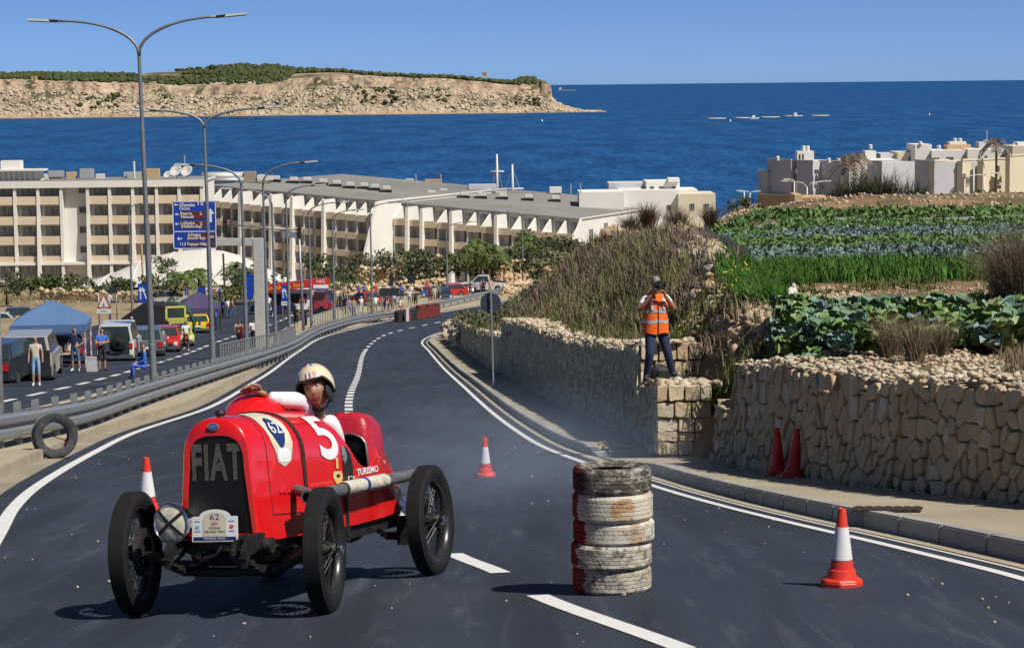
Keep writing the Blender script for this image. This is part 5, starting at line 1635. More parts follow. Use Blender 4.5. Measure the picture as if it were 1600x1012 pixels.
# drain grate in the pavement
p = G(1385, 797, PAV)
mb = MB(); slp = (R(p.x, p.y + .5) - R(p.x, p.y - .5))
dg_ = thing('drain_grate', 'long dark drain cover set in the pale pavement', 'drain cover', (p.x, p.y, R(p.x, p.y) + PAV))
L_, W_ = .30, .62
sx_ = (R(p.x + .3, p.y) - R(p.x - .3, p.y)) / .6
dgm = Matrix(((1, 0, 0, 0), (0, 1, 0, 0), (sx_, slp, 1, .005), (0, 0, 0, 1))) @ Matrix.Translation((0, 0, .007)) @ Matrix.Rotation(rad(-12), 4, 'Z')
mb = MB(); mb.M = dgm; mb.box((0, 0, 0), (.58, .62, .008)); mb.build('frame', mat('rusty_iron', (.045, .028, .022), .8, .2, var=.5, scale=20, bump=.5), dg_)
for i in range(7):
 mb = MB(); mb.M = dgm; mb.box((-.24 + i * .08, 0, .006), (.05, .56, .010)); mb.build('bar', MATS['rusty_iron'], dg_)
# round sign seen from the back
def pole_at(mb, base, top, r, seg=10, mi=0): mb.tube([base, top], r, seg, mi); return mb
M_GALV = mat('galvanised_steel', (.34, .36, .38), .5, .6, var=.18, scale=5)
M_GALVD = mat('weathered_pole', (.20, .225, .25), .55, .4, var=.15, scale=4)
p = G(771, 607, PAV); top = P(765, 455, p.y)
sg = thing('road_sign', 'round sign on a pole seen from its dark back, at the pavement edge', 'road sign', p)
h = top.z - p.z
MB().tube([(0, 0, 0), (-.05, 0, h)], .032, 10).build('post', M_GALV, sg, smooth=True, angle=40)
mb = MB(); mb.M = Matrix.Translation((-.06, -.04, h - .33)); mb.lathe([(.0001, -.006), (.285, -.006), (.292, 0), (.285, .006), (.0001, .006)], 36, axis='Y')
# sign plate sits behind the post as we see its back
mb.M = Matrix.Translation((-.05, .05, h - .33)); mb.v = []; mb.f = []; mb.mi = []
mb.lathe([(.0001, -.006), (.285, -.006), (.292, 0), (.285, .006), (.0001, .006)], 36, axis='Y')
mb.build('sign_plate', mat('sign_back', (.035, .055, .085), .5), sg)
for dz_ in (-.2, .14): MB().box((-.048, .02, h - .33 + dz_), (.09, .07, .035)).build('clamp', M_GALV, sg)
# litter: pale chips of stone and paper on the road
pp, ss = [], []
rl = random.Random(4)
for i in range(240):
 y = 9 + rl.random() ** 1.4 * 35; u = rl.random()
 x = lerp(L_LEFT(y), L_RIGHT(y), rl.choice([u, u ** 4, 1 - (1 - u) * .12]))
 pp.append((x, y, R(x, y) + .004)); ss.append(rl.uniform(.004, .013))
V, F = rocks(pp, ss, 77); tag(nmesh('grit', V, F, M_RUB), 'pale grit and chips scattered over the asphalt', 'grit', None, 'stuff')
# ================================================================== GUARD RAILS
def w_beam(line, y0, y1, z0, off, name, parent, flip=1, dz=0.0, step=1.0):
 prof = [(.02, 0), (.03, .02), (.08, .05), (.08, .11), (.01, .145), (.01, .185), (.08, .22), (.08, .28), (.03, .31), (.02, .33)]
 rows = []
 y = y0
 for y in ys(y0, y1, .008, step):
  x = line(y); d = (line(y + .1) - line(y - .1)) / .2; n = Vector((1, -d, 0)).normalized()
  z = R(x, y) + dz + z0
  rows.append([(x + n.x * (off + flip * a), y + n.y * (off + flip * a), z + b * 1.3) for a, b in prof])
 mb = MB().grid(rows)
 return mb.build(name, M_GALV, parent, smooth=True, angle=25)
gr = thing('guard_rail', 'long galvanised guard rail with close posts along the central verge', 'guard rail', (0, 0, 0))
w_beam(L_BAR, 22, 192, .28, .07, 'rail', gr)
w_beam(L_BAR, 22, 192, .28, -.07, 'rail', gr, -1)
pm = None
y = 22.6
while y < 191:
 x = L_BAR(y)
 if pm is None:
  mb = MB(); mb.box((0, 0, .30), (.016, .12, .84)); mb.box((.025, .055, .30), (.06, .014, .84)); mb.box((-.025, -.055, .30), (.06, .014, .84)); mb.box((.04, 0, .33), (.07, .06, .18))
  pm = mb.build('post', M_GALV, gr); pm.location = (x, y, R(x, y) + VK)
 else: share(pm, 'post', gr, Matrix.Translation((x, y, R(x, y) + VK)))
 y += 1.75 if y < 90 else 2.6
# second, pale rail beyond the bend
ln2 = gx([(640, 494), (690, 484), (760, 468), (800, 457), (845, 444)])
gr2 = thing('guard_rail', 'pale double-rail barrier at the outside of the far bend, in front of the crowd', 'guard rail', (0, 0, 0))
ya, yb = ln2.p[0][0], ln2.p[-1][0]
w_beam(ln2, ya, yb, .40, .06, 'rail', gr2, 1, 0, 2.0)
y = ya + .5; pm = None
while y < yb:
 x = ln2(y)
 if pm is None: pm = MB().box((0, 0, .35), (.12, .12, .8)).build('post', M_GALV, gr2); pm.location = (x, y, R(x, y))
 else: share(pm, 'post', gr2, Matrix.Translation((x, y, R(x, y))))
 y += 3.0
def railing(pts, h, label, n, bars=2, w=.05, mesh=False):
 """pedestrian railing through pixels on the ground"""
 P3 = [G(*q, VK - .02) for q in pts]
 t = thing('railing', label, 'railing', (0, 0, 0))
 L = [0]
 for a, b in zip(P3, P3[1:]): L.append(L[-1] + (b - a).length)
 def at(s):
  for i in range(len(P3) - 1):
   if s <= L[i + 1] + 1e-6: return P3[i].lerp(P3[i + 1], (s - L[i]) / (L[i + 1] - L[i]))
  return P3[-1]
 base = None
 for i in range(n + 1):
  p = at(L[-1] * i / n)
  if base is None: base = MB().box((0, 0, h / 2), (w, w, h)).build('post', M_GALV, t); base.location = p
  else: share(base, 'post', t, Matrix.Translation(p))
 for k in range(bars):
  zz_ = h - .04 - k * (h * .85 / max(1, bars - 1) if bars > 1 else 0)
  MB().tube([at(L[-1] * i / n) + Vector((0, 0, zz_)) for i in range(n + 1)], w * .5, 6).build('rail', M_GALV, t, smooth=True)
 return t
railing([(346, 590), (392, 572), (436, 556), (462, 540)], 1.15, 'grey mesh-like railing of close bars beside the big sign column', 46, 2, .045)
railing([(492, 514), (520, 503), (575, 491), (615, 484)], 1.0, 'pale open railing beside the crowd near the tyre barrier', 18, 2, .08)
# tyre barrier at the bend: stacks of red and black tyres, each stack a thing of tyres
M_TRED = mat('red_painted_tyre', (.16, .025, .022), .8, var=.35, scale=6, bump=.3)
M_TBLK = mat('bare_black_tyre', (.02, .021, .023), .8, var=.3, scale=6, bump=.3)
tv, tf = tyre_mesh(.31, .21, 14, 3, 2)
tmesh = {}
a, b = G(620, 503), G(684, 494)
for i in range(14):
 p = a.lerp(b, (i + .5) / 14)
 n = 4 if i < 7 else 5
 row = i % 2
 st = thing('tyre_stack', 'stack of %s tyres in the far bend barrier, %s' % ('black' if i in (0, 1, 4, 5) else 'dark red', ['first from the left', 'second from the left', 'third from the left', 'fourth from the left', 'fifth from the left', 'sixth from the left', 'seventh from the left', 'seventh from the right', 'sixth from the right', 'fifth from the right', 'fourth from the right', 'third from the right', 'second from the right', 'last on the right'][i]), 'tyre stack', (p.x, p.y + .5 * row, R(p.x, p.y)), 0, 'tyre stacks in the bend barrier')
 for k in range(n):
  m = M_TBLK if (i in (0, 1, 4, 5) or (k == n - 1 and i % 3 == 0)) else M_TRED
  if m.name not in tmesh: o = MB().add(tv, tf).build('tyre', m, st, smooth=True, angle=30); tmesh[m.name] = o; o.location = (0, 0, .105 + k * .212)
  else: share(tmesh[m.name], 'tyre', st, Matrix.Translation((0, 0, .105 + k * .212)))
p = G(637, 502); wp = MB().box((0, 0, .5), (.22, .1, 1.0)).build('marker_post', M_WHITEP); wp.location = p; tag(wp, 'white marker post standing against the tyre barrier', 'marker post')
# ================================================================== LAMP POSTS, SIGNS, SIGNALS
def lamp_post(px, py, top, arms, label, group, tilt=0.0, Y=None, r0=.10):
 """arms: list of (dx, rise) in metres"""
 b = G(px, py, VK) if Y is None else P(px, py, Y)
 h = P(px, top, b.y).z - b.z
 t = thing('street_lamp', label, 'street lamp', b, 0, group); t.rotation_euler = (0, rad(tilt), 0)
 MB().tube([(0, 0, -.3), (0, 0, h * .12), (0, 0, h * .12 + .01), (0, 0, h * .5), (0, 0, h * .5 + .01), (0, 0, h)], [r0 * 1.15, r0 * 1.12, r0, r0 * .9, r0 * .78, r0 * .55], 12).build('pole', M_GALVD, t, smooth=True, angle=40)
 for dx, rise in arms:
  s = math.copysign(1, dx); pts = []
  for i in range(13):
   u = i / 12
   x = dx * (1 - math.cos(u * math.pi / 2)) ** .92; z = h + rise * (math.sin(u * math.pi / 2)) ** .8
   pts.append((x, 0, z))
  MB().tube(pts, [r0 * .50] * 7 + [r0 * .4] * 6, 8).build('arm', M_GALVD, t, smooth=True)
  hx = dx + s * .42
  mb = MB(); mb.M = Matrix.Translation((hx, 0, h + rise + .03)) @ Matrix.Rotation(rad(-4) * s, 4, 'Y')
  mb.box((-s * .34, 0, 0), (.32, .12, .10), mi=1); mb.box((s * .12, 0, .0), (.72, .26, .07), taper=.8, mi=0); mb.box((s * .12, 0, -.045), (.62, .20, .02), mi=2)
  mb.build('lamp_head', [mat('lamp_shell', (.42, .43, .42), .4), M_BLACKD, mat('lamp_diffuser', (.62, .60, .48), .3)], t, bevel=.01)
 return t
GL = 'street lamps along the central verge'
lamp_post(240, 597, 88, [(-2.5, 1.15), (2.5, 1.15)], 'tall double-armed street lamp nearest the camera, left of the big blue sign', GL, -1.0)
lamp_post(333, 572, 200, [(-1.9, .72), (2.2, .72)], 'double-armed street lamp in front of the big blue direction sign', GL, -.8)
lamp_post(386, 560, 290, [(-2.05, .95)], 'street lamp with one arm to the left, behind the double-armed lamps', GL, -.6)
lamp_post(419, 545, 290, [(2.0, 1.15)], 'street lamp with one arm to the right, in front of the sign column', GL, -.6)
lamp_post(431, 536, 322, [(-2.0, 1.0)], 'slim street lamp just right of the grey sign column, arm to the left', GL, -.4)
lamp_post(453, 528, 310, [(1.6, .75)], 'slim street lamp left of the signal mast, arm to the right', GL, -.5)
lamp_post(487, 512, 335, [(2.0, .8)], 'slim street lamp right of the signal mast, arm to the right', GL, -.4)
lamp_post(523, 499, 345, [(1.6, .8)], 'slim street lamp between the red kiosk and the red sports car', GL, -.3)
lamp_post(582, 492, 330, [(2.3, .7)], 'slim street lamp standing beside the red sports car', GL, -.3)
lamp_post(699, 463, 360, [(2.2, .8)], 'far street lamp standing in the crowd beside the red overalls', GL, -.2)
lamp_post(207, 489, 332, [(1.0, .75)], 'thin street lamp in front of the hotel, behind the white four-wheel drive', GL, -.5, Y=205)
lamp_post(817, 440, 338, [(-1.6, .6)], 'far street lamp standing before the reddish wall', GL, 0, Y=262)
M_SIGNB = mat('sign_blue', (.012, .055, .40), .4, var=.05)
M_SIGNBR = mat('sign_brown', (.13, .03, .014), .45, var=.05)
M_SIGNW = mat('sign_white', (.72, .73, .74), .45, var=.03)
# direction sign on a cantilever column
cb = G(410, 556, VK)
ds = thing('direction_sign', 'big blue direction sign with brown panels on a grey cantilever column', 'road sign', cb)
SD = cb.y
S_ = SD / 3600
def lx(px): return P(px, 400, SD).x - cb.x
def lz(py, px=306): return P(px, py, SD).z - cb.z
ctop = lz(372, 404)
MB().box((lx(404), 0, ctop / 2), (.46, .4, ctop)).build('column', mat('sign_column', (.46, .46, .43), .6), ds, bevel=.02)
zarm = lz(378, 370)
MB().box(((lx(408) + lx(330)) / 2, .0, zarm), (lx(408) - lx(330), .35, .34)).build('arm', MATS['sign_column'], ds, bevel=.02)
xa_, xb_, za_, zb_ = lx(273), lx(340.5), lz(388), lz(313.5)
def splate(x0, x1, z0, z1, y, m, name, par, th=.03):
 return MB().box(((x0 + x1) / 2, y, (z0 + z1) / 2), (x1 - x0, th, z1 - z0)).build(name, m, par)
bp = splate(xa_, xb_, za_, zb_, -.30, M_SIGNB, 'panel', ds, .08)
bw = .04
for (q0, q1, r0_, r1_) in ((xa_, xb_, za_, za_ + bw), (xa_, xb_, zb_ - bw, zb_), (xa_, xa_ + bw, za_, zb_), (xb_ - bw, xb_, za_, zb_), (xa_, xb_, lz(361.5), lz(361.5) + bw)):
 splate(q0, q1, r0_, r1_, -.345, M_SIGNW, 'border', bp, .012)
def stext(t, px, py, hpx, m=M_SIGNW, wpx=None, par=bp, y=-.366, align=0):
 v, f = text_mesh(t, hpx * S_ * 1.35, 0, 2, wpx * S_ if wpx else None, .004)
 MB().add([(p[0] + lx(px), y, p[1] + lz(py)) for p in v], f).build('lettering', m, par)
for (x0, x1, y0_, y1_) in ((284.5, 323, 329.5, 341), (284.5, 323, 344.5, 356), (294, 338, 364, 373.5), (294, 338, 377, 384)):
 splate(lx(x0), lx(x1), lz(y1_), lz(y0_), -.348, M_SIGNBR, 'brown_panel', bp, .014)
stext('G\u0127awdex', 296, 319.5, 6, wpx=25); stext('(Gozo)', 292, 325, 5, wpx=16)
stext('Riserva', 294, 332.8, 5, wpx=18, y=-.358); stext('Naturali', 296, 338, 5, wpx=20, y=-.358)
stext('L-G\u0127adira', 296, 347.8, 5, wpx=22, y=-.358); stext('(Mellie\u0127a Bay)', 302, 353, 5, wpx=32, y=-.358)
stext('Il-Prajjet', 306, 366.3, 5, wpx=20, y=-.358); stext('(Anchor Bay)', 309, 371.2, 5, wpx=28, y=-.358)
stext('Popeye Village', 312, 380.5, 5, wpx=34, y=-.358); stext('km', 333, 369, 5, wpx=7, y=-.358)
stext('11.5', 288, 380.5, 5, wpx=9)
def arrow(px, py, L, w, ang, par=bp, y=-.36, m=M_SIGNW):
 pts = [(-.12, -.5), (.12, -.5), (.12, .1), (.4, .1), (0, .5), (-.4, .1), (-.12, .1)]
 c, s = math.cos(rad(ang)), math.sin(rad(ang))
 V = [((a * w * c - b * L * s) * S_ + lx(px), y, (a * w * s + b * L * c) * S_ + lz(py)) for a, b in pts]
 MB().add(V, [tuple(range(7))]).build('arrow', m, par)
arrow(332, 336, 22, 16, 0); arrow(279, 319, 6, 7, 90); arrow(280, 334, 6, 7, 90); arrow(279.5, 349, 6, 7, 90); arrow(283, 372, 8, 8, 90)
for i, (yy) in enumerate((318, 333.5, 349)):
 stext(['12', '2', '2'][i], 317 if i else 316, yy, 5, wpx=[9, 4, 4][i], y=-.358 - .002 * (i == 0))
# traffic signal on a mast arm
mb_ = G(474, 516, VK)
ts = thing('traffic_signal', 'traffic signal hung on a long mast arm beside the big sign', 'traffic light', mb_)
D_ = mb_.y
q = lambda px, py: P(px, py, D_) - mb_
tp = q(467, 358)
MB().tube([(0, 0, 0), (tp.x, 0, tp.z + .1)], [.11, .07], 10).build('mast', M_GALV, ts, smooth=True)
e0 = q(356, 351)
MB().tube([(tp.x, 0, tp.z - .05), (e0.x, 0, e0.z)], [.07, .045], 8).build('arm', M_GALV, ts, smooth=True)
w0, w1 = q(440, 362), q(466, 366)
MB().box(((w0.x + w1.x) / 2, -.06, (w0.z + w1.z) / 2 - .12), (w1.x - w0.x, .05, .42)).build('sign_board', M_GALV, ts)
for (cx_, cy_, s_) in ((352, 351, 1.0), (468, 362, .75)):
 c = q(cx_, cy_)
 hdm = MB().box((c.x, -.05, c.z), (.30 * s_, .25, 1.0 * s_)).build('signal_head', M_BLACKD, ts, bevel=.03)
 for k, colr in enumerate(((.09, .01, .01), (.08, .04, .005), (.01, .05, .02))):
  MB().lathe([(.0001, -.19), (.10 * s_, -.185), (.11 * s_, -.17)], 12, axis='Y', c=(c.x, 0, c.z + (.31 - .31 * k) * s_)).build('lens', mat('signal_lens_%d' % k, colr, .3), hdm)
# smaller signs
def post_sign(px, py0, py1, base, w_px, label, build, Y=None, posts=1, name='road_sign'):
 b = G(px, base) if Y is None else P(px, base, Y)
 t = thing(name, label, 'road sign', b)
 u = b.y / 3600; zt = P(px, py0, b.y).z - b.z; zb = P(px, py1, b.y).z - b.z; w = w_px * u
 for k in range(posts):
  x = 0 if posts == 1 else (-.35 + .7 * k / (posts - 1)) * w
  MB().tube([(x, .06, 0), (x, .06, zt - .05)], .04, 8).build('post', M_GALV, t, smooth=True)
 build(t, w, zb, zt, u)
 return t
def blue_arrows(t, w, zb, zt, u):
 pl = MB().box((0, 0, (zb + zt) / 2 + .12 * (zt - zb)), (w, .03, (zt - zb) * .76)).build('panel', M_SIGNB, t, bevel=.01)
 for x, a in ((-.22, 0), (.18, 18)):
  H_ = (zt - zb) * .52; c, s = math.cos(rad(a)), math.sin(rad(a))
  V = [((p_ * w * .5 * c - q_ * H_ * s) + x * w, -.02, (p_ * w * .5 * s + q_ * H_ * c) + (zb + zt) / 2 + .12 * (zt - zb)) for p_, q_ in [(-.12, -.5), (.12, -.5), (.12, .15), (.4, .15), (0, .5), (-.4, .15), (-.12, .15)]]
  MB().add(V, [tuple(range(7))]).build('arrow', M_SIGNW, pl)
 sp = MB().box((0, 0, zb + (zt - zb) * .10), (w, .03, (zt - zb) * .20)).build('sub_panel', M_SIGNW, t)
 v, f = text_mesh('500m', (zt - zb) * .16, 0, 2, w * .7); MB().add([(p[0], -.02, p[1] + zb + (zt - zb) * .10) for p in v], f).build('lettering', M_BLACKD, sp)
post_sign(224, 443, 481, 500, 15, 'blue lane-arrow sign with white sub-plate behind the near street lamp', blue_arrows, Y=190)
post_sign(446, 446, 477, 516, 11, 'blue lane-arrow sign with white sub-plate before the red kiosk', blue_arrows, posts=2)
def blue_small(t, w, zb, zt, u):
 pl = MB().box((-.33 * w, 0, (zb + zt) / 2), (w * .32, .03, zt - zb)).build('panel', M_SIGNB, t)
 pl2 = MB().box((.17 * w, 0, (zb + zt) / 2), (w * .66, .03, (zt - zb) * .95)).build('panel', M_SIGNW, t)
 for k in range(3): MB().box((.10 * w + .06 * w * (k % 2), -.02, zb + (zt - zb) * (.22 + .26 * k)), (w * .40, .012, (zt - zb) * .14)).build('stripe', mat('sign_red', (.45, .03, .03), .5), pl2)
 MB().box((.43 * w, -.02, (zb + zt) / 2), (w * .10, .012, (zt - zb) * .8)).build('stripe', M_SIGNB, pl2)
post_sign(328, 449, 463, 480, 38, 'small blue and white board with red stripes above the purple canopy', blue_small, Y=215, posts=2)
def tri(t, w, zb, zt, u):
 H_ = (zt - zb); zc = zb + H_ * .27
 P_ = lambda k, y: [(-w / 2 * k, y, zc + (1 - k) * H_ * .22), (w / 2 * k, y, zc + (1 - k) * H_ * .22), (0, y, zt - (1 - k) * H_ * .42)]
 MB().add(P_(1, 0) + P_(1, .02), [(0, 1, 2), (5, 4, 3), (0, 3, 4, 1), (1, 4, 5, 2), (2, 5, 3, 0)]).build('warning_triangle', mat('sign_red', (.45, .03, .03), .5), t)
 MB().add(P_(.72, -.012), [(0, 1, 2)]).build('panel', M_SIGNW, t)
 MB().box((0, -.016, zb + H_ * .42), (w * .10, .004, H_ * .10)).box((0, -.016, zb + H_ * .52), (w * .05, .004, H_ * .06)).build('symbol', M_BLACKD, t)
 sp = MB().box((0, 0, zb + H_ * .12), (w * .95, .03, H_ * .22)).build('sub_panel', M_SIGNW, t)
 v, f = text_mesh('500m', H_ * .14, 0, 2, w * .5); MB().add([(p[0], -.02, p[1] + zb + H_ * .12) for p in v], f).build('lettering', M_BLACKD, sp)
post_sign(163, 458, 490, 506, 23, 'red-bordered warning triangle with white sub-plate, behind the blue gazebo', tri, Y=150, posts=2)
def black_back(t, w, zb, zt, u): MB().box((0, 0, (zb + zt) / 2), (w, .04, zt - zb)).build('panel', mat('dark_board', (.02, .03, .04), .5), t)
post_sign(609, 450, 462, 494, 32, 'dark sign board seen from behind, on two posts in the crowd', black_back, posts=2)
post_sign(643, 430, 442, 470, 12, 'small dark sign back behind the crowd, right of the taller black one', black_back, Y=240)
post_sign(612, 427, 446, 475, 7, 'narrow tall black sign back rising behind the crowd', black_back, Y=238)
post_sign(178, 449, 458, 505, 14, 'dark rectangular sign back right of the warning triangle', black_back, Y=175, posts=2)
def banner(t, w, zb, zt, u): MB().box((0, 0, (zb + zt) / 2), (w, .06, zt - zb)).build('panel', M_SIGNB, t)
post_sign(391, 428, 468, 492, 11, 'plain tall blue banner board left of the grey sign column', banner, Y=190, name='banner')
pz = P(3, 660, 44); s0 = thing('sign_post', 'bare grey sign post at the left edge, behind the guard rail', 'post', (pz.x, pz.y, R(pz.x, pz.y)))
MB().tube([(0, 0, 0), (-.02, 0, 3.6)], .055, 10).build('post', M_GALV, s0, smooth=True)
MB().lathe([(.0001, -.01), (.15, -.01), (.15, .01), (.0001, .01)], 24, axis='Y', c=(-.12, -.08, 2.9)).build('sign_plate', mat('red_disc', (.45, .02, .03), .5), s0)
# ================================================================== SEA AND ISLAND
SEA = -43.0
def sea_mat():
 t = NT('sea_water')
 big = t.noise(.004, 5, .6, sc3=(1, 2.5, 1)); mid = t.noise(.05, 5, .65, sc3=(.6, 1.5, 1)); rip = t.noise(1.0, 5, .75, sc3=(.22, .05, 1)); far = t.noise(1.0, 4, .7, sc3=(.03, .006, 1))
 c = t.ramp(big, [(.35, (.005, .045, .15)), (.65, (.008, .060, .19))])
 c = t.mix(t.ramp(mid, [(.40, (0, 0, 0)), (.62, (.55, .55, .55))]), c, (.012, .085, .25))
 c = t.mix(t.ramp(rip, [(.42, (0, 0, 0)), (.60, (.85, .85, .85))]), c, (.028, .125, .30))
 c = t.mix(t.ramp(far, [(.40, (.55, .55, .55)), (.58, (0, 0, 0))]), c, (.003, .030, .11))
 t.col(c).set(rough=.5, spec=.10)
 t.bump(t.math('ADD', rip, mid), .5, .6)
 return t.m
M_SEA = sea_mat()
ysea = [330, 420, 520, 700, 1000, 1500, 2200, 3300, 5000, 8000, 14000, 26000, 50000, 90000]
tag(MB().grid([[(x * y, y, SEA) for x in (-1.2, -.6, -.25, 0, .25, .6, 1.2)] for y in ysea]).build('sea', M_SEA), kind='structure')
# ---- the island: stepped limestone cliffs with a scrub covered top
ID = SEA / P(500, 180, 1).z
def isl_top(px):
 """skyline (y pixel of the ground under the trees) along the photograph"""
 pts = [(-300, 122), (0, 117), (60, 118), (150, 118), (260, 110), (340, 103), (400, 104), (440, 110), (520, 112), (560, 116), (640, 122), (720, 126), (800, 131), (822, 124), (850, 124), (863, 128), (870, 146), (885, 152), (905, 160), (925, 168), (936, 172), (960, 178)]
 for (a, p), (b, q) in zip(pts, pts[1:]):
  if px <= b: return lerp(p, q, max(0, (px - a) / (b - a)))
 return 180
def cliff_foot(px):
 pts = [(-300, 135), (0, 132), (120, 136), (260, 143), (400, 142), (460, 132), (520, 124), (600, 128), (700, 130), (800, 140), (866, 146), (880, 155), (960, 178)]
 for (a, p), (b, q) in zip(pts, pts[1:]):
  if px <= b: return lerp(p, q, max(0, (px - a) / (b - a)))
 return 180
def hz(px): return 131.5 - (px - 800) * .0105
def isl_h(px, py, D): return P(px, py, D).z
pts = []
nx_ = 560
cols_px = [-420 + 1372 * i / nx_ for i in range(nx_ + 1)]
M_PXW = ID / FPX
rows_n = []
prof_t = [0, .06, .12, .2, .3, .4, .5, .6, .7, .8, .88, .94, 1.0]
for px in cols_px:
 X = (px - 800) * M_PXW
 coast = ID + 25 * mnoise.noise(Vector((X * .008, 1, 0))) + 9 * mnoise.noise(Vector((X * .04, 2, 0)))
 ft, tp = cliff_foot(px), isl_top(px)
 zf = isl_h(px, ft + 8, coast + 90); zt = isl_h(px, min(ft - 7 if px < 850 else ft - 14, ft - .5), coast + 110)
 zt2 = isl_h(px, tp, coast + 330)
 if px > 868: zt = zf + 1; zt2 = min(zt2, zf)
 zf = max(zf, SEA + .2); zt = max(zt, zf + .3)
 row = []
 jag = 7 * mnoise.noise(Vector((X * .02, 3, 0))) + 5 * mnoise.noise(Vector((X * .07, 4, 0)))
 row.append((X, coast - 12, SEA - 3))
 for k in range(1, 11):      # scree slope from the water to the cliff
  t = k / 10
  yy = coast + 92 * t + jag * t
  z = lerp(SEA, zf, t ** .85)
  z += (5.5 * mnoise.noise(Vector((X * .04, yy * .05, 1))) + 4.6 * mnoise.noise(Vector((X * .13, yy * .13, 6))) + 1.8 * mnoise.noise(Vector((X * .31, yy * .3, 8)))) * min(1, t * 2.5) * (.35 if px > 900 else 1)
  row.append((X + 2 * mnoise.noise(Vector((X * .1, yy * .1, 9))), yy, max(z, SEA - 1 + t * 2)))
 for k in range(1, 6):       # cliff face
  t = k / 5
  yy = coast + 94 + jag + 10 * t + 3 * mnoise.noise(Vector((X * .12, t * 3, 7)))
  row.append((X, yy, lerp(zf, zt, t) + .8 * mnoise.noise(Vector((X * .2, t * 4, 3)))))
 for k in range(1, 8):       # top
  t = k / 7
  yy = coast + 110 + 220 * t
  row.append((X, yy, lerp(zt, max(zt2, zt if px < 860 else zf), t ** .8) + 1.6 * mnoise.noise(Vector((X * .03, yy * .03, 2)))))
 row.append((X, coast + 700, lerp(SEA, row[-1][2], .9) if px < 840 else SEA - 5))
 pts.append(row)
def isl_mat():
 t = NT('island_rock')
 ge = t.n('NewGeometry'); sp = t.n('SeparateXYZ'); t.l(ge.outputs['Position'], sp.inputs[0]); sn = t.n('SeparateXYZ'); t.l(ge.outputs['Normal'], sn.inputs[0])
 n1 = t.noise(.035, 7, .72); n2 = t.noise(.16, 6, .75); n3 = t.noise(.012, 4, .6); st = t.noise(.05, 5, .7, sc3=(.5, .5, 5))
 rock = t.ramp(t.math('ADD', t.math('MULTIPLY', n1, .45), t.math('MULTIPLY', n2, .55)), [(.36, (.12, .10, .075)), (.46, (.34, .26, .185)), (.56, (.52, .41, .30)), (.68, (.64, .54, .42))])
 cliff = t.ramp(st, [(.3, (.42, .26, .15)), (.5, (.58, .40, .25)), (.7, (.66, .50, .35))])
 steep = t.math('LESS_THAN', t.math('ABSOLUTE', sn.outputs['Z']), .42)
 c = t.mix(t.math('MULTIPLY', steep, .8), rock, cliff)
 scrub = t.ramp(n2, [(.35, (.035, .042, .02)), (.65, (.075, .082, .038))])
 f = t.math('MULTIPLY', t.ramp(n3, [(.46, (0, 0, 0)), (.56, (1, 1, 1))]), t.ramp(n1, [(.46, (0, 0, 0)), (.54, (.9, .9, .9))]))
 low = t.math('GREATER_THAN', sp.outputs['Z'], SEA + 9)
 c = t.mix(t.math('MULTIPLY', t.math('MULTIPLY', f, low), t.math('SUBTRACT', 1.0, steep)), c, scrub)
 topz = t.math('GREATER_THAN', sp.outputs['Y'], ID + 150)
 c = t.mix(t.math('MULTIPLY', topz, t.ramp(n3, [(.36, (.25, .25, .25)), (.5, (.95, .95, .95))])), c, t.ramp(n2, [(.35, (.05, .055, .025)), (.65, (.17, .15, .08))]))
 wet = t.math('LESS_THAN', sp.outputs['Z'], SEA + 2.2)
 c = t.mix(t.math('MULTIPLY', wet, .6), c, (.36, .25, .11))
 t.col(c).set(rough=.95, spec=.1).bump(n2, .8, 3.0)
 return t.m
tag(MB().grid(pts).build('island', isl_mat(), smooth=False), kind='structure')
rs = random.Random(12)
# boulders along the island shore and on the scree
pp, ss = [], []
for i in range(2600):
 px = rs.uniform(-100, 930); X = (px - 800) * M_PXW; t = rs.random()
 coast = ID + 25 * mnoise.noise(Vector((X * .008, 1, 0))) + 9 * mnoise.noise(Vector((X * .04, 2, 0)))
 zf = max(SEA, isl_h(px, cliff_foot(px) + 8, coast + 90)); yy = coast + 92 * t
 pp.append((X, yy, lerp(SEA, zf, t ** .85) + .5)); ss.append(rs.uniform(1.0, 3.2) * (1.6 if rs.random() < .1 else 1) * (.7 if px > 890 else 1))
V, F = rocks(pp, ss, 31, .8); tag(nmesh('island_boulders', V, F, stone_mat('island_boulder', [(.50, .42, .31), (.40, .32, .23), (.56, .48, .37), (.46, .36, .25)], .1)), 'pale fallen boulders covering the island slopes', 'boulders', None, 'stuff')
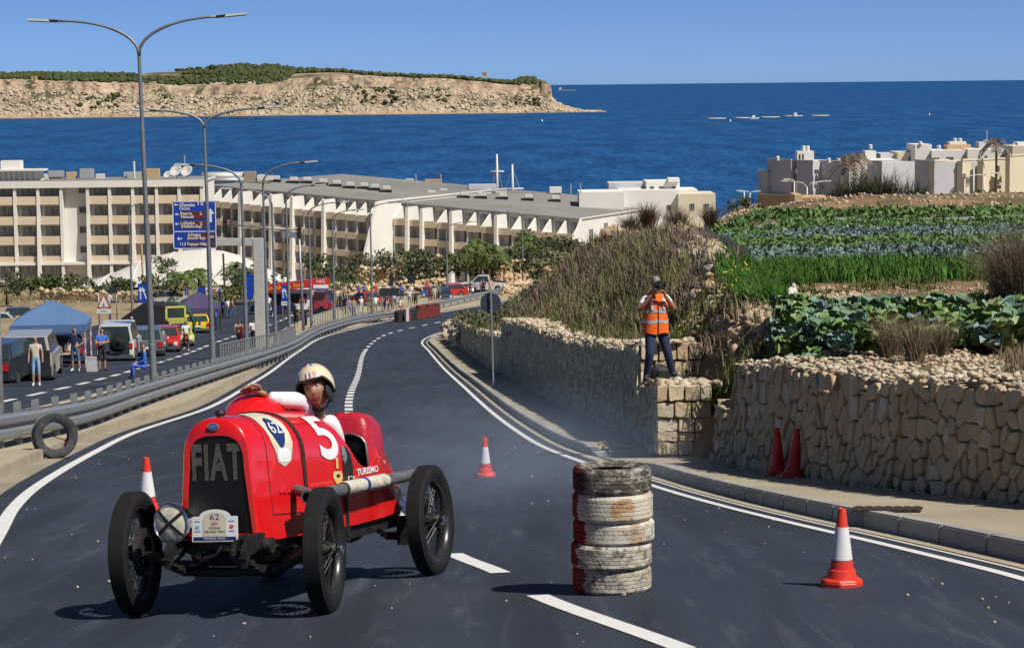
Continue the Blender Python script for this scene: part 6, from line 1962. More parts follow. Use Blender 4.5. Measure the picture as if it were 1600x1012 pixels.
# low trees and scrub covering the top of the island: one mass of leaf clumps
def leaf_mat(name, a, b, c=None):
 t = NT(name); ge = t.n('NewGeometry'); oi = t.n('ObjectInfo')
 r = t.math('FRACT', t.math('ADD', ge.outputs['Random Per Island'], t.math('MULTIPLY', oi.outputs['Random'], .35)))
 t.col(t.ramp(r, [(0, a), (.6, b), (1, c or b)])).set(rough=.7, spec=.2)
 t.b.inputs['Subsurface Weight'].default_value = 0
 return t.m
M_ISLF = leaf_mat('island_scrub', (.030, .045, .016), (.058, .075, .026), (.085, .092, .036))
pp, ss = [], []
for i in range(9000):
 px = rs.uniform(-380, 842); X = (px - 800) * M_PXW
 t = rs.random() ** .8
 if px > 560 and t < .45 and rs.random() < .7: continue
 if px > 440 and px < 560 and t < .6: continue
 if mnoise.noise(Vector((X * .006, t * 3, 5))) < -.28: continue
 coast = ID + 25 * mnoise.noise(Vector((X * .008, 1, 0))) + 9 * mnoise.noise(Vector((X * .04, 2, 0)))
 ft = cliff_foot(px); zt = isl_h(px, ft - 8, coast + 110); zt2 = isl_h(px, isl_top(px), coast + 330)
 s_ = rs.uniform(2.4, 5.0)
 pp.append((X, coast + 118 + 215 * t, lerp(zt, max(zt, zt2), t ** .8) + s_ * .45)); ss.append(s_)
for i in range(420):
 px = rs.uniform(20, 860); X = (px - 800) * M_PXW; t = rs.uniform(.3, 1)
 coast = ID + 25 * mnoise.noise(Vector((X * .008, 1, 0)))
 if mnoise.noise(Vector((X * .012, 8, 5))) < .05: continue
 zf = isl_h(px, cliff_foot(px) + 8, coast + 90)
 s_ = rs.uniform(1.5, 4.5); pp.append((X, coast + 92 * t - 3, lerp(SEA, zf, t ** .85) + s_ * .4)); ss.append(s_)
V, F = rocks(pp, ss, 33, .75); tag(nmesh('island_scrub', V, F, M_ISLF), 'dark green scrub and low trees covering the island top', 'scrub', None, 'stuff')
M_OCH = mat('ochre_stone', (.50, .34, .19), .9, var=.15)
def far_hut(px, py, w, h, label, D):
 p = P(px, py, D); t = thing('watch_tower', label, 'tower', p)
 MB().box((0, 0, h / 2), (w, w, h), taper=.94).build('wall', M_OCH, t); MB().box((0, 0, h + .5), (w * 1.04, w * 1.04, 1.0)).build('parapet', M_OCH, t)
 MB().box((w * .1, -w / 2 - .05, h * .5), (w * .2, .2, h * .35)).build('doorway', M_BLACKD, t)
far_hut(757, 120, 9, 6, 'small square tower on the island skyline', ID + 330)
far_hut(54, 127, 8, 7, 'small pale tower on the cliff edge at the left end of the island', ID + 115)
# low skerry and fish farm rings off the island
mb = MB()
for i in range(5): mb.blob(((6 - i) * -3 + 1240 * 0 + (938 - 800) * M_PXW, ID + 60 + i * 4, SEA + .2), (9, 4, 1.6), i, .4, 1)
o = mb.build('skerry', M_RUB); tag(o, 'low pale skerry off the tip of the island', 'rocks'); o['kind'] = 'structure'
M_FLOAT = mat('pale_float', (.62, .58, .55), .6); M_NETD = mat('dark_net', (.03, .035, .05), .8)
for i, (x0, x1, py) in enumerate(((1105, 1134, 186), (1148, 1171, 185), (1188, 1218, 184), (1225, 1254, 182), (1266, 1295, 181.5))):
 D = P((x0 + x1) / 2, py, 1).z
 D = SEA / D; a, b = P(x0, py, D), P(x1, py, D); w = (b.x - a.x) / 2
 t = thing('fish_farm', ['first floating fish pen ring from the left on the far sea', 'second floating fish pen ring, left of the work boat', 'third fish pen ring, just right of the work boat', 'fourth fish pen ring with a white hut on it', 'rightmost floating fish pen ring on the far sea'][i], 'fish pen', ((a.x + b.x) / 2, D, SEA))
 for k in range(2): MB().tube([(w * (1 - .06 * k) * math.cos(u), w * (1 - .06 * k) * math.sin(u), .6 + .0 * k) for u in [2 * math.pi * j / 28 for j in range(29)]], .55, 5, cap=False).build('float_ring', M_FLOAT, t)
 MB().tube([(w * .98 * math.cos(u), w * .98 * math.sin(u), 2.0) for u in [2 * math.pi * j / 28 for j in range(29)]], .22, 4, cap=False).build('hand_rail', M_NETD, t)
 if i == 3: MB().box((w * .1, -w, 2.4), (4, 4, 4.5)).build('hut', M_WHITEP, t)
D = SEA / P(1178, 186, 1).z; p = P(1178, 186, D)
bt = thing('work_boat', 'small pale work boat among the fish pens', 'boat', (p.x, D - 6, SEA))
MB().prism([(-5, 0), (4.5, 0), (6.5, 2.0), (-5.4, 1.6)], -1.6, 1.6, plane='XZ').build('hull', M_FLOAT, bt)
MB().box((-1.2, 0, 3.0), (3.2, 2.4, 2.8), taper=.9).build('wheelhouse', M_WHITEP, bt); MB().tube([(1, 0, 1.8), (1, 0, 6)], .15, 6).build('mast', M_FLOAT, bt)
for i, (px, py, lab) in enumerate(((1141, 190, 'small white buoy left of the work boat'), (847, 190, 'white buoy on the sea below the island tip'), (1452, 180, 'lone white buoy on the far right of the sea'))):
 D = SEA / P(px, py, 1).z; p = P(px, py, D); o = MB().lathe([(.0001, 2.2), (.5, 2.0), (.9, 1.0), (1.0, .3), (.8, -.4), (.0001, -.6)], 12).build('buoy', M_WHITEP, smooth=True); o.location = (p.x, D, SEA); tag(o, lab, 'buoy')
for i, (x0, x1) in enumerate(((322, 352), (358, 386), (398, 424))):
 py = 186; D = SEA / P((x0 + x1) / 2, py, 1).z; a, b = P(x0, py, D), P(x1, py, D); w = (b.x - a.x) / 2
 t = thing('fish_farm', ['dark fish pen ring close under the island, left one', 'dark fish pen ring close under the island, middle one', 'dark fish pen ring close under the island, right one'][i], 'fish pen', ((a.x + b.x) / 2, D, SEA))
 MB().tube([(w * math.cos(u), w * .5 * math.sin(u), .8) for u in [2 * math.pi * j / 28 for j in range(29)]], .7, 5, cap=False).build('float_ring', M_NETD, t)
p = P(885, 129, 14000)
sh_ = thing('cargo_ship', 'faint ship on the horizon just right of the island tip', 'ship', (p.x, 14000, SEA))
MB().prism([(-50, 0), (50, 0), (62, 9), (-55, 8)], -8, 8, plane='XZ').build('hull', mat('faded_hull', (.16, .2, .28), .8), sh_); MB().box((-38, 0, 14), (14, 12, 14)).build('bridge', M_FLOAT, sh_)
# ================================================================== HOTEL AND TOWN
M_WALL = concrete('white_render', (.76, .74, .69), (.84, .82, .77), .25, .2)
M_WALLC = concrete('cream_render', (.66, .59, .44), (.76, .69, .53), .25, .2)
M_WALLG = concrete('grey_and_shaded_wall', (.52, .53, .56), (.60, .61, .64), .2, .25)  # grey puts the shade of left-facing fronts into the colour; also plain grey boxes
M_BAND = concrete('beige_parapet', (.66, .55, .40), (.74, .63, .48), .3, .2)
M_ROOF = concrete('grey_roof', (.22, .22, .21), (.30, .29, .27), .2, .4)
def glass_mat(name, a, b):
 t = NT(name); n = t.noise(1.0, 3, .6, sc3=(4.5, 4.5, .3))
 t.col(t.ramp(n, [(.42, a), (.58, b)])).set(rough=.2, spec=.5); return t.m
M_WIN = glass_mat('curtained_glass', (.10, .115, .12), (.34, .35, .34))
M_WIND = glass_mat('dark_glass', (.05, .055, .065), (.13, .14, .15))
M_FRAME = mat('window_frame', (.30, .32, .33), .5)
class Wing:
 """frame along a facade: s along it, n out towards the viewer, z up"""
 def __init__(s, a, b):
  s.a, s.b = Vector((a.x, a.y, 0)), Vector((b.x, b.y, 0)); s.L = (s.b - s.a).length; s.t = (s.b - s.a).normalized(); s.n = Vector((s.t.y, -s.t.x, 0))
  s.ang = math.atan2(s.t.y, s.t.x)
 def p(s, u, n, z): q = s.a + s.t * u + s.n * n; return Vector((q.x, q.y, z))
 def box(s, mb, u0, u1, n0, n1, z0, z1, mi=0):
  vs = [s.p(u, n, z) for z in (z0, z1) for (u, n) in ((u0, n0), (u1, n0), (u1, n1), (u0, n1))]
  return mb.add(vs, [(0, 1, 2, 3), (7, 6, 5, 4), (4, 5, 1, 0), (5, 6, 2, 1), (6, 7, 3, 2), (7, 4, 0, 3)], mi)
 def prism(s, mb, u0, u1, poly):
  """(n, z) outline extruded along the facade"""
  k = len(poly); vs = [s.p(u, n, z) for u in (u0, u1) for n, z in poly]
  return mb.add(vs, [tuple(range(k)), tuple(range(2 * k - 1, k - 1, -1))] + [(i, k + i, k + (i + 1) % k, (i + 1) % k) for i in range(k)])
WINM = {}
def window(par, W, u0, u1, n, z0, z1, m, fr=True, frame=M_FRAME):
 """a recessed window: frame and pane share meshes between windows of one size"""
 w, h = round(u1 - u0, 2), round(z1 - z0, 2)
 key = (w, h, m.name)
 c = W.p((u0 + u1) / 2, n, (z0 + z1) / 2)
 M = Matrix.Translation(c) @ Matrix.Rotation(W.ang, 4, 'Z')
 if key not in WINM:
  mb = MB(); t = .07
  for (x, z, sx, sz) in ((0, h / 2 - t / 2, w, t), (0, -h / 2 + t / 2, w, t), (-w / 2 + t / 2, 0, t, h - 2 * t), (w / 2 - t / 2, 0, t, h - 2 * t), (0, 0, t, h - 2 * t)): mb.box((x, -.03, z), (sx, .10, sz))
  f = mb.build('window', frame, par); p = MB().box((0, .02, 0), (w - .1, .03, h - .1)).build('pane', m, f)
  WINM[key] = (f, p); f.matrix_local = M
 else:
  f0, p0 = WINM[key]; f = share(f0, 'window', par, M); share(p0, 'pane', f, Matrix.Identity(4))
hotel = thing('hotel', 'long white terraced hotel with beige balconies and slanted fins behind the road', 'hotel', (0, 0, 0))
def PD(px, py, Y): return P(px, py, Y)
# --- left wing, facing the road
D1 = 345
WL = Wing(PD(-120, 300, D1), PD(322, 300, D1 + 1))
fl = 31 * D1 / 3600
def zpx(py, px, D): return P(px, py, D).z
zt = zpx(284, 200, D1)
pxm = D1 / 3600
u_of = lambda px: (px + 120) * pxm
fb = 12.0
mb = MB(); WL.box(mb, 0, WL.L, -fb, -.02, zt - 5 * fl - 6, zt - .2); mb.build('wall', M_WALL, hotel)
mb = MB(); WL.box(mb, -.2, WL.L + .2, -fb - .2, 1.9, zt - .02, zt + .22); WL.box(mb, -.2, WL.L + .2, 1.7, 1.95, zt - .75, zt + .24); mb.build('roof', M_WALL, hotel)
mb = MB(); WL.box(mb, 0, WL.L, -fb + .3, 1.5, zt + .23, zt + .26); mb.build('roof_deck', M_ROOF, hotel)
bays = [-120, -88, -54, -18, 25, 61, 97, 138, 172, 208, 245, 280, 315]
for k in range(5):
 z0 = zt - .75 - (k + 1) * fl + .75
 ztop = z0 + fl
 for i, (a, b) in enumerate(zip(bays, bays[1:])):
  u0, u1 = u_of(a), u_of(b)
  stair = (a == 97)
  if stair:
   if k < 4: window(hotel, WL, u1 - 1.5, u1 - .4, .46, z0 + 1.3, z0 + 2.3, M_WIND)
   continue
  if k < 4:
   mb = MB(); WL.box(mb, u0 + .12, u1 - .12, 1.45, 1.6, z0 - .28, z0 + .95); mb.build('balcony_parapet', M_BAND, hotel)
   mb = MB(); WL.box(mb, u0, u1, -.02, 1.45, z0 - .25, z0 - .02); mb.build('floor_slab', M_WALL, hotel)
   window(hotel, WL, u0 + .75, u1 - .3, .06, z0 + .05, z0 + 2.35, M_WIN)
  else:
   window(hotel, WL, u0 + .25, u1 - .25, .9, z0 + .5, z0 + 2.5, M_WIN)
 if k == 4:
  mb = MB(); WL.box(mb, 0, WL.L, -.02, .85, z0 - .3, z0 + .45); WL.box(mb, 0, WL.L, .02, 1.9, ztop - .38, ztop + .02); mb.build('plinth', M_WALL, hotel)
for i, a in enumerate(bays):
 u = u_of(a)
 mb = MB(); WL.box(mb, u - .22, u + .22, .0, 1.75, zt - 5 * fl - 3, zt - .03)
 if i % 2: WL.prism(mb, u - .24, u + .24, [(1.74, zt - 5 * fl), (2.5, zt - 5 * fl), (1.74, zt - 1.6 * fl)])
 mb.build('divider_fin', M_WALL, hotel)
mb = MB(); WL.box(mb, u_of(97) + .25, u_of(138) - .25, 0, .42, zt - 5 * fl - 3, zt - .05); mb.build('stair_panel', M_WALL, hotel)
mb = MB(); WL.box(mb, 0, WL.L, .5, 2.2, zt - 5 * fl - 4.2, zt - 5 * fl - 3.6); mb.build('ground_canopy', M_WALL, hotel)
for i, (a, b) in enumerate(zip(bays, bays[1:])):
 window(hotel, WL, u_of(a) + .4, u_of(b) - .4, .3, zt - 5 * fl - 3.4, zt - 5 * fl - .5, M_WIND)
# --- middle and right wings, turned away, stepping down the slope
def stepped_wing(pa, Da, pb, Db, ya, yb, n, floors, fins, D_open):
 W = Wing(P(pa, 300, Da), P(pb, 300, Db))
 za, zb = zpx(ya, pa, Da), zpx(yb, pb, Db)
 zr = lambda u: lerp(za, zb, u / W.L)
 bw = W.L / n; depth = 48.0
 # back block and sloping roof
 vs = []
 for u in (0, W.L):
  for nn, z in ((-depth, zr(u) - 16), (-depth, zr(u)), (-2.2, zr(u)), (-2.2, zr(u) - 2.9), (0, zr(u) - 2.9), (0, zr(u) - 16)): vs.append(W.p(u, nn, z))
 k = 6
 MB().add(vs, [tuple(range(k)), tuple(range(2 * k - 1, k - 1, -1))] + [(i, k + i, k + (i + 1) % k, (i + 1) % k) for i in range(k)]).build('wall', M_WALL, hotel)
 vs = [W.p(u, nn, zr(u) + dz) for dz in (.01, .25) for u, nn in ((-.3, -depth - .3), (W.L + .3, -depth - .3), (W.L + .3, -1.4), (-.3, -1.4))]
 MB().add(vs, [(3, 2, 1, 0), (4, 5, 6, 7), (0, 1, 5, 4), (1, 2, 6, 5), (2, 3, 7, 6), (3, 0, 4, 7)]).build('roof', M_ROOF, hotel)
 for i in range(n):
  u0, u1 = i * bw, (i + 1) * bw; z = zr((u0 + u1) / 2)
  window(hotel, W, u0 + bw * .22, u1 - bw * .15, -2.13, z - 2.75, z - .55, M_WIN)
  for kf in range(floors):
   zz = z - 2.9 - fl * kf
   zf = zz - fl
   mb = MB(); W.box(mb, u0 + .1, u1 - .1, 1.75, 1.9, zz - .25, zz + .85); mb.build('balcony_parapet', M_BAND, hotel)
   mb = MB(); W.box(mb, u0, u1, -.02, 1.75, zz - .24, zz - .02); mb.build('floor_slab', M_WALL, hotel)
   window(hotel, W, u0 + bw * .5, u1 - bw * .14, .06, zf + .1, zz - .45, M_WIND)
 for i in range(n + 1):
  u = i * bw; z = zr(u)
  tall = i in fins
  mb = MB()
  if tall: W.prism(mb, u - .26, u + .26, [(-2.0, z - 15), (3.1, z - 15), (2.6, z - 6), (2.3, z - .1), (-2.0, z - .1)])
  else: W.prism(mb, u - .14, u + .14, [(-2.1, z - 15), (1.7, z - 15), (1.7, z - 2.2), (1.5, z - 1.9), (-1.7, z - .12), (-2.1, z - .12)])
  mb.build('divider_fin', M_WALL, hotel)
 return W, zr
WM, zM = stepped_wing(322, 390, 598, 376, 292, 318, 17, 4, (4, 7, 9, 12), 0)
# cross wall where the wings step
mb = MB(); z = zM(WM.L)
WM.prism(mb, WM.L - .25, WM.L + .25, [(-48, z - 17), (9.5, z - 17), (9.5, z - 13), (2.2, z + .4), (-2.2, z + .5), (-48, z + .3)]); mb.build('cross_wall', M_WALL, hotel)
WR, zR_ = stepped_wing(622, 380, 902, 367, 320, 345, 12, 3, (1, 2, 4, 7), 0)
mb = MB(); z = zR_(WR.L); WR.prism(mb, WR.L - .15, WR.L + .2, [(-48.2, z - 16), (2.2, z - 16), (2.2, z - 3), (-1.4, z + .35), (-48.2, z + .35)]); mb.build('end_wall', M_WALL, hotel)
EW = Wing(WR.p(WR.L + .2, 2.2, 0), WR.p(WR.L + .2, -48.2, 0))
for (u, dz, w, h) in ((6.5, -1.6, 1.6, 1.9), (13, -1.0, 1.5, 1.4), (5.2, -5.6, 1.6, 1.8)): window(hotel, EW, u, u + w, .05, z + dz - h, z + dz, M_WIN)
# roof clutter, each its own thing
M_TANK = mat('water_tank', (.62, .61, .57), .5, var=.1); M_AC = mat('metal_unit', (.42, .43, .43), .5, .3); M_DUCT = mat('grey_duct', (.40, .40, .39), .6)
def roof_pt(px, py):
 W, zf = (WM, zM) if px < 606 else (WR, zR_)
 D = 365.0
 while D < 440:
  p = P(px, py, D); q = Vector((p.x, p.y, 0)) - W.a
  if p.z <= zf(min(W.L, max(0, q.dot(W.t)))) + .25: break
  D += .5
 return p
def roof_unit(px, py, D, w, h, d, label, m=M_AC, name='roof_unit', cat='roof unit', group=None):
 p = roof_pt(px, py) if D > 360 else P(px, py, D); t = thing(name, label, cat, p, 0, group)
 MB().box((0, 0, h * .56), (w, d, h * .88)).build('casing', m, t, bevel=.05); MB().box((0, 0, h * .06), (w * .8, d * .8, h * .12)).build('base', M_BLACKD, t)
 return t
for i, (px, py) in enumerate(((407, 279), (429, 281), (457, 283), (478, 283), (503, 286), (524, 288), (545, 291), (567, 292), (584, 294), (602, 297), (620, 297), (665, 300), (672, 304), (691, 301), (724, 306), (751, 307), (784, 308), (824, 310), (866, 312), (915, 316))):
 t = thing('roof_vent', 'small pale roof vent with dark slot on the grey hotel roof', 'roof vent', roof_pt(px, py + 3.5), 0, 'roof vents along the hotel roof')
 MB().box((0, 0, .2), (2.2, 1.2, .4)).build('slot', M_BLACKD, t); MB().box((.2, .3, .75), (1.4, 1.3, .7)).build('hood', M_TANK, t, bevel=.1)
roof_unit(640, 295, 378, 1.5, 1.9, 1.4, 'pale upright cabinet on the hotel roof at the middle', M_TANK)
roof_unit(868, 303, 372, 2.2, 1.3, 1.6, 'white box on the hotel roof near its right end', M_WALL)
roof_unit(672, 298, 395, 5.5, .9, 3, 'long low white plant block on the hotel roof', M_TANK)
roof_unit(677, 290, 400, 3.2, 1.2, 2.0, 'ochre roof hut beside the plant block', M_OCH)
roof_unit(754, 301, 398, 5.0, 1.5, 3, 'dark grey plant room on the hotel roof below the ship masts', M_WALLG)
t = thing('roof_duct', 'fat silver ventilation ducts on the hotel roof above the big sign', 'duct', roof_pt(356, 285))
MB().tube([(-4.5, 0, .9), (-3, 0, 1.0), (3.3, 0, 1.0)], .85, 12).build('duct', M_AC, t, smooth=True); MB().box((3.9, 0, .9), (2.0, 2.0, 1.9)).build('fan_box', mat('rusty_box', (.30, .25, .2), .7), t)
MB().tube([(-4.0, -1.6, .4), (3.0, -1.6, .5)], .4, 8).build('duct', M_AC, t, smooth=True); MB().box((6.5, 0, .7), (2.6, 1.6, .8)).build('vent_hood', M_TANK, t)
for i, (px, py, r) in enumerate(((276, 277, 1.0), (293, 277, .95), (262, 279, .6))):
 t = thing('satellite_dish', ['large white satellite dish on the hotel roof, left of two', 'large white satellite dish on the hotel roof, right of two', 'smaller white satellite dish on the hotel roof'][i], 'satellite dish', P(px, py, 350))
 mb = MB(); mb.M = Matrix.Translation((0, 0, r * .9)) @ Matrix.Rotation(rad(55), 4, 'X') @ Matrix.Rotation(rad(-20), 4, 'Y'); mb.lathe([(.0001, 0), (r * .5, r * .07), (r, r * .28), (r * 1.02, r * .3), (r * .98, r * .31), (r * .5, r * .1), (.0001, .03)], 16); mb.build('dish', M_TANK, t, smooth=True); MB().box((0, 0, r * .35), (.2, .2, r * .8)).build('stand', M_AC, t)
for i, (px, py, w) in enumerate(((88, 276, 2.2), (112, 281, 1.4), (136, 279, 2.0), (157, 281, 1.2), (212, 281, 3.4), (236, 279, 2.6), (70, 281, 1.6))):
 roof_unit(px, py + 2, 352, w, 1.1 + .3 * (i % 3), 1.6, ['cluttered pale roof units at the left end of the hotel', 'low roof box left of the round fan', 'round-cornered grey roof fan box', 'small roof box right of the fan', 'long low red-grey roof box under the slim mast', 'ochre roof box behind the near lamp post', 'low pinkish roof box at the far left'][i], [M_AC, M_OCH, M_AC, M_TANK, M_DUCT, M_OCH, M_TANK][i])
# roof pavilion at the left end
t = thing('roof_pavilion', 'white slatted roof pavilion at the far left of the hotel roof', 'roof pavilion', P(20, 284, 347))
MB().box((-1.0, 1.2, .8), (10.5, 2, 1.7)).build('wall', M_WALL, t);
for i in range(12): MB().box((-5.5 + i * .82, 0.05, .8), (.28, .3, 1.5)).build('slat', M_WALL, t)
MB().box((-.6, .5, 1.75), (11.2, 2.8, .25)).build('roof', M_WALL, t); MB().box((-.3, 1.2, 2.5), (3.0, 2, 1.3)).build('upper_box', M_WALL, t)
for i, (px, y0_, y1_, D, lab) in enumerate(((210, 281, 252, 350, 'slim white mast standing on the left part of the hotel roof'), (289, 275, 243, 352, 'thin aerial beside the satellite dishes'), (650, 292, 272, 380, 'thin aerial left on the middle of the hotel roof'), (689, 294, 272, 380, 'thin aerial right on the middle of the hotel roof'), (892, 304, 287, 370, 'thin aerial on the right end of the hotel roof'), (907, 303, 286, 370, 'second thin aerial at the right end of the hotel roof'))):
 p = P(px, y0_, D); t = MB().tube([(0, 0, 0), (0, 0, P(px, y1_, D).z - p.z)], .10 if i else .18, 6).build('aerial', M_TANK if i == 0 else M_AC); t.location = p; tag(t, lab, 'aerial')
# two ship masts showing behind the roof
sv = thing('sailing_ship', 'sailing ship hidden behind the hotel, only its two pale masts with yards showing', 'ship', P(790, 300, 520))
u = 520 / 3600
for (px, top, yard, hw) in ((777, 241, 268, 11), (801, 257, 295, 17)):
 x = (px - 790) * u
 MB().tube([(x, 0, -4), (x, 0, (300 - top) * u)], [.38, .2], 8).build('mast', M_TANK, sv, smooth=True)
 MB().tube([(x - hw * u, .0, (300 - yard) * u), (x + hw * u, 0, (300 - yard) * u)], .20, 6).build('yard', M_TANK, sv, smooth=True)
 for s in (-1, 1): MB().tube([(x, 0, (300 - top - 6) * u), (x + s * hw * .9 * u, 0, -1)], .05, 4).build('stay', M_AC, sv)
MB().prism([(-9, -6), (9, -6), (12, -2), (-10, -3)], -2.5, 2.5, plane='XZ').build('hull', M_TANK, sv)
# low white shell roof in front of the left wing
def shell_z(px):
 pts = [(128, 444), (150, 436), (180, 425), (210, 412), (240, 402), (265, 396), (290, 392), (315, 391), (345, 393), (370, 400), (395, 412), (430, 432), (450, 446)]
 for (a, p), (b, q) in zip(pts, pts[1:]):
  if px <= b: return lerp(p, q, (px - a) / (b - a))
 return 446
DS = 300
rows = []
zb_ = zpx(450, 260, DS)
for i in range(33):
 px = 128 + (450 - 128) * i / 32
 zt_ = P(px, shell_z(px), DS).z
 rows.append([Vector((P(px, 400, DS).x, DS + 16 * (j / 8 - .5), zb_ + (zt_ - zb_) * max(0, 1 - (abs(j - 4.6) / 5.2) ** 2.2))) for j in range(9)])
sh = thing('shell_roof', 'low white curved shell roof in front of the left hotel wing', 'shell roof', (0, 0, 0))
MB().grid(rows).build('shell', concrete('shell_white', (.60, .58, .52), (.72, .70, .64), .15, .3), sh, smooth=True)
for i in range(4, 30, 5):
 MB().tube([v + Vector((0, 0, .03)) for v in rows[i]], .06, 4).build('rib', M_WALL, sh)
# --- white building beyond the right end of the hotel
def block(par, px0, px1, ytop, D, m, ybase=None, depth=10, rz=0.0, name='wall'):
 a, b = P(px0, ytop, D), P(px1, ytop, D); zb = b.z - 14 if ybase is None else P(px1, ybase, D).z
 zt = (a.z + b.z) / 2
 return MB().box(((a.x + b.x) / 2, D + depth / 2, (zt + zb) / 2), (b.x - a.x, depth, zt - zb)).build(name, m, par)
def wins(par, D, lst, m=M_WIND, frame=M_FRAME):
 for (px0, px1, y0_, y1_) in lst:
  a, b = P(px0, y1_, D), P(px1, y0_, D); W = Wing(Vector((a.x, D, 0)), Vector((b.x, D, 0))); window(par, W, 0, b.x - a.x, .04, a.z, b.z, m, frame=frame)
wb = thing('apartment_building', 'low white building with roof boxes between the hotel and the dry bank', 'building', (0, 0, 0))
block(wb, 905, 975, 300, 392, M_WALL); block(wb, 951, 1010, 286, 405, M_WALLG, depth=8); block(wb, 968, 1090, 297, 396, M_WALL); block(wb, 1010, 1062, 284, 400, M_WALL); block(wb, 1044, 1062, 278.5, 399, M_WALL, 284, 4); block(wb, 1060, 1118, 303, 394, M_WALLC)
wins(wb, 396, [(1042, 1048, 320, 329), (1060, 1066, 320, 329)]); wins(wb, 394, [(1078, 1085, 318, 328), (1100, 1108, 318, 328)]); wins(wb, 400, [(1016, 1022, 291, 297), (1030, 1036, 291, 297), (1050, 1056, 291, 297)])
# --- apartment blocks on the right
def blockW(par, pxs, D0, D1, ytop, ybase, m, name='wall', depth=None):
 """wall block whose front runs from pxs[0] at D0 to pxs[1] at D1, going back"""
 a, b = P(pxs[0], ytop, D0), P(pxs[1], ytop, D1); zt = (a.z + b.z) / 2; zb = min(P(pxs[0], ybase, D0).z, P(pxs[1], ybase, D1).z)
 W = Wing(a, b); mb = MB(); W.box(mb, 0, W.L, -(depth or (9 if D1 < D0 else 1.2)), 0, zb, zt); mb.build(name, m, par);
 mb = MB(); W.box(mb, -.1, W.L + .1, -.25, .12, zt + .01, zt + .35); mb.build('parapet', m, par)
 return W, zt, zb
g1 = thing('apartment_building', 'shade-grey blind-sided apartment block with two roof tanks at the left of the town', 'building', (0, 0, 0))
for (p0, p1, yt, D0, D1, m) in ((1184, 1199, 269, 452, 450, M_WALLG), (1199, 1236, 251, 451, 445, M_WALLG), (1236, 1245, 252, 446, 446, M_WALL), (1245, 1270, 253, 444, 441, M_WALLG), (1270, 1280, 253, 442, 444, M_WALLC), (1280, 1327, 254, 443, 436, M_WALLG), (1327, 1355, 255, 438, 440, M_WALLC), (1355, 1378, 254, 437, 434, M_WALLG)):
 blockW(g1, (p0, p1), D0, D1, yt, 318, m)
wins(g1, 440.5, [(1243, 1245.5, 264, 271), (1243, 1245.5, 286, 303), (1272, 1279, 265, 272), (1272, 1279, 288, 295), (1284.5, 1287.5, 265, 272), (1284.5, 1287.5, 288, 295), (1335, 1341, 272, 279)])
W_, zt_, zb_2 = blockW(g1, (1184, 1244), 447, 441, 307, 326, M_OCH, 'basement_wall', 4)
sb = thing('stair_head', 'white stair head with two round tanks on the grey block roof', 'roof room', P(1257, 253, 446))
mb = MB(); u = 446 / 3600
MB().box((0, 0, 1.0), (26 * u, 3.4, 16 * u * 1.0 + .2)).build('wall', M_WALL, sb)
for px in (1248, 1253): MB().box(((px - 1257) * u, -1.72, 1.0), (2.2 * u, .1, 9 * u)).build('opening', M_BLACKD, sb)
for px in (1255.5, 1262): MB().lathe([(.0001, 0), (3.0 * u, 0), (3.1 * u, 7 * u), (2.2 * u, 8 * u), (.0001, 8.2 * u)], 14, c=((px - 1257) * u, 0, 2.1)).build('water_tank', M_TANK, sb, smooth=True, angle=40)
for i, (px, py, D, lab) in enumerate(((1215, 251, 447, 'round pale water tank at the left end of the grey block roof'), (1295, 254, 440, 'pale water tank low on the grey block roof'), (1360, 233, 437, 'water tank on the white roof room behind the bush'), (1310, 254, 441, 'second low tank right on the grey block roof'))):
 u = D / 3600; o = MB().lathe([(.0001, 0), (3 * u, 0), (3.1 * u, 6 * u), (2 * u, 7 * u), (.0001, 7.2 * u)], 14).build('water_tank', M_TANK, smooth=True, angle=40); o.location = P(px, py, D); tag(o, lab, 'water tank')
w2 = thing('apartment_building', 'white block with balconies rising behind the big reed bush', 'building', (0, 0, 0))
block(w2, 1345, 1404, 250, 446, M_WALL, 322); block(w2, 1352, 1369, 236, 450, M_WALL, 252, 4); block(w2, 1376, 1436, 240, 455, M_WALLG, 322); block(w2, 1403, 1430, 238, 452, M_WALLC, 322)
wins(w2, 446, [(1340 + 8, 1356, 262, 270), (1349, 1356, 281, 288), (1365, 1372, 262, 270)]); wins(w2, 452, [(1419, 1425, 246, 254)])
for yy in (275, 291):
 a = P(1344, yy, 444.5); MB().box((a.x + 1.2, 445, a.z), (3.2, 1.6, .5)).build('balcony', M_WALL, w2)
c1 = thing('apartment_building', 'cream apartment block with stepped bays and recessed balconies at the right', 'building', (0, 0, 0))
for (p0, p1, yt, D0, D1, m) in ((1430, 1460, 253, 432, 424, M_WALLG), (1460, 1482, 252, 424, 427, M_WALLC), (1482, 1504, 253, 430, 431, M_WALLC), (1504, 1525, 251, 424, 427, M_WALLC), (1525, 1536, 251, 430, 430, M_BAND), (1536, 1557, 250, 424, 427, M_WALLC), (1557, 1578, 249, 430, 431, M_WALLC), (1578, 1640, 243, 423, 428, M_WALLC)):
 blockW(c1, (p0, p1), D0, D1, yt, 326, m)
wins(c1, 429.5, [(1482, 1489, 263, 270), (1482, 1489, 282, 290), (1497, 1501, 265, 272), (1497, 1501, 287, 294), (1557, 1562, 259, 270), (1557, 1562, 280, 289), (1572, 1577, 261, 269), (1572, 1577, 283, 291)])
for (px, yy) in ((1485.5, 273), (1485.5, 293), (1559.5, 273), (1559.5, 292)):
 a = P(px, yy, 428.6); MB().box((a.x, 428.8, a.z), (8 * .119, 1.4, .7)).build('balcony', M_WALLC, c1)
c2 = thing('apartment_building', 'bright white upper storeys with roof huts behind the cream block', 'building', (0, 0, 0))
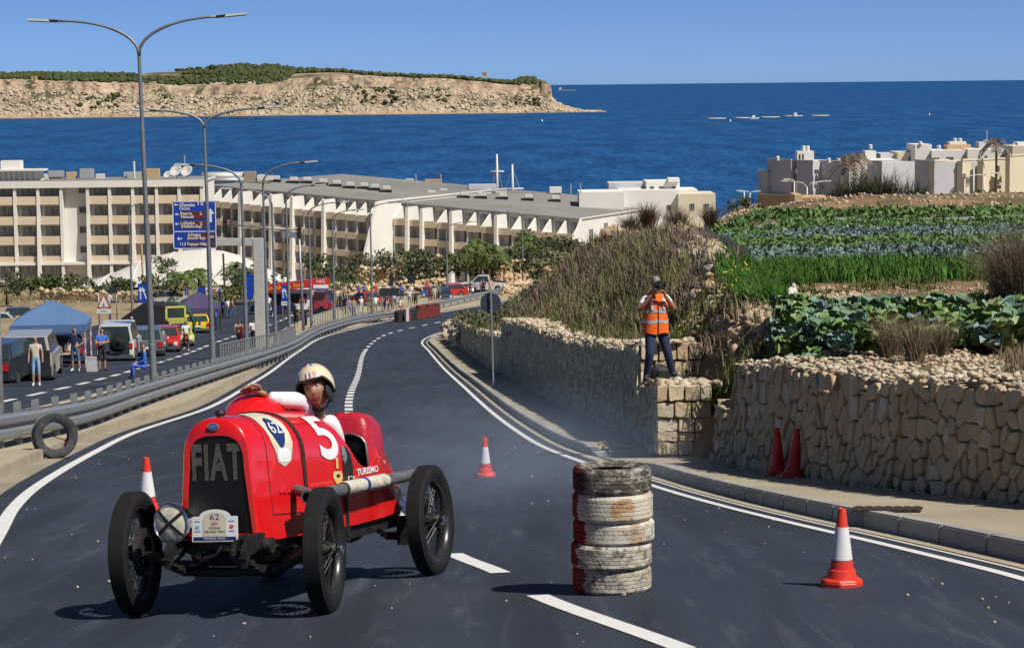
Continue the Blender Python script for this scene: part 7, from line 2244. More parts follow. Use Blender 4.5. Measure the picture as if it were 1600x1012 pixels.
block(c2, 1430, 1456, 226, 447, M_WALL, 256); block(c2, 1456, 1520, 235, 446, M_WALL, 256); block(c2, 1512, 1584, 233, 445, M_WALL, 256); block(c2, 1480, 1517, 226, 452, M_OCH, 236, 4); block(c2, 1484, 1510, 221.5, 453, M_WALL, 227, 3); block(c2, 1582, 1650, 228, 440, M_WALLC, 246); block(c2, 1530, 1556, 222, 452, M_WALLG, 234, 4); block(c2, 1540, 1556, 219.5, 453, M_WALL, 224, 3); block(c2, 1590, 1640, 222, 446, M_WALL, 230, 4)
wins(c2, 446, [(1455, 1458, 246, 253), (1459.5, 1463, 246, 253), (1464.5, 1468, 246, 253), (1479, 1484, 245, 251), (1485, 1490, 245, 251)]); wins(c2, 445, [(1529, 1532, 243, 249), (1539, 1543, 243, 249), (1566, 1570, 241, 248), (1571, 1575, 241, 248)])
for i, (px, py) in enumerate(((1438, 226), (1467, 232), (1492, 221), (1500, 221), (1584, 230), (1571, 232))):
 u = .124; o = MB().lathe([(.0001, 0), (3.2 * u, 0), (3.2 * u, 4 * u), (2 * u, 5 * u), (.0001, 5 * u)], 12).build('water_tank', M_TANK, smooth=True, angle=40); o.location = P(px, py, 447); tag(o, ['pale tank above the white corner block', 'pale tank beside the ochre roof hut', 'left tank on the ochre roof hut', 'right tank on the ochre roof hut', 'tank at the right edge of the white roofs', 'tank beside the dry palm on the roofline'][i], 'water tank')
p = P(1542, 222, 450); o = MB().tube([(0, 0, 0), (0, 0, 18 * .124)], .12, 5).build('aerial', M_AC); o.location = p; tag(o, 'thin tall aerial above the white roofs at the right', 'aerial')
oh = thing('stone_hut', 'small ochre stone house with two dark windows in front of the grey block', 'house', (0, 0, 0))
D = 300
block(oh, 1242, 1254, 304.5, D - .5, M_OCH, 324, 6); block(oh, 1254, 1296, 308, D, M_OCH, 326, 6)
wins(oh, D, [(1262, 1267, 316, 324), (1279, 1286, 315, 324)])
a, b = P(1254, 309, D - .1), P(1296, 310, D - .1); MB().box(((a.x + b.x) / 2, D - .05, a.z - .25), (b.x - a.x, .12, .30)).build('cornice', mat('terracotta', (.34, .15, .09), .8), oh)
# far street lights and a pylon pole in the town
def small_lamp(px, base, top, D, arms, label):
 p = P(px, base, D); h = P(px, top, D).z - p.z; t = thing('street_lamp', label, 'street lamp', p)
 MB().tube([(0, 0, -2), (0, 0, h)], [.12, .08], 8).build('pole', M_TANK, t, smooth=True)
 for dx in arms:
  MB().tube([(0, 0, h), (dx * .25, 0, h + abs(dx) * .22), (dx, 0, h + abs(dx) * .32)], .06, 6).build('arm', M_TANK, t, smooth=True); MB().box((dx * 1.15, 0, h + abs(dx) * .32), (.9, .3, .14)).build('lamp_head', M_TANK, t)
small_lamp(1172, 330, 302, 330, (-.9, .9), 'pale double street lamp at the left foot of the grey block')
small_lamp(1163, 332, 300, 335, (-.6,), 'pale short street lamp furthest left by the grey block')
small_lamp(1241, 320, 283, 320, (-.9,), 'pale pole with wires in front of the grey block')
small_lamp(1261, 318, 292, 310, (-2.6, 2.4), 'wide double street lamp above the ochre stone house')
small_lamp(1507, 325, 280, 300, (1.8,), 'street lamp with curved arm in front of the cream block')
small_lamp(1537, 325, 275, 290, (1.2,), 'slim street lamp right of the curved one by the cream block')
small_lamp(1521, 320, 262, 280, (), 'bare thin pole in front of the cream block')
# ================================================================== VEHICLES, CANOPIES AND THE CROWD
def paintm(n, c): return mat('car_paint_' + n, c, .3, var=.04, scale=2, coat=.6)
CP = {k: paintm(k, v) for k, v in dict(silver=(.38, .37, .34), dark=(.03, .035, .045), white=(.66, .66, .64), grey=(.12, .14, .16), red=(.52, .02, .02), lime=(.50, .50, .10), yellow=(.78, .56, .02), maroon=(.30, .03, .05), blue=(.03, .08, .32), navy=(.02, .035, .10), green=(.02, .10, .06)).items()}
M_CG = mat('car_glass', (.03, .045, .05), .12, spec=.6, var=.3, scale=2)
M_TL = mat('tail_lamp', (.50, .02, .02), .3); M_HL = mat('head_lamp', (.75, .75, .72), .2); M_TRIM = mat('black_trim', (.02, .02, .022), .6); M_PLATE = mat('number_plate', (.7, .7, .66), .4)
def vehicle(px, base, rz, label, paint, L=4.0, W=1.7, H=1.45, hood=.92, cab=(.28, .95, .42, .88), cat='car', name='parked_car', Y=None, extra=None, wr=.31, group=None):
 """cab: start and end of the glasshouse along the car at the belt and at the roof, from the nose"""
 p = G(px, base, -.02) if Y is None else P(px, base, Y); p.z = R(p.x, p.y) - .02 if Y is None else p.z
 t = thing(name, label, cat, p, rz, group); x = lambda f: L / 2 - f * L
 m = CP[paint]; mb = MB()
 pr = [(x(0), .30), (x(0), hood - .22), (x(.03), hood - .10), (x(cab[0]), hood), (x(cab[1]), hood + .02), (x(1), hood - .08), (x(1), .32), (x(.94), .22), (x(.06), .22)]
 mb.prism(pr[::-1], -W / 2, W / 2); mb.build('body', m, t, bevel=.06, smooth=True, angle=40)
 b0, b1, r0, r1 = x(cab[0]), x(cab[1]), x(cab[2]), x(cab[3]); wb, wt = W / 2 - .04, W / 2 - .17
 V = [(b0, -wb, hood), (b0, wb, hood), (b1, wb, hood), (b1, -wb, hood), (r0, -wt, H), (r0, wt, H), (r1, wt, H), (r1, -wt, H)]
 MB().add(V, [(0, 1, 5, 4), (1, 2, 6, 5), (2, 3, 7, 6), (3, 0, 4, 7), (4, 5, 6, 7)]).build('cabin', m, t, bevel=.03, smooth=True, angle=40)
 Vv = [Vector(v) for v in V]
 def pane(a, b, c, d, k=.12):
  q = [Vv[i] for i in (a, b, c, d)]; cc = sum(q, Vector()) / 4; n = (q[1] - q[0]).cross(q[3] - q[0]).normalized()
  if n.dot(cc - Vector((0, 0, H * .6))) < 0: n = -n
  MB().add([v.lerp(cc, k) + n * .02 for v in q], [(0, 1, 2, 3)]).build('window', M_CG, t)
 pane(0, 1, 5, 4); pane(2, 3, 7, 6); pane(1, 2, 6, 5); pane(3, 0, 4, 7)
 for sx in (.17, .80):
  for sy in (-1, 1):
   w = MB().lathe([(wr * .62, -.09), (wr * .9, -.1), (wr, -.07), (wr, .07), (wr * .9, .1), (wr * .62, .09)], 16, axis='Y', c=(x(sx), sy * (W / 2 - .07), wr)).build('wheel', M_TYRE, t, smooth=True, angle=40)
   MB().lathe([(.0001, -.08), (wr * .62, -.095), (wr * .62, .095), (.0001, .08)], 12, axis='Y', c=(x(sx), sy * (W / 2 - .065), wr)).build('hub', M_STEEL, w)
 for sy in (-1, 1):
  MB().box((x(1) - .0, sy * (W / 2 - .16), hood - .2), (.06, .22, .26)).build('tail_lamp', M_TL, t); MB().lathe([(.0001, .05), (.11, .03), (.12, -.05)], 10, axis='X', c=(x(0) + .0, sy * (W / 2 - .22), hood - .30)).build('headlight', M_HL, t)
 MB().box((x(1) - .04, 0, .40), (.12, W * .96, .17)).build('rear_bumper', M_TRIM if paint in ('silver', 'grey', 'dark') else M_STEEL, t); MB().box((x(0) + .04, 0, .38), (.12, W * .94, .14)).build('front_bumper', M_STEEL, t)
 MB().box((x(1) - .07, 0, .62), (.04, .5, .12)).build('number_plate', M_PLATE, t); MB().box((x(0) + .02, 0, hood - .34), (.05, W * .5, .14)).build('grille', M_TRIM, t)
 if extra: extra(t, x, W, H, hood)
 return t
aw = rad(80)    # pointing away, up the other carriageway
vehicle(50, 592, rad(96), 'silver four-wheel drive seen from behind, behind the woman in white', 'silver', 4.3, 1.85, 1.75, 1.08, (.26, .99, .40, .95), wr=.36, extra=lambda t, x, W, H, h: (MB().box((x(1) - .05, 0, .55), (.14, W * .98, .36)).build('lower_cladding', M_TRIM, t)))
vehicle(8, 596, rad(84), 'dark car at the left edge with door open, partly out of frame', 'dark', 4.2, 1.75, 1.5, .95, extra=lambda t, x, W, H, h: MB().box((x(.5), -W / 2 - .35, .75), (.08, .8, .7)).build('open_door', CP['dark'], t))
def tailgate(t, x, W, H, h):
 MB().box((x(1) - .45, 0, H + .25), (1.0, W * .85, .06), rot=Matrix.Rotation(rad(18), 3, 'Y')).build('tailgate', M_CG, t)
 MB().box((x(1) + .02, 0, .82), (.10, W * .78, .75)).build('open_boot', M_TRIM, t); MB().blob((x(1) - .1, -.3, .95), (.25, .3, .3), 3, .3, 1).build('white_sack', MC['white'], t); MB().box((x(1) - .3, 0, .70), (.55, 1.3, .06)).build('tail_shelf', M_OCH, t)
vehicle(108, 566, rad(95), 'dark estate car with raised tailgate under the blue canopy', 'navy', 4.4, 1.75, 1.55, 1.0, (.25, .99, .38, .96), extra=tailgate)
def spare(t, x, W, H, h):
 MB().lathe([(.12, -.09), (.33, -.09), (.36, 0), (.33, .09), (.12, .09)], 18, axis='X', c=(x(1) - .12, -.15, .98)).build('spare_wheel', M_TYRE, t, smooth=True); MB().box((x(1) - .1, .35, 1.15), (.05, .35, .95)).build('ladder', M_STEEL, t)
 MB().box((x(1) - .02, 0, .95), (.03, W * .78, .95)).build('rear_door_glass', M_CG, t)
vehicle(187, 562, rad(94), 'white boxy four-wheel drive with spare wheel on its back door', 'white', 4.2, 1.75, 1.85, 1.1, (.24, .99, .34, .98), wr=.37, extra=spare)
vehicle(232, 555, rad(96), 'dark grey car parked behind the near lamp post', 'grey', 4.2, 1.75, 1.5, .98)
fr = rad(-84)
vehicle(262, 549, fr, 'small red classic saloon facing the camera, right of the lamp post', 'red', 3.1, 1.42, 1.35, .88, (.30, .96, .42, .86), wr=.26, extra=lambda t, x, W, H, h: MB().box((x(.14), 0, h - .02), (.7, .25, .02)).build('bonnet_stripe', M_WHITEP, t))
vehicle(280, 540, rad(-76), 'pale lime small car with its tailgate raised, behind the red saloon', 'lime', 3.2, 1.45, 1.4, .88, (.26, .96, .38, .88), wr=.26, extra=lambda t, x, W, H, h: (MB().box((x(.99), 0, H + .72), (.08, 1.2, .12)).box((x(.99), .55, H + .35), (.08, .12, .75)).box((x(.99), -.55, H + .35), (.08, .12, .75)).box((x(.99), 0, H + .02), (.08, 1.2, .12)).build('tailgate', CP['lime'], t), MB().box((x(.99), 0, H + .37), (.04, 1.0, .6)).build('tailgate_glass', M_CG, t)))
def stripes(t, x, W, H, h):
 for sy in (-.16, .16): MB().box((x(1) - .02, sy, .66), (.05, .14, .42)).build('stripe', M_TRIM, t); MB().box((x(.93), sy, h + .03), (.5, .14, .02)).build('stripe', M_TRIM, t)
vehicle(307, 519, rad(100), 'bright yellow sports car with black stripes under the purple canopy', 'yellow', 4.0, 1.8, 1.30, .90, (.34, .97, .46, .84), extra=stripes)
vehicle(483, 487, rad(172), 'dark red classic car parked beside the kiosk', 'maroon', 4.2, 1.65, 1.4, .9)
vehicle(430, 490, rad(170), 'dark blue low car half hidden behind the lamp posts', 'navy', 4.0, 1.65, 1.25, .85)
vehicle(509, 478, rad(-100), 'black car facing the camera right of the kiosk', 'dark', 3.9, 1.65, 1.35, .9)
vehicle(578, 480, rad(-60), 'bright red sports car in the middle of the crowd', 'red', 4.1, 1.75, 1.32, .86, (.32, .90, .46, .78))
vehicle(700, 464, rad(200), 'red open classic car behind the person in red overalls', 'red', 3.7, 1.6, 1.3, .85)
vehicle(674, 467, rad(-95), 'royal blue vintage racing car among the crowd', 'blue', 3.4, 1.5, 1.15, .82)
vehicle(692, 470, rad(-80), 'dark blue vintage car with its bonnet towards the rail', 'navy', 3.4, 1.5, 1.25, .85)
vehicle(725, 460, rad(-75), 'small white car with a red bonnet stripe, nosed up to the rail', 'white', 3.0, 1.4, 1.15, .8, extra=lambda t, x, W, H, h: MB().box((x(.14), 0, h), (.8, .3, .03)).build('stripe', M_TL, t))
def bed(t, x, W, H, h): MB().box((x(.80), 0, h - .02), (L2 * .36, W * .9, .06)).build('load_bed', M_TRIM, t)
L2 = 5.0
vehicle(757, 455, rad(176), 'white double-cab pickup truck parked at the reddish wall', 'white', 5.0, 1.8, 1.75, 1.05, (.22, .64, .36, .60), wr=.36, extra=bed, name='pickup_truck', cat='pickup')
vehicle(40, 506, rad(10), 'dark car parked on the upper lot behind the blue canopy roof', 'dark', 4.2, 1.75, 1.5, .95, Y=205)
vehicle(8, 514, rad(5), 'white car on the upper lot at the left edge', 'white', 4.2, 1.7, 1.45, .95, Y=200)
vehicle(184, 489, rad(6), 'distant silver car above the old wall left of the lamp', 'silver', 4.2, 1.7, 1.4, .95, Y=235)
vehicle(272, 478, rad(20), 'silver car parked left of the purple canopy', 'silver', 4.2, 1.7, 1.45, .95, Y=215)
# red kiosk lorry with a raised red awning and a white cab
kp = G(468, 490); kk = thing('kiosk_truck', 'red and white snack truck with long red awning and yellow lettering', 'food truck', kp, rad(4)); kk.scale = (.64, .64, .72)
MB().box((-1.6, 1.5, 1.6), (6.6, 2.2, 2.4)).build('box_body', M_WHITEP, kk, bevel=.05); MB().box((-1.6, .36, 1.8), (5.2, .06, 1.1)).build('serving_hatch', M_TRIM, kk)
aw_ = MB().prism([(-5.2, 2.55), (1.6, 3.15), (1.6, 4.05), (-5.2, 3.45)], -.75, .45).build('awning', CP['red'], kk)
v, f = text_mesh('Snacks & Ices', .75, 0, 2, 5.0); MB().add([(p_[0] - 1.8, -.77, p_[1] + 3.30 + (p_[0]) * .09) for p_ in v], f).build('lettering', CP['yellow'], aw_)
MB().box((2.9, -.1, 3.55), (2.4, .5, 1.25)).build('sign_box', CP['red'], kk); v, f = text_mesh('NG', .6, 0, 2, 1.1); MB().add([(p_[0] + 2.9, -.37, p_[1] + 3.8) for p_ in v], f).build('sign_text', M_WHITEP, kk); MB().box((2.9, -.38, 3.2), (2.0, .05, .4)).build('sign_strip', M_WHITEP, kk)
MB().prism([(1.9, .5), (3.8, .5), (3.8, 1.4), (3.3, 2.5), (1.9, 2.5)], .5, 2.5).build('cab', CP['maroon'], kk, bevel=.05); MB().add([(3.83, .65, 1.45), (3.83, 2.35, 1.45), (3.38, 2.3, 2.38), (3.38, .7, 2.38)], [(0, 1, 2, 3)]).build('windscreen', M_CG, kk); MB().box((2.8, .48, 1.85), (.9, .04, .7)).build('side_window', M_CG, kk)
for x_ in (-3.2, 2.9):
 for y_ in (.6, 2.4): MB().lathe([(.0001, -.12), (.42, -.12), (.42, .12), (.0001, .12)], 16, axis='Y', c=(x_, y_, .42)).build('wheel', M_TYRE, kk)
us = G(497, 484); um = thing('parasol', 'small bright blue parasol beside the snack truck', 'parasol', us); MB().lathe([(.0001, 2.3), (.5, 2.15), (1.0, 1.9), (.98, 1.86), (.0001, 2.2)], 8).build('canopy', cloth('parasol_blue', (.02, .10, .50)), um); MB().tube([(0, 0, 0), (0, 0, 2.2)], .03, 6).build('pole', M_STEEL, um)
# canopies
def canopy(px, base, label, c, Wd, eave, apex, legm, stripe_=False, rz=0.0):
 p = G(px, base); t = thing('canopy_tent', label, 'canopy', p, rz); h = Wd / 2; m = cloth('canopy_' + c, dict(blue=(.075, .15, .30), purple=(.055, .045, .115))[c])
 rows = []
 for k in range(5):
  u = k / 4; r = lerp(h, .06, u); z = lerp(eave, apex, u ** .85); rows.append([(r * a, r * b, z - (.05 if k in (1, 2) else 0) * (a == 0 or b == 0)) for a, b in ((-1, -1), (0, -1), (1, -1), (1, 0), (1, 1), (0, 1), (-1, 1), (-1, 0))])
 rows = [[(x, y, z - .32) for x, y, z in rows[0]]] + rows
 MB().grid(rows, closed_u=True).build('roof', m, t)
 for sx in (-1, 1):
  for sy in (-1, 1):
   lg = MB().box((sx * (h - .05), sy * (h - .05), eave / 2), (.06, .06, eave)).build('leg', legm, t)
   if stripe_:
    for k in range(5): MB().box((sx * (h - .05), sy * (h - .05) - .035, .2 + k * .42), (.08, .02, .2)).build('pink_band', mat('pink_band', (.5, .2, .24), .8), lg)
 return t
canopy(82, 572, 'pale blue pop-up canopy over the open estate car at the left', 'blue', 3.2, 1.95, 2.85, mat('white_pole', (.6, .58, .58), .5), True, rad(6))
canopy(311, 517, 'dark purple pop-up canopy above the yellow sports car', 'purple', 3.1, 1.75, 2.75, M_TRIM, False, rad(8))
gp = G(266, 532); gt = thing('awning_tent', 'dark green tunnel tent behind the small lime car', 'tent', gp, rad(6))
rows = [[(1.5 * math.cos(a) * 1.0, y, .5 + 1.75 * max(0, math.sin(a)) ** .7) for a in [math.pi * i / 12 for i in range(13)]] for y in (0, 1.2, 2.4)]
rows = [[(x, y, z if z > .51 else 0) for x, y, z in r] for r in rows]
MB().grid(rows).build('cover', cloth('tent_green', (.012, .065, .045)), gt, smooth=True); MB().grid([[(x * .95, y + .03, z * .97) for x, y, z in r] for r in rows]).build('inner_cover', M_TRIM, gt)
dk = G(215, 540); d2 = thing('awning_tent', 'low black awning tent behind the white four-wheel drive', 'tent', dk, 0); MB().prism([(-1.6, 0), (1.5, 0), (1.5, 1.9), (-.3, 2.1), (-1.6, 1.2)], 4, 6).build('cover', M_TRIM, d2)
bx = G(145, 580); o = MB().box((0, 0, .28), (.42, .4, .54)).box((0, 0, .57), (.44, .42, .05)).build('cool_box', mat('pale_plastic', (.55, .56, .57), .5)); o.location = bx; tag(o, 'pale cool box standing at the canopy leg', 'cool box')
# ---- the photographer in the orange vest
pb = P(1024, 588, 34.6); px_, py_ = pb.x, 34.6; pz_ = R(W_MID(py_), py_) + PAV + hM(py_) + .02
ph = thing('person', 'photographer in orange hi-vis vest and jeans standing on the wall, camera raised', 'person', (px_, py_, pz_), rad(14))
PS = .90; ph.scale = (PS, PS, PS)
J = pose('camera')
J.update(dict(hiL=V3((.10, .02, .92)), knL=V3((.20, -.03, .50)), anL=V3((.33, .06, .10)), toL=V3((.40, -.07, .04)), hiR=V3((-.08, 0, .92)), knR=V3((-.13, -.12, .50)), anR=V3((-.15, .02, .09)), toR=V3((-.22, -.12, .03)),
 shL=V3((.19, 0, 1.42)), shR=V3((-.18, -.01, 1.41)), elL=V3((.30, -.15, 1.20)), wrL=V3((.085, -.25, 1.48)), elR=V3((-.33, -.12, 1.20)), wrR=V3((-.12, -.25, 1.50)), neck=V3((0, -.03, 1.53)), head=V3((-.01, -.04, 1.58))))
Jr = {n: (p, RADII[n]) for n, p in J.items() if n not in ('haL', 'haR', 'top')}; Jr['head'] = (J['head'], .05); Jr['pelvis'] = (J['pelvis'], (.17, .125)); Jr['waist'] = (J['waist'], (.165, .135)); Jr['chest'] = (J['chest'], (.185, .13))
Jr['shL'] = (J['shL'], .075); Jr['shR'] = (J['shR'], .075); Jr['elL'] = (J['elL'], .048); Jr['elR'] = (J['elR'], .048)
Jr.update(hiL=(J['hiL'], .118), hiR=(J['hiR'], .118), knL=(J['knL'], .080), knR=(J['knR'], .080), anL=(J['anL'], .062), anR=(J['anR'], .062), toL=(J['toL'], (.055, .035)), toR=(J['toR'], (.055, .035)))
Bp = [b for b in BONES if b[0] in Jr and b[1] in Jr]
Vp, Fp = skin_verts(Jr, Bp, 'pelvis', 2)
reg = []
for f in Fp:
 c = sum((Vp[i] for i in f), Vector()) / len(f)
 (d, t_), a, b = min(((seg_d(c, J[p], J[q]), p, q) for p, q in Bp), key=lambda k: k[0][0])
 reg.append(0 if b in ('neck', 'head', 'wrL', 'wrR') or (b in ('elL', 'elR') and t_ > .5) else 5 if (b in ('elL', 'elR', 'shL', 'shR', 'neck0')) else 7 if a in ('anL', 'anR') else 6 if (a.startswith(('hi', 'kn')) or (a == 'pelvis' and b != 'waist') or (a == 'pelvis' and t_ < .3)) else 5)
hM_ = Matrix.Translation(V3((-.01, -.075, 1.66))) @ Matrix.Rotation(rad(6), 4, 'X')
Vh, Fh, mh = head_mesh(30, 24)
lh, lf = hand_geo(J['wrL'] + V3((-.005, -.01, .015)), V3((-.55, -.25, .75)), V3((-.3, -.3, -.2)), -1, .9); rh, rf = hand_geo(J['wrR'] + V3((.0, -.01, .015)), V3((.45, -.25, .8)), V3((.3, -.4, -.2)), 1, .9)
M_VEST = cloth('hivis_orange', (.85, .14, .015))
join_mesh('body', [(Vp, Fp, reg), (xf(Vh, hM_), Fh, mh), (lh, lf, 0), (rh, rf, 0)], [M_SKIN_D, M_HAIRG, M_EYE, M_LIP, M_IRIS, MC['white'], MC['navy'], M_TRIM], ph)
def vest_ring(z, w, d, y0=0.0, n=28, open_=.0): return [(w * math.copysign(abs(math.cos(a)) ** .8, math.cos(a)), y0 + d * math.copysign(abs(math.sin(a)) ** .8, math.sin(a)), z + .012 * math.sin(5 * a + z * 9)) for a in [2 * math.pi * i / n for i in range(n)]]
prof = [(.82, .225, .17), (.90, .222, .172), (1.0, .215, .175), (1.1, .212, .175), (1.2, .215, .172), (1.3, .218, .162), (1.38, .205, .145), (1.44, .165, .12), (1.485, .10, .095)]
vs_ = MB().grid([vest_ring(z, w, d, -.005) for z, w, d in prof], closed_u=True).build('hivis_vest', M_VEST, ph, smooth=True)
M_REFL = mat('reflective_tape', (.42, .42, .43), .4)
for z in (1.02, 1.20): MB().grid([vest_ring(z - .028, .2155 + .004, .178, -.005), vest_ring(z + .028, .2155 + .004, .177, -.005)], closed_u=True).build('reflective_band', M_REFL, vs_, smooth=True)
for s in (-1, 1): MB().grid([[(s * .10 - .025, -.188, 1.22), (s * .10 + .025, -.186, 1.22)], [(s * .105 - .025, -.18, 1.32), (s * .105 + .025, -.178, 1.32)], [(s * .11 - .025, -.135, 1.42), (s * .11 + .025, -.13, 1.42)]]).build('reflective_band', M_REFL, vs_)
MB().box((0, -.189, 1.08), (.012, .006, .5)).build('zip', M_TRIM, vs_)
cm = thing('camera', 'black camera held up to the face of the photographer', 'camera', ph.matrix_basis @ V3((-.012, -.235, 1.64)), rad(14)); cm.scale = (PS, PS, PS)
cm.location = Matrix.Translation((px_, py_, pz_)) @ Matrix.Rotation(rad(14), 4, 'Z') @ V3((-.012 * PS, -.235 * PS, 1.635 * PS))
MB().box((0, 0, 0), (.14, .06, .095)).box((0, 0, .06), (.06, .055, .035)).build('camera_body', M_TRIM, cm, bevel=.008); MB().lathe([(.0001, -.13), (.034, -.13), (.038, -.12), (.036, -.03), (.032, -.03)], 16, axis='Y').build('lens', M_TRIM, cm, smooth=True, angle=40)
bg = P(1003, 583, 35.6); o = MB().blob((0, 0, .13), (.2, .13, .15), 2, .25, 2).box((.05, -.12, .12), (.2, .06, .14)).build('camera_bag', M_TRIM); o.location = (bg.x + .30, 35.6, R(W_MID(35.7), 35.7) + PAV + hM(35.7)); tag(o, 'black camera bag lying on the wall behind his legs', 'bag')
# ---- people on the far carriageway
def pp_(px, base, rz, label, Y=None, **k):
 p = G(px, base) if Y is None else P(px, base, Y); return person(p, rad(rz), label, **k)
pp_(57, 603, 8, 'woman in white top, lanyard and denim cropped trousers standing alone at the left', pname='stand', shirt='cream', legs='lightblue', shoes='white', hair=M_HAIRB, short=True, h=1.66, sub=2, slim=.95)
w_ = P(57, 545, G(57, 603).y - .2)
pp_(118, 580, -14, 'man in navy T-shirt and denim shorts, hand on hip under the canopy', pname='hips', shirt='navy', legs='denim', shoes='white', short=True, h=1.80, sub=2, slim=1.1)
pp_(160, 580, 30, 'man in royal blue shirt and black shorts with folded arms, sunglasses on', pname='folded', shirt='royal', legs='black', short=True, h=1.76, sub=2, slim=1.05)
sp_ = G(226, 596); sp_.z += .12; person(sp_, rad(-70), 'dark-haired person in blue racing overalls sitting on the rail by the lamp post', 'sit', 'royal', 'royal', 'black', h=1.72, sub=2, sleeve=1.5)
pp_(291, 547, 15, 'person in red trousers and white top walking by the dashed line', pname='walk', shirt='white', legs='maroon', shoes='white', skin=M_SKIN_D, h=1.7)
pp_(207, 542, -30, 'man in white hat and white shirt behind the four-wheel drive', pname='stand', shirt='white', legs='darkgrey', hair=MC['cream'], h=1.8)
pp_(374, 545, 160, 'man in beige top and dark shorts walking left of the lamp posts', pname='walk', shirt='beige', legs='black', skin=M_SKIN_D, short=True)
pp_(379, 548, 170, 'woman in maroon dress beside the man in beige', pname='stand', shirt='maroon', legs='maroon', h=1.6)
pp_(396, 540, 185, 'person in black and white walking behind the sign column', pname='walk', shirt='white', legs='black', h=1.65)
pp_(463, 514, 150, 'man in black T-shirt and shorts leaning by the signal mast', pname='hips', shirt='black', legs='black', short=True)
pp_(478, 512, 120, 'person in dark clothes leaning forward over the railing', pname='lean', shirt='darkgrey', legs='navy')
pp_(472, 492, 20, 'person in red T-shirt in front of the snack truck hatch', pname='stand', shirt='red', legs='darkgrey', h=1.7)
pp_(420, 492, 200, 'man in white T-shirt and blue jeans left of the snack truck', pname='stand', shirt='white', legs='denim')
pp_(427, 497, 150, 'woman in maroon top and pale skirt by the lamp posts', pname='walk', shirt='maroon', legs='lightblue', h=1.62)
crowd = [(546, 497, 180, 'purple', 'denim', 'stand', 'man in pale purple shirt and jeans seen from behind'), (553, 499, 170, 'khaki', 'denim', 'stand', 'tall man in khaki top next to the purple shirt'), (538, 494, 190, 'black', 'black', 'stand', 'man in all black left of the purple shirt'),
 (565, 493, 175, 'white', 'white', 'camera', 'child-like figure in white hat, white shirt and white shorts'), (577, 492, 160, 'brown', 'khaki', 'stand', 'man in brown top beside the lamp post'), (587, 493, 185, 'white', 'khaki', 'hips', 'man in white T-shirt and khaki shorts right of the lamp post'), (601, 490, 90, 'black', 'navy', 'lean', 'man in black bending forward beside the dark sign board'), (610, 489, 200, 'maroon', 'black', 'walk', 'woman in maroon top walking behind the sign board'), (616, 484, 170, 'lightblue', 'navy', 'lean', 'person in pale blue stooping behind the board'), (625, 487, 160, 'white', 'red', 'sit', 'person in white sitting by the tyre barrier'),
 (540, 472, 10, 'beige', 'beige', 'hips', 'man in beige standing behind the crowd at the van'), (527, 478, 30, 'cream', 'khaki', 'stand', 'man in cream shirt right of the black car'), (520, 482, 200, 'navy', 'denim', 'stand', 'man in navy shirt by the slim lamp post'), (533, 488, 150, 'denim', 'darkgrey', 'stand', 'person in denim jacket left of the men in black'), (561, 470, 20, 'blue', 'darkgrey', 'stand', 'man in blue shirt behind the red sports car, left one'), (569, 469, -10, 'royal', 'darkgrey', 'folded', 'man in royal blue shirt behind the red sports car, middle one'), (576, 470, 0, 'yellow', 'darkgrey', 'stand', 'man in yellow hi-vis vest behind the red sports car'), (588, 470, 25, 'red', 'darkgrey', 'stand', 'person in red jacket right of the hi-vis vest'), (593, 462, 0, 'white', 'black', 'sit', 'person in white cap sitting on the low ochre wall'),
 (615, 468, 10, 'denim', 'denim', 'stand', 'man in denim shirt right of the tall black sign'), (628, 470, -20, 'royal', 'navy', 'stand', 'man in bright blue top facing the road'), (640, 480, 190, 'white', 'grey', 'stand', 'man in white and grey behind the far rail'), (646, 478, 170, 'beige', 'black', 'lean', 'person in checked beige shirt leaning over a car'), (650, 482, 180, 'black', 'black', 'stand', 'woman in long black clothes seen from behind'), (643, 462, 10, 'white', 'denim', 'sit', 'person in white sitting on the wall below the dark sign'), (667, 462, 0, 'red', 'cream', 'stand', 'person in red cap and red top behind the blue racer'), (672, 473, 180, 'maroon', 'maroon', 'stand', 'man in maroon standing at the blue racer'), (679, 474, 165, 'cream', 'beige', 'stand', 'person in cream beside the maroon shirt'), (685, 473, 185, 'green', 'black', 'stand', 'person in dark green near the far rail'), (691, 455, 0, 'white', 'darkgrey', 'sit', 'person in white sitting high behind the red car'), (714, 461, 30, 'red', 'red', 'stand', 'person in bright red overalls standing at the red car'), (719, 459, 20, 'black', 'black', 'stand', 'person in black right behind the red overalls'),
 (735, 463, 175, 'brown', 'black', 'stand', 'person in brown and black at the far rail left of the pale blue shirt'), (743, 464, 180, 'lightblue', 'navy', 'hips', 'broad man in pale blue shirt and navy trousers at the rail'), (752, 462, 170, 'pink', 'denim', 'stand', 'woman in pink beside the pale blue shirt'), (756, 462, 190, 'navy', 'black', 'stand', 'man in navy behind the woman in pink'), (766, 461, 180, 'pink', 'beige', 'lean', 'person in pale pink behind the round sign post'), (780, 438, 180, 'maroon', 'black', 'stand', 'lone person in maroon standing against the reddish wall')]
for (px, b, rz, sh_c, lg, po, lab) in crowd:
 pp_(px, b, rz + (px * 7) % 40 - 20, lab, pname=po, shirt=sh_c, legs=lg, shoes='white' if (px % 3 == 0) else 'black', hair=MC['white'] if 'white hat' in lab or 'white cap' in lab else MC['red'] if 'red cap' in lab else (M_HAIRG if px % 4 == 0 else M_HAIR), h=1.64 + (px * 13 % 17) / 100, short=(px % 5 < 2))
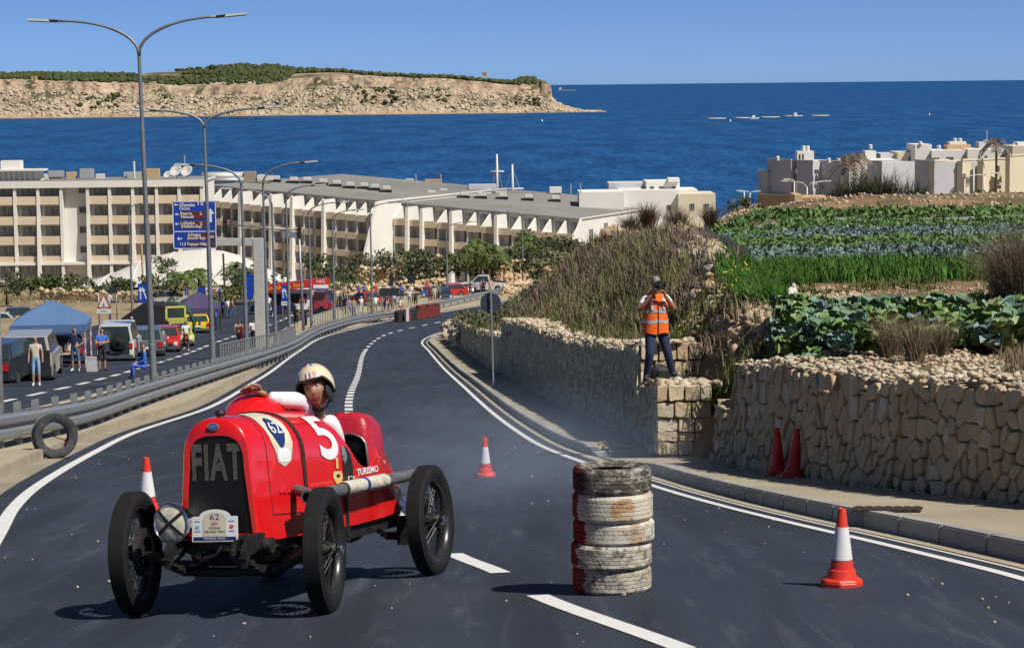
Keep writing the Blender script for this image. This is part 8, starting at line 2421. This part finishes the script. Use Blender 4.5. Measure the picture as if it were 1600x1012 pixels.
for (px, b, Y_, sh_c, lab) in ((285, 500, 175, 'red', 'person in red at the right of the purple canopy back'), (293, 498, 178, 'royal', 'person in royal blue under the purple canopy'), (318, 500, 175, 'green', 'person in dark green under the purple canopy'), (338, 515, 158, 'royal', 'person in royal blue at the right leg of the purple canopy'), (349, 498, 180, 'blue', 'man in blue right of the purple canopy'), (357, 497, 182, 'white', 'person in white walking right of the purple canopy'), (363, 497, 181, 'beige', 'person in beige furthest right of the purple canopy group'), (283, 470, 225, 'white', 'person in white above the purple canopy, standing by parked cars'), (291, 472, 226, 'royal', 'person in blue standing by the parked cars above the canopy'), (310, 496, 181, 'orange', 'person in orange-red under the purple canopy'), (345, 480, 210, 'navy', 'person in navy beside the blue and white board')):
 pp_(px, b, (px * 37) % 360, lab, Y=None, pname=['stand', 'hips', 'folded', 'walk'][px % 4], shirt=sh_c, legs=['denim', 'black', 'navy'][px % 3], h=1.7)
# ================================================================== VEGETATION
NR = np.random.RandomState(21)
M_DRY = leaf_mat('dry_grass', (0.138, 0.109, 0.063), (0.230, 0.184, 0.109), (0.345, 0.287, 0.184))
M_TWIG = leaf_mat('brown_twigs', (0.090, 0.066, 0.050), (0.168, 0.126, 0.096), (0.240, 0.186, 0.144))
M_WEED = leaf_mat('green_weed', (0.058, 0.078, 0.023), (0.111, 0.130, 0.046), (0.182, 0.182, 0.065))
M_BUSH = leaf_mat('bush_leaf', (0.029, 0.049, 0.017), (0.065, 0.088, 0.029), (0.111, 0.130, 0.046))
M_OLIVE = leaf_mat('olive_leaf', (0.054, 0.066, 0.034), (0.102, 0.118, 0.060), (0.156, 0.168, 0.090))
M_PALM = leaf_mat('palm_leaf', (.05, .085, .02), (.10, .15, .04), (.17, .20, .06))
M_CARR = leaf_mat('bright_green_crop', (0.030, 0.097, 0.014), (0.061, 0.155, 0.022), (0.101, 0.203, 0.035))
M_CAB = leaf_mat('cabbage_leaf', (0.060, 0.128, 0.083), (0.112, 0.203, 0.128), (0.225, 0.300, 0.195))
M_CABB = leaf_mat('blue_green_leaf', (0.072, 0.138, 0.123), (0.138, 0.217, 0.196), (0.232, 0.319, 0.290))
M_CABG = leaf_mat('mid_green_leaf', (0.053, 0.128, 0.038), (0.105, 0.195, 0.060), (0.180, 0.270, 0.090))
M_CABL = leaf_mat('pale_green_leaf', (.09, .15, .05), (.17, .24, .09), (.28, .32, .15))
M_BARK = mat('bark', (.09, .065, .045), .9, var=.3)
M_YEL = mat('yellow_flower', (.62, .50, .05), .8)
def blades(C, h, n, spread, w, lean=.5, seed=0):
 """tufts of bent blades: C (m,3) tuft feet, h (m,) heights; two quads per blade"""
 r = np.random.RandomState(seed); m = len(C)
 C = np.repeat(np.asarray(C, float), n, 0); h = np.repeat(np.asarray(h, float), n) * r.uniform(.5, 1.15, m * n)
 a = r.uniform(0, 6.283, m * n); d = np.stack([np.cos(a), np.sin(a)], 1); off = r.normal(0, 1, (m * n, 2)) * (np.repeat(np.asarray(spread, float) * np.ones(m), n)[:, None])
 b = C.copy(); b[:, :2] += off
 L = r.uniform(.05, 1.0, m * n) * lean
 mid = b.copy(); mid[:, :2] += d * (h * L * .35)[:, None]; mid[:, 2] += h * .6
 tip = b.copy(); tip[:, :2] += d * (h * L)[:, None]; tip[:, 2] += h * (1 - .3 * L)
 a2 = r.uniform(0, 6.283, m * n); s = np.stack([np.cos(a2), np.sin(a2), np.zeros(m * n)], 1) * (w if np.isscalar(w) else np.repeat(w, n)[:, None]) / 2
 V = np.stack([b - s, b + s, mid + s * .75, mid - s * .75, tip + s * .15, tip - s * .15], 1).reshape(-1, 3)
 k = (np.arange(m * n) * 6)[:, None]
 F = np.concatenate([k + [[0, 1, 2, 3]], k + [[3, 2, 4, 5]]], 0)
 return V, F
def cards(C, R_, n, size, seed=0, squash=1.0, hollow=.35):
 """leaf cards through ellipsoidal clumps: C (m,3), R_ (m,)"""
 r = np.random.RandomState(seed); m = len(C); N = m * n
 C = np.repeat(np.asarray(C, float), n, 0); R_ = np.repeat(np.asarray(R_, float), n)
 d = r.normal(0, 1, (N, 3)); d /= np.linalg.norm(d, axis=1)[:, None]
 p = C + d * (R_ * (hollow + (1 - hollow) * r.uniform(0, 1, N) ** .6))[:, None] * [1, 1, squash]
 u = r.normal(0, 1, (N, 3)) + d * .2; u /= np.linalg.norm(u, axis=1)[:, None]
 v = np.cross(u, d + r.normal(0, .6, (N, 3))); v /= np.linalg.norm(v, axis=1)[:, None] + 1e-9
 s = (size * r.uniform(.6, 1.3, N))[:, None]
 V = np.stack([p - u * s, p - v * s * .42 + u * s * .1, p + u * s, p + v * s * .42 + u * s * .1], 1).reshape(-1, 3)
 return V, (np.arange(N) * 4)[:, None] + np.array([[0, 1, 2, 3]])
def stuff(name, VF, m, label): return tag(nmesh(name, VF[0], VF[1], m), label, name.replace('_', ' '), None, 'stuff')
def scatter(n, y0, y1, xf_, seed, keep=None, yp=1.3):
 r = random.Random(seed); out = []
 for _ in range(n):
  y = y0 + r.random() ** yp * (y1 - y0); x = xf_(y, r)
  if keep and not keep(x, y, r): continue
  out.append((x, y, bank_z(x, y) - .02))
 return np.array(out)
def on_bank(lo, hi): return lambda y, r: wall_x(y) + .6 + r.uniform(lo, hi) * bankW(y)
nz_ = lambda x, y, s, k: mnoise.noise(Vector((x * s, y * s * .6, k)))
# dry grass all over the bank, twiggy scrub towards the crest, weeds low down
side = lambda x, y: (x - wall_x(y) - .45) / bankW(y)
bare = lambda x, y, r: (y < 43 and side(x, y) > .3 and r.random() < .88) or (y > 40 and side(x, y) > .85 and r.random() < .7)
C = scatter(5400, 33, 136, on_bank(0, 1.05), 1, lambda x, y, r: nz_(x, y, .5, 3) > -.10 and not bare(x, y, r))
stuff('dry_grass', blades(C, .14 + .2 * NR.rand(len(C)) + C[:, 1] * .0018, 12, .12 + C[:, 1] * .0016, .010 + C[:, 1:2] * .00022, .8, 1), M_DRY, 'dry tan grass covering the bank above the long wall')
C = scatter(2600, 42, 132, on_bank(.15, 1.0), 2, lambda x, y, r: nz_(x, y, .35, 8) > -.05 and not bare(x, y, r))
stuff('brown_scrub', blades(C, .2 + .28 * NR.rand(len(C)) + C[:, 1] * .0018, 14, .16 + C[:, 1] * .0016, .009 + C[:, 1:2] * .0002, 1.0, 2), M_TWIG, 'grey-brown dead scrub covering the upper bank')
C = scatter(4200, 32, 120, on_bank(-.05, .85), 3, lambda x, y, r: nz_(x, y, .45, 12) > -.05 and not bare(x, y, r))
stuff('green_weeds', blades(C, .18 + .24 * NR.rand(len(C)) + C[:, 1] * .002, 12, .14 + C[:, 1] * .001, .016 + C[:, 1:2] * .0002, .9, 3), M_WEED, 'green weeds growing on the lower bank behind the long wall')
C = scatter(340, 96, 132, on_bank(-.05, .5), 4); stuff('bank_bushes', cards(C + [0, 0, .25], .35 + .4 * NR.rand(len(C)), 34, .12, 4, .8), M_OLIVE, 'olive green low bushes on the far end of the bank by the round sign')
C = scatter(170, 36, 60, on_bank(.1, 1.0), 5, lambda x, y, r: nz_(x, y, .45, 12) > .0); stuff('yellow_flowers', cards(C + [0, 0, .3], .12 + .14 * NR.rand(len(C)), 7, .03, 5), M_YEL, 'small yellow flowers among the bank weeds')
def single_bush(px, py, Y, r, label, m, n=420, sz=.05, name='shrub', sq=.85, z=None, blad=False):
 p = P(px, py, Y); zz = bank_z(p.x, p.y) if z is None else z
 t = thing(name, label, 'shrub', (p.x, p.y, zz)); q = random.Random(px)
 C = np.array([(q.uniform(-.6, .6) * r, q.uniform(-.6, .6) * r, q.uniform(.25, .95) * r * sq) for _ in range(9)])
 if blad: V, F = blades(np.zeros((1, 3)), [r * 1.9], n, r * .16, sz, 1.0, px)
 else: V, F = cards(C, np.array([q.uniform(.3, .55) * r for _ in range(9)]), n // 9, sz, px)
 nmesh('foliage', V, F, m, None, t)
 mb = MB()
 for k in range(5): a = k * 1.3; mb.tube([(0, 0, -.05), (math.cos(a) * r * .25, math.sin(a) * r * .25, r * .4 * sq), (math.cos(a) * r * .5, math.sin(a) * r * .5, r * .8 * sq)], [r * .03, r * .022, r * .01], 5)
 mb.build('stem', M_BARK, t); return t
single_bush(946, 462, 58, .42, 'round bright green bush half way up the bank', M_WEED, 500, .05)
single_bush(1012, 352, 86, .6, 'dark brown dry bush on the skyline of the bank', M_TWIG, 700, .02, blad=True)
single_bush(985, 356, 92, .65, 'brown dry bush left of the darker one on the skyline', M_TWIG, 700, .02, blad=True)
single_bush(1060, 345, 84, .6, 'brown dead bush at the far left corner of the field', M_TWIG, 600, .02, blad=True)
single_bush(1110, 338, 86, .5, 'reddish brown bush on the far field edge', M_TWIG, 600, .02, blad=True)
single_bush(1155, 330, 92, .6, 'scrubby bush on the far field edge before the town', M_OLIVE, 600, .06)
single_bush(1592, 555, 33, .75, 'tall dry brown bush at the right edge of the field', M_TWIG, 1500, .008, blad=True)
single_bush(1568, 540, 36, .55, 'smaller dry brown bush left of the tall one at the right edge', M_DRY, 900, .008, blad=True)
single_bush(1430, 572, 26.3, .33, 'tuft of pale dry grass behind the near wall top', M_DRY, 420, .006, blad=True)
single_bush(1390, 566, 27, .30, 'left tuft of pale dry grass behind the near wall', M_DRY, 380, .006, blad=True)
single_bush(1470, 566, 27, .26, 'right tuft of dry grass behind the near wall', M_DRY, 320, .006, blad=True)
single_bush(1062, 500, 43, .26, 'green and yellow weed bush behind the photographer', M_WEED, 600, .04)
# ---- crops
def fld_left(y): return lerp(3.2, 4.0, sstep(27, 38, y)) if y < 40 else lerp(4.3, 5.15, sstep(42, 48, y))
def cab_mesh(seed, big=1.0):
 r = random.Random(seed); mb = MB()
 for k in range(24):
  a = k * 2.4 + r.uniform(-.4, .4); L = (.17 + .15 * r.random()) * big; el = rad(r.uniform(20, 80)) * (1 - .3 * (k < 5)); w = L * .42
  u = Vector((math.cos(a), math.sin(a), 0)); sd = Vector((-math.sin(a), math.cos(a), 0)); z0 = .04 + .16 * r.random()
  def pt(t, s):
   e = el - t * 1.1; return u * (L * t * math.cos(el * .6)) + sd * (s * w * (math.sin(math.pi * min(1, t * .85 + .1)) ** .7) + .03 * r.uniform(-1, 1)) + Vector((0, 0, (z0 + L * (math.sin(el) * t - .45 * t * t) + abs(s) * .05 + .03 * r.uniform(-1, 1)) * 1.0))
  mb.grid([[pt(t, s) for s in (-1, 0, 1)] for t in (0, .35, .7, 1)])
 return mb
cms = []
rc = random.Random(8); n_c = 0
for j in range(19):
 for i in range(14):
  y = 27.3 + j * .31 + rc.uniform(-.15, .15); x = fld_left(y) + .22 + i * .36 + rc.uniform(-.14, .14) + .12 * (j % 2)
  if x > fld_left(y) + lerp(4.6, 4.1, j / 19): continue
  z = bank_z(x, y); v = rc.randrange(4) if len(cms) > 3 else len(cms)
  if len(cms) < 4:
   o = cab_mesh(len(cms), .85).build('cabbage_plant', [M_CAB, M_CABB, M_CABG, M_CABL][len(cms)], smooth=True); cms.append(o.data)
  else: o = bpy.data.objects.new('cabbage_plant', cms[v]); COL.objects.link(o)
  o.location = (x, y, z); k = rc.uniform(.75, 1.2); o.scale = (k, k, k * rc.uniform(.9, 1.25)); o.rotation_euler = (0, 0, rc.uniform(0, 6.28))
  tag(o, ['leafy grey-green', 'leafy blue-green', 'leafy mid-green', 'leafy pale yellow-green'][v] + ' cabbage plant in the near patch behind the stone wall', 'cabbage plant', 'cabbage plants in the near patch')
def rows_of(y0, y1, dy, dx, xmax, seed, jit=.12):
 r = random.Random(seed); out = []; y = y0
 while y < y1:
  x = fld_left(y) + .3
  while x < xmax(y):
   xx, yy = x + r.uniform(-jit, jit), y + r.uniform(-jit, jit); out.append((xx, yy, bank_z(xx, yy))); x += dx
  y += dy
 return np.array(out)
xm = lambda y: y * .245 + 2
def cab_cards(C, seed): return cards(C + [0, 0, .10], np.full(len(C), .22), 20, .085, seed, .5, .2)
for (a, b, m, lab, nm) in ((48.5, 54, M_CABB, 'blue-green cabbages in the front band of the far plot', 'cabbages'), (54, 60, M_CABG, 'greener cabbages in the second band of the far plot', 'cabbages'), (60, 67, M_CABB, 'blue-green cabbages in the third band of the far plot', 'cabbages'), (67, 74, M_CABG, 'mid green cabbages at the back of the far plot', 'cabbages')):
 stuff(nm, cab_cards(rows_of(a, b, .45, .45, xm, int(a)), int(b)), m, lab)
stuff('crop_strip', cards(rows_of(76.5, 81.5, .5, .5, xm, 4) + [0, 0, .2], np.full(len(rows_of(76.5, 81.5, .5, .5, xm, 4)), .3), 12, .13, 3, .7, .2), M_CABG, 'light green crop strip along the far edge of the field')
C = rows_of(42, 48, .17, .15, xm, 6, .08); stuff('green_crop', blades(C, .22 + .10 * NR.rand(len(C)), 7, .06, .035, .55, 6), M_CARR, 'bright green feathery crop in front of the far cabbages')
C = scatter(2300, 35.5, 47, lambda y, r: r.uniform(wall_x(y) + .45 + bankW(y) * 1.02, fld_left(y) + lerp(.2, 1.0, sstep(37, 42, y))), 7); stuff('field_weeds', blades(C, .16 + .22 * NR.rand(len(C)), 10, .10, .022, .8, 7), M_CARR, 'green weeds at the left end of the field')
C = scatter(700, 38.5, 42, lambda y, r: r.uniform(4.4, xm(y)), 9, lambda x, y, r: nz_(x, y, .8, 4) > .05); stuff('field_weeds', blades(C, .10 + .16 * NR.rand(len(C)), 10, .08, .02, .9, 8), M_WEED, 'sparse weeds on the bare strip between the crops')
C = scatter(900, 25, 30, lambda y, r: r.uniform(4.6, 7.5), 11, lambda x, y, r: nz_(x, y, .9, 6) > .02); stuff('dry_weeds', blades(C, .10 + .18 * NR.rand(len(C)), 9, .06, .008, .9, 9), M_DRY, 'dry weeds between the near wall and the cabbage patch')
# pale crop netting standing along the edge of the far cabbage plot
M_NET = mat('pale_netting', (.34, .42, .46), .7, var=.15, scale=3)
nt = thing('crop_net', 'pale blue-white low net fence around the far cabbage plot', 'net fence', (0, 0, 0))
for pl_ in ([(fld_left(y) - .1, y) for y in ys(49, 75, 0, .8)], [(fld_left(75) - .1 + i * .8, 75.2) for i in range(20)], [(fld_left(49) - .1 + i * .5, 48.6) for i in range(3)]):
 pl_ = [(x, y, bank_z(x, y)) for x, y in pl_]
 MB().grid([[(x, y, z - .02) for x, y, z in pl_], [(x + .05, y, z + (.30 if y < 74.9 and y > 48.7 else .15) + .03 * math.sin(i)) for i, (x, y, z) in enumerate(pl_)]]).build('net', M_NET, nt)
 mb = MB()
 for x, y, z in pl_[::3]: mb.box((x - .02, y, z + .1), (.03, .03, .26))
 tag(mb.build('stakes', M_BARK, nt), kind='stuff')
p = P(1238, 466, 37.5); sx_ = thing('plastic_bag', 'crumpled pale bag hung on a thin stick in the field', 'bag', (p.x, p.y, bank_z(p.x, p.y))); MB().blob((0, 0, .10), (.09, .09, .12), 3, .5, 2).blob((.02, 0, .22), (.05, .05, .07), 4, .5, 1).build('bag', M_TANK, sx_); MB().tube([(0, 0, 0), (-.02, 0, .5)], .012, 5).build('stick', M_BARK, sx_)
# ---- planting and old walls below the hotel
def tree_z(px, base, Y): return P(px, base, Y)
BM = {}
def bush(px, base, Y, w, h, label, m=M_BUSH, kind='round', trunk=.25, name=None):
 """w, h in metres; crown of leaf clumps over a trunk with limbs"""
 h *= .8
 t = thing(name or ('tree' if trunk > .3 else 'shrub'), label, 'tree' if trunk > .3 else 'shrub', P(px, base, Y)); q = random.Random(int(px * 7 + base))
 n = 12; r = w / 2; hc = h * (1 - trunk)
 C = np.array([((q.random() - .5) * w * .8, (q.random() - .5) * w * .7, h * trunk + hc * (.15 + .75 * q.random())) for _ in range(n)])
 V, F = cards(C, [min(r, hc) * q.uniform(.28, .5) for _ in range(n)], 34, .16 + .02 * w, int(px), .85); nmesh('crown', V, F, m, None, t)
 mb = MB(); mb.tube([(0, 0, -.4), (.05, 0, h * trunk), (.0, .05, h * (trunk + .3))], [.05 * h ** .5 + .03, .05 * h ** .5, .03], 6)
 for k in range(4): a = k * 1.57 + .4; mb.tube([(0, 0, h * trunk * .8), (math.cos(a) * r * .5, math.sin(a) * r * .4, h * (trunk + .35))], [.05, .02], 5)
 mb.build('trunk', M_BARK, t)
def palm(px, base, Y, h, L, label, m=M_PALM, n=26):
 t = thing('palm_tree', label, 'palm tree', P(px, base, Y)); q = random.Random(int(px))
 V, F = [], []
 for k in range(n):
  a = q.uniform(0, 6.28); el = q.uniform(-.2, 1.35); u = Vector((math.cos(a), math.sin(a), 0)); s = Vector((-math.sin(a), math.cos(a), 0)); pts_ = []
  for j in range(6):
   tt = j / 5; pts_.append(Vector((0, 0, h)) + u * (L * tt * math.cos(el)) + Vector((0, 0, L * (math.sin(el) * tt - .75 * tt * tt))))
  for a_, b_ in zip(pts_, pts_[1:]):
   for sg_ in (-1, 1):
    for f_ in (0, .5):
     o = len(V); c = a_.lerp(b_, f_); V += [c, a_.lerp(b_, f_ + .4), c + s * sg_ * L * .22 + (b_ - a_) * .7 - Vector((0, 0, L * .07))]; F.append((o, o + 1, o + 2))
 MB().add(V, F).build('fronds', m, t); MB().tube([(0, 0, -.3), (.03, 0, h * .5), (0, 0, h)], [.26, .2, .22], 8).build('trunk', M_BARK, t)
for a in [(10, 470, 225, 7, 3.6, 'wide olive bush at the left edge above the parked cars', M_OLIVE), (48, 466, 250, 5, 2.6, 'dark green shrub left of the hedge below the hotel', M_BUSH), (78, 466, 250, 6, 2.8, 'bushy green shrub in the row below the left hotel wing', M_BUSH), (108, 462, 255, 5, 3.0, 'taller dark shrub at the end of the row below the hotel', M_BUSH), (140, 466, 250, 5, 2.2, 'low grey-green shrub left of the warning triangle', M_OLIVE), (172, 462, 255, 6, 2.4, 'grey-green shrub below the left tip of the shell roof', M_OLIVE), (196, 464, 250, 4, 2.6, 'dark shrub left of the blue arrow sign', M_BUSH), (250, 472, 215, 4.5, 3.6, 'dark bushy tree left of the palms', M_BUSH), (262, 440, 270, 3, 3.6, 'thin dark bush with sparse leaves against the shell roof', M_OLIVE), (412, 470, 215, 4.5, 3.8, 'dark green shrub behind the big sign column', M_BUSH), (376, 462, 225, 4.0, 3.4, 'green bush between the palms and the blue banner', M_OLIVE),
 (512, 452, 250, 4.0, 3.4, 'olive shrub right of the red kiosk sign', M_OLIVE), (532, 452, 252, 4.0, 3.0, 'olive shrub before the pale blue shirts', M_OLIVE), (500, 430, 290, 5, 3, 'dark shrub behind the kiosk sign box', M_BUSH), (622, 440, 262, 5, 4.2, 'grey-green olive tree left of the ochre wall', M_OLIVE), (648, 446, 255, 4.5, 4.6, 'tall airy olive bush in front of the ochre wall', M_OLIVE), (672, 446, 255, 5, 5.0, 'tall reed-like green bush before the ochre wall', M_OLIVE), (716, 438, 258, 5, 3.6, 'orange-green bush right of the far lamp post', M_WEED), (735, 440, 256, 5.5, 4.2, 'yellow-green bush under the palms', M_WEED), (760, 436, 262, 6, 4.2, 'dark green bush below the right palm', M_BUSH), (782, 428, 270, 5, 3.6, 'dark bush behind the white pickup', M_BUSH), (806, 424, 274, 5, 4.0, 'green bush left of the reddish wall', M_BUSH), (846, 408, 282, 6, 4.4, 'dark green bush behind the reddish wall', M_BUSH), (872, 402, 286, 4, 3.0, 'grey-green agave-like bush by the hotel end', M_OLIVE), (892, 402, 200, 3.5, 2.2, 'olive bush where the bank meets the hotel', M_OLIVE), (862, 424, 190, 3.5, 2.4, 'dark olive bush on the outer slope of the bank', M_OLIVE), (836, 444, 175, 3.5, 2.2, 'dusty olive bush at the foot of the bank skyline', M_OLIVE)]:
 bush(*a)
for (px, b) in ((556, 434), (580, 434), (606, 436), (636, 428), (655, 428)): bush(px, b, 285, 2.6, 3.6, ['small round-headed tree first in the row below the hotel', 'small round-headed tree second in the row below the hotel', 'small round-headed tree third in the row, before the cross wall', 'small round-headed tree fourth in the row below the hotel', 'small round-headed tree last in the row, right of the cross wall'][(556, 580, 606, 636, 655).index(px)], M_OLIVE, trunk=.45)
for i, (px, b, Y, h, L) in enumerate(((276, 458, 232, 1.4, 2.4), (292, 462, 228, 1.8, 2.5), (312, 460, 230, 2.0, 2.3), (366, 452, 235, 2.2, 2.2), (384, 458, 230, 1.6, 2.0), (745, 428, 262, 3.2, 2.6), (770, 428, 262, 2.6, 2.6), (824, 404, 280, 2.2, 2.3), (838, 410, 278, 1.6, 2.0), (716, 428, 266, 1.6, 2.0))):
 palm(px, b, Y, h, L, 'green palm ' + ['leftmost in the cluster before the shell roof', 'second in the cluster before the shell roof', 'third in the cluster, beside the second lamp post', 'right of the second lamp post before the shell roof', 'left of the blue banner', 'tallest, left of the pair before the right hotel wing', 'right of the tallest one before the right hotel wing', 'by the lamp post before the hotel end', 'smallest, above the reddish wall', 'low one left of the far tall pair'][i])
palm(1334, 300, 425, 6.0, 4.6, 'dry brown palm with drooping fronds in front of the white block', M_TWIG, 34); palm(1556, 300, 420, 9.0, 3.2, 'dry grey palm against the cream block', M_TWIG, 26)
# big reed clump in front of the town
p = P(1372, 326, 108); t = thing('reed_clump', 'big dark clump of tall spiky reeds in front of the apartment blocks', 'reeds', p)
C = np.array([(random.Random(i).uniform(-2.1, 2.1), random.Random(i + 99).uniform(-.8, .8), -.3) for i in range(60)]); V, F = blades(C, 1.2 + .9 * NR.rand(60) * (1 - (np.abs(C[:, 0]) / 2.6) ** 2) + .3, 34, .16, .035, .75, 5); nmesh('reed_leaves', V, F, leaf_mat('reed_leaf', (.018, .026, .014), (.045, .055, .025), (.10, .09, .05)), None, t)
C = np.array([P(1180 + i * 4.2, 333 - (i % 3), 96 + (i * 7 % 13)) for i in range(105)]); stuff('far_scrub', cards(C, .35 + .3 * NR.rand(105), 40, .09, 9, .6), M_OLIVE, 'dull scrub along the stony ridge before the town')
C = np.array([P(1490 + i * 5, 322 - (i % 4) * 2, 200 + (i * 11 % 30)) for i in range(30)]); stuff('far_bushes', cards(C, 1.0 + .8 * NR.rand(30), 60, .28, 9, .7), M_BUSH, 'dark bushes at the foot of the cream block')
# old ochre rubble walls behind the far carriageway
M_OWALL = stone_mat('ochre_rubble', [(.56, .42, .25), (.62, .50, .32), (.48, .35, .20), (.66, .55, .38)])
M_RWALL = stone_mat('reddish_wall_rubble', [(.58, .36, .22), (.64, .44, .28), (.50, .30, .17), (.66, .50, .36)])
def far_wall(pts_, Y, h, label, m, thick=.8):
 t = thing('stone_wall', label, 'wall', (0, 0, 0)); P3 = [P(px, py, Y + dY) for px, py, dY in pts_]; q = random.Random(int(Y)); C, S = [], []
 L = [(b - a).length for a, b in zip(P3, P3[1:])]
 for (a, b), l in zip(zip(P3, P3[1:]), L):
  W = Wing(a, b); mb = MB(); W.box(mb, 0, W.L, -thick, -.25, min(a.z, b.z) - .6, min(a.z, b.z) + h * .9); mb.build('wall_core', M_OCH, t)
  for _ in range(int(l * h * 5)): f = q.random(); c = a.lerp(b, f); n = W.n * q.uniform(-.15, .0); C.append((c.x + n.x - W.n.x * .2, c.y - W.n.y * .2, c.z + h * q.random())); S.append(q.uniform(.18, .36))
 V, F = rocks(C, S, int(Y)); tag(nmesh('rubble', V, F, m, None, t), kind='stuff')
far_wall([(-60, 497, 0), (60, 492, 0), (150, 484, 4)], 238, 1.1, 'low ochre rubble wall behind the upper parked cars at the left', M_OWALL)
far_wall([(60, 478, 20), (200, 486, 6), (270, 489, 0)], 228, 1.9, 'ochre rubble bank wall behind the warning triangle', M_OWALL)
far_wall([(300, 474, 0), (420, 470, 10)], 232, 1.2, 'ochre rubble wall below the palms', M_OWALL)
far_wall([(500, 464, 0), (600, 460, 5), (700, 452, 10)], 238, 1.3, 'long low ochre wall behind the crowd', M_OWALL)
far_wall([(560, 438, 0), (640, 440, 0)], 262, 1.6, 'upper ochre wall left, above the tall black sign', M_OWALL)
far_wall([(640, 434, 0), (692, 430, 0)], 264, 2.4, 'taller pale ochre wall in front of the right hotel wing', M_OWALL)
far_wall([(778, 437, 0), (862, 426, 12)], 262, 1.9, 'reddish rubble wall right of the white pickup', M_RWALL)
far_wall([(790, 462, 0), (850, 444, 22)], 226, .9, 'low pale stone edge under the far rail', M_OWALL)
oh2 = thing('stone_hut', 'small ochre stone gate pier left of the palms', 'gate pier', P(276, 478, 226)); MB().box((0, 0, 1.1), (1.5, 1.2, 2.2)).build('pier', M_OCH, oh2); MB().box((-.9, -.3, 1.0), (.5, .3, 2.0)).build('dark_gate', M_TRIM, oh2)
for i, (px, y0_, y1_) in enumerate(((225, 470, 382), (352, 470, 396))): b_ = P(px, y0_, 225); o = MB().tube([(0, 0, 0), (-.1, 0, P(px, y1_, 225).z - b_.z)], .11, 6).build('timber_pole', [M_OCH, M_BARK][i]); o.location = b_; tag(o, ['ochre timber pole behind the blue arrow sign', 'dark brown pole left of the sign column'][i], 'pole')
C = np.array([P(-20 + (i * 37) % 420, 484 - (i % 7) * 3, 226 + (i * 13 % 30)) for i in range(260)]); stuff('verge_grass', blades(C, .35 + .3 * NR.rand(260), 26, .5, .06, .8, 12), M_DRY, 'dry grass on the slope below the left walls')
C = np.array([G(330 + (i * 53) % 270, 496 - ((i * 53) % 270) * .12, 0) + Vector((-2 - (i % 5), 14 + i % 9, .0)) for i in range(90)]); stuff('verge_shrubs', cards(C, .5 + .4 * NR.rand(90), 30, .16, 13, .6), M_WEED, 'low green planting along the far kerb')
# ---- thin bluish tyre smoke drifting behind the car
a = G(800, 735); vm = bpy.data.materials.new('tyre_smoke'); vm.use_nodes = True; vt = vm.node_tree; vt.nodes.remove(vt.nodes['Principled BSDF'])
pv = vt.nodes.new('ShaderNodeVolumePrincipled'); pv.inputs['Color'].default_value = (.62, .74, 1, 1); tc_ = vt.nodes.new('ShaderNodeTexCoord'); gr_ = vt.nodes.new('ShaderNodeTexGradient'); gr_.gradient_type = 'SPHERICAL'; nz3 = vt.nodes.new('ShaderNodeTexNoise'); nz3.inputs['Scale'].default_value = 2.2; mm = vt.nodes.new('ShaderNodeMath'); mm.operation = 'MULTIPLY'; m2 = vt.nodes.new('ShaderNodeMath'); m2.operation = 'MULTIPLY'; m2.inputs[1].default_value = .09
vt.links.new(tc_.outputs['Object'], gr_.inputs[0]); vt.links.new(tc_.outputs['Object'], nz3.inputs[0]); vt.links.new(gr_.outputs[1], mm.inputs[0]); vt.links.new(nz3.outputs[0], mm.inputs[1]); vt.links.new(mm.outputs[0], m2.inputs[0]); vt.links.new(m2.outputs[0], pv.inputs['Density']); vt.links.new(pv.outputs[0], vt.nodes['Material Output'].inputs['Volume'])
o = MB().blob((0, 0, 0), (1, 1, 1), 1, 0, 3).build('tyre_smoke', vm); o.location = (a.x + .1, a.y - 5, R(a.x, a.y - 5) + .35); o.scale = (2.3, 8, 1.0); o.rotation_euler = (rad(-6.5), 0, rad(-3)); tag(o, 'thin bluish tyre smoke drifting low over the road behind the car', 'smoke', None, 'stuff')
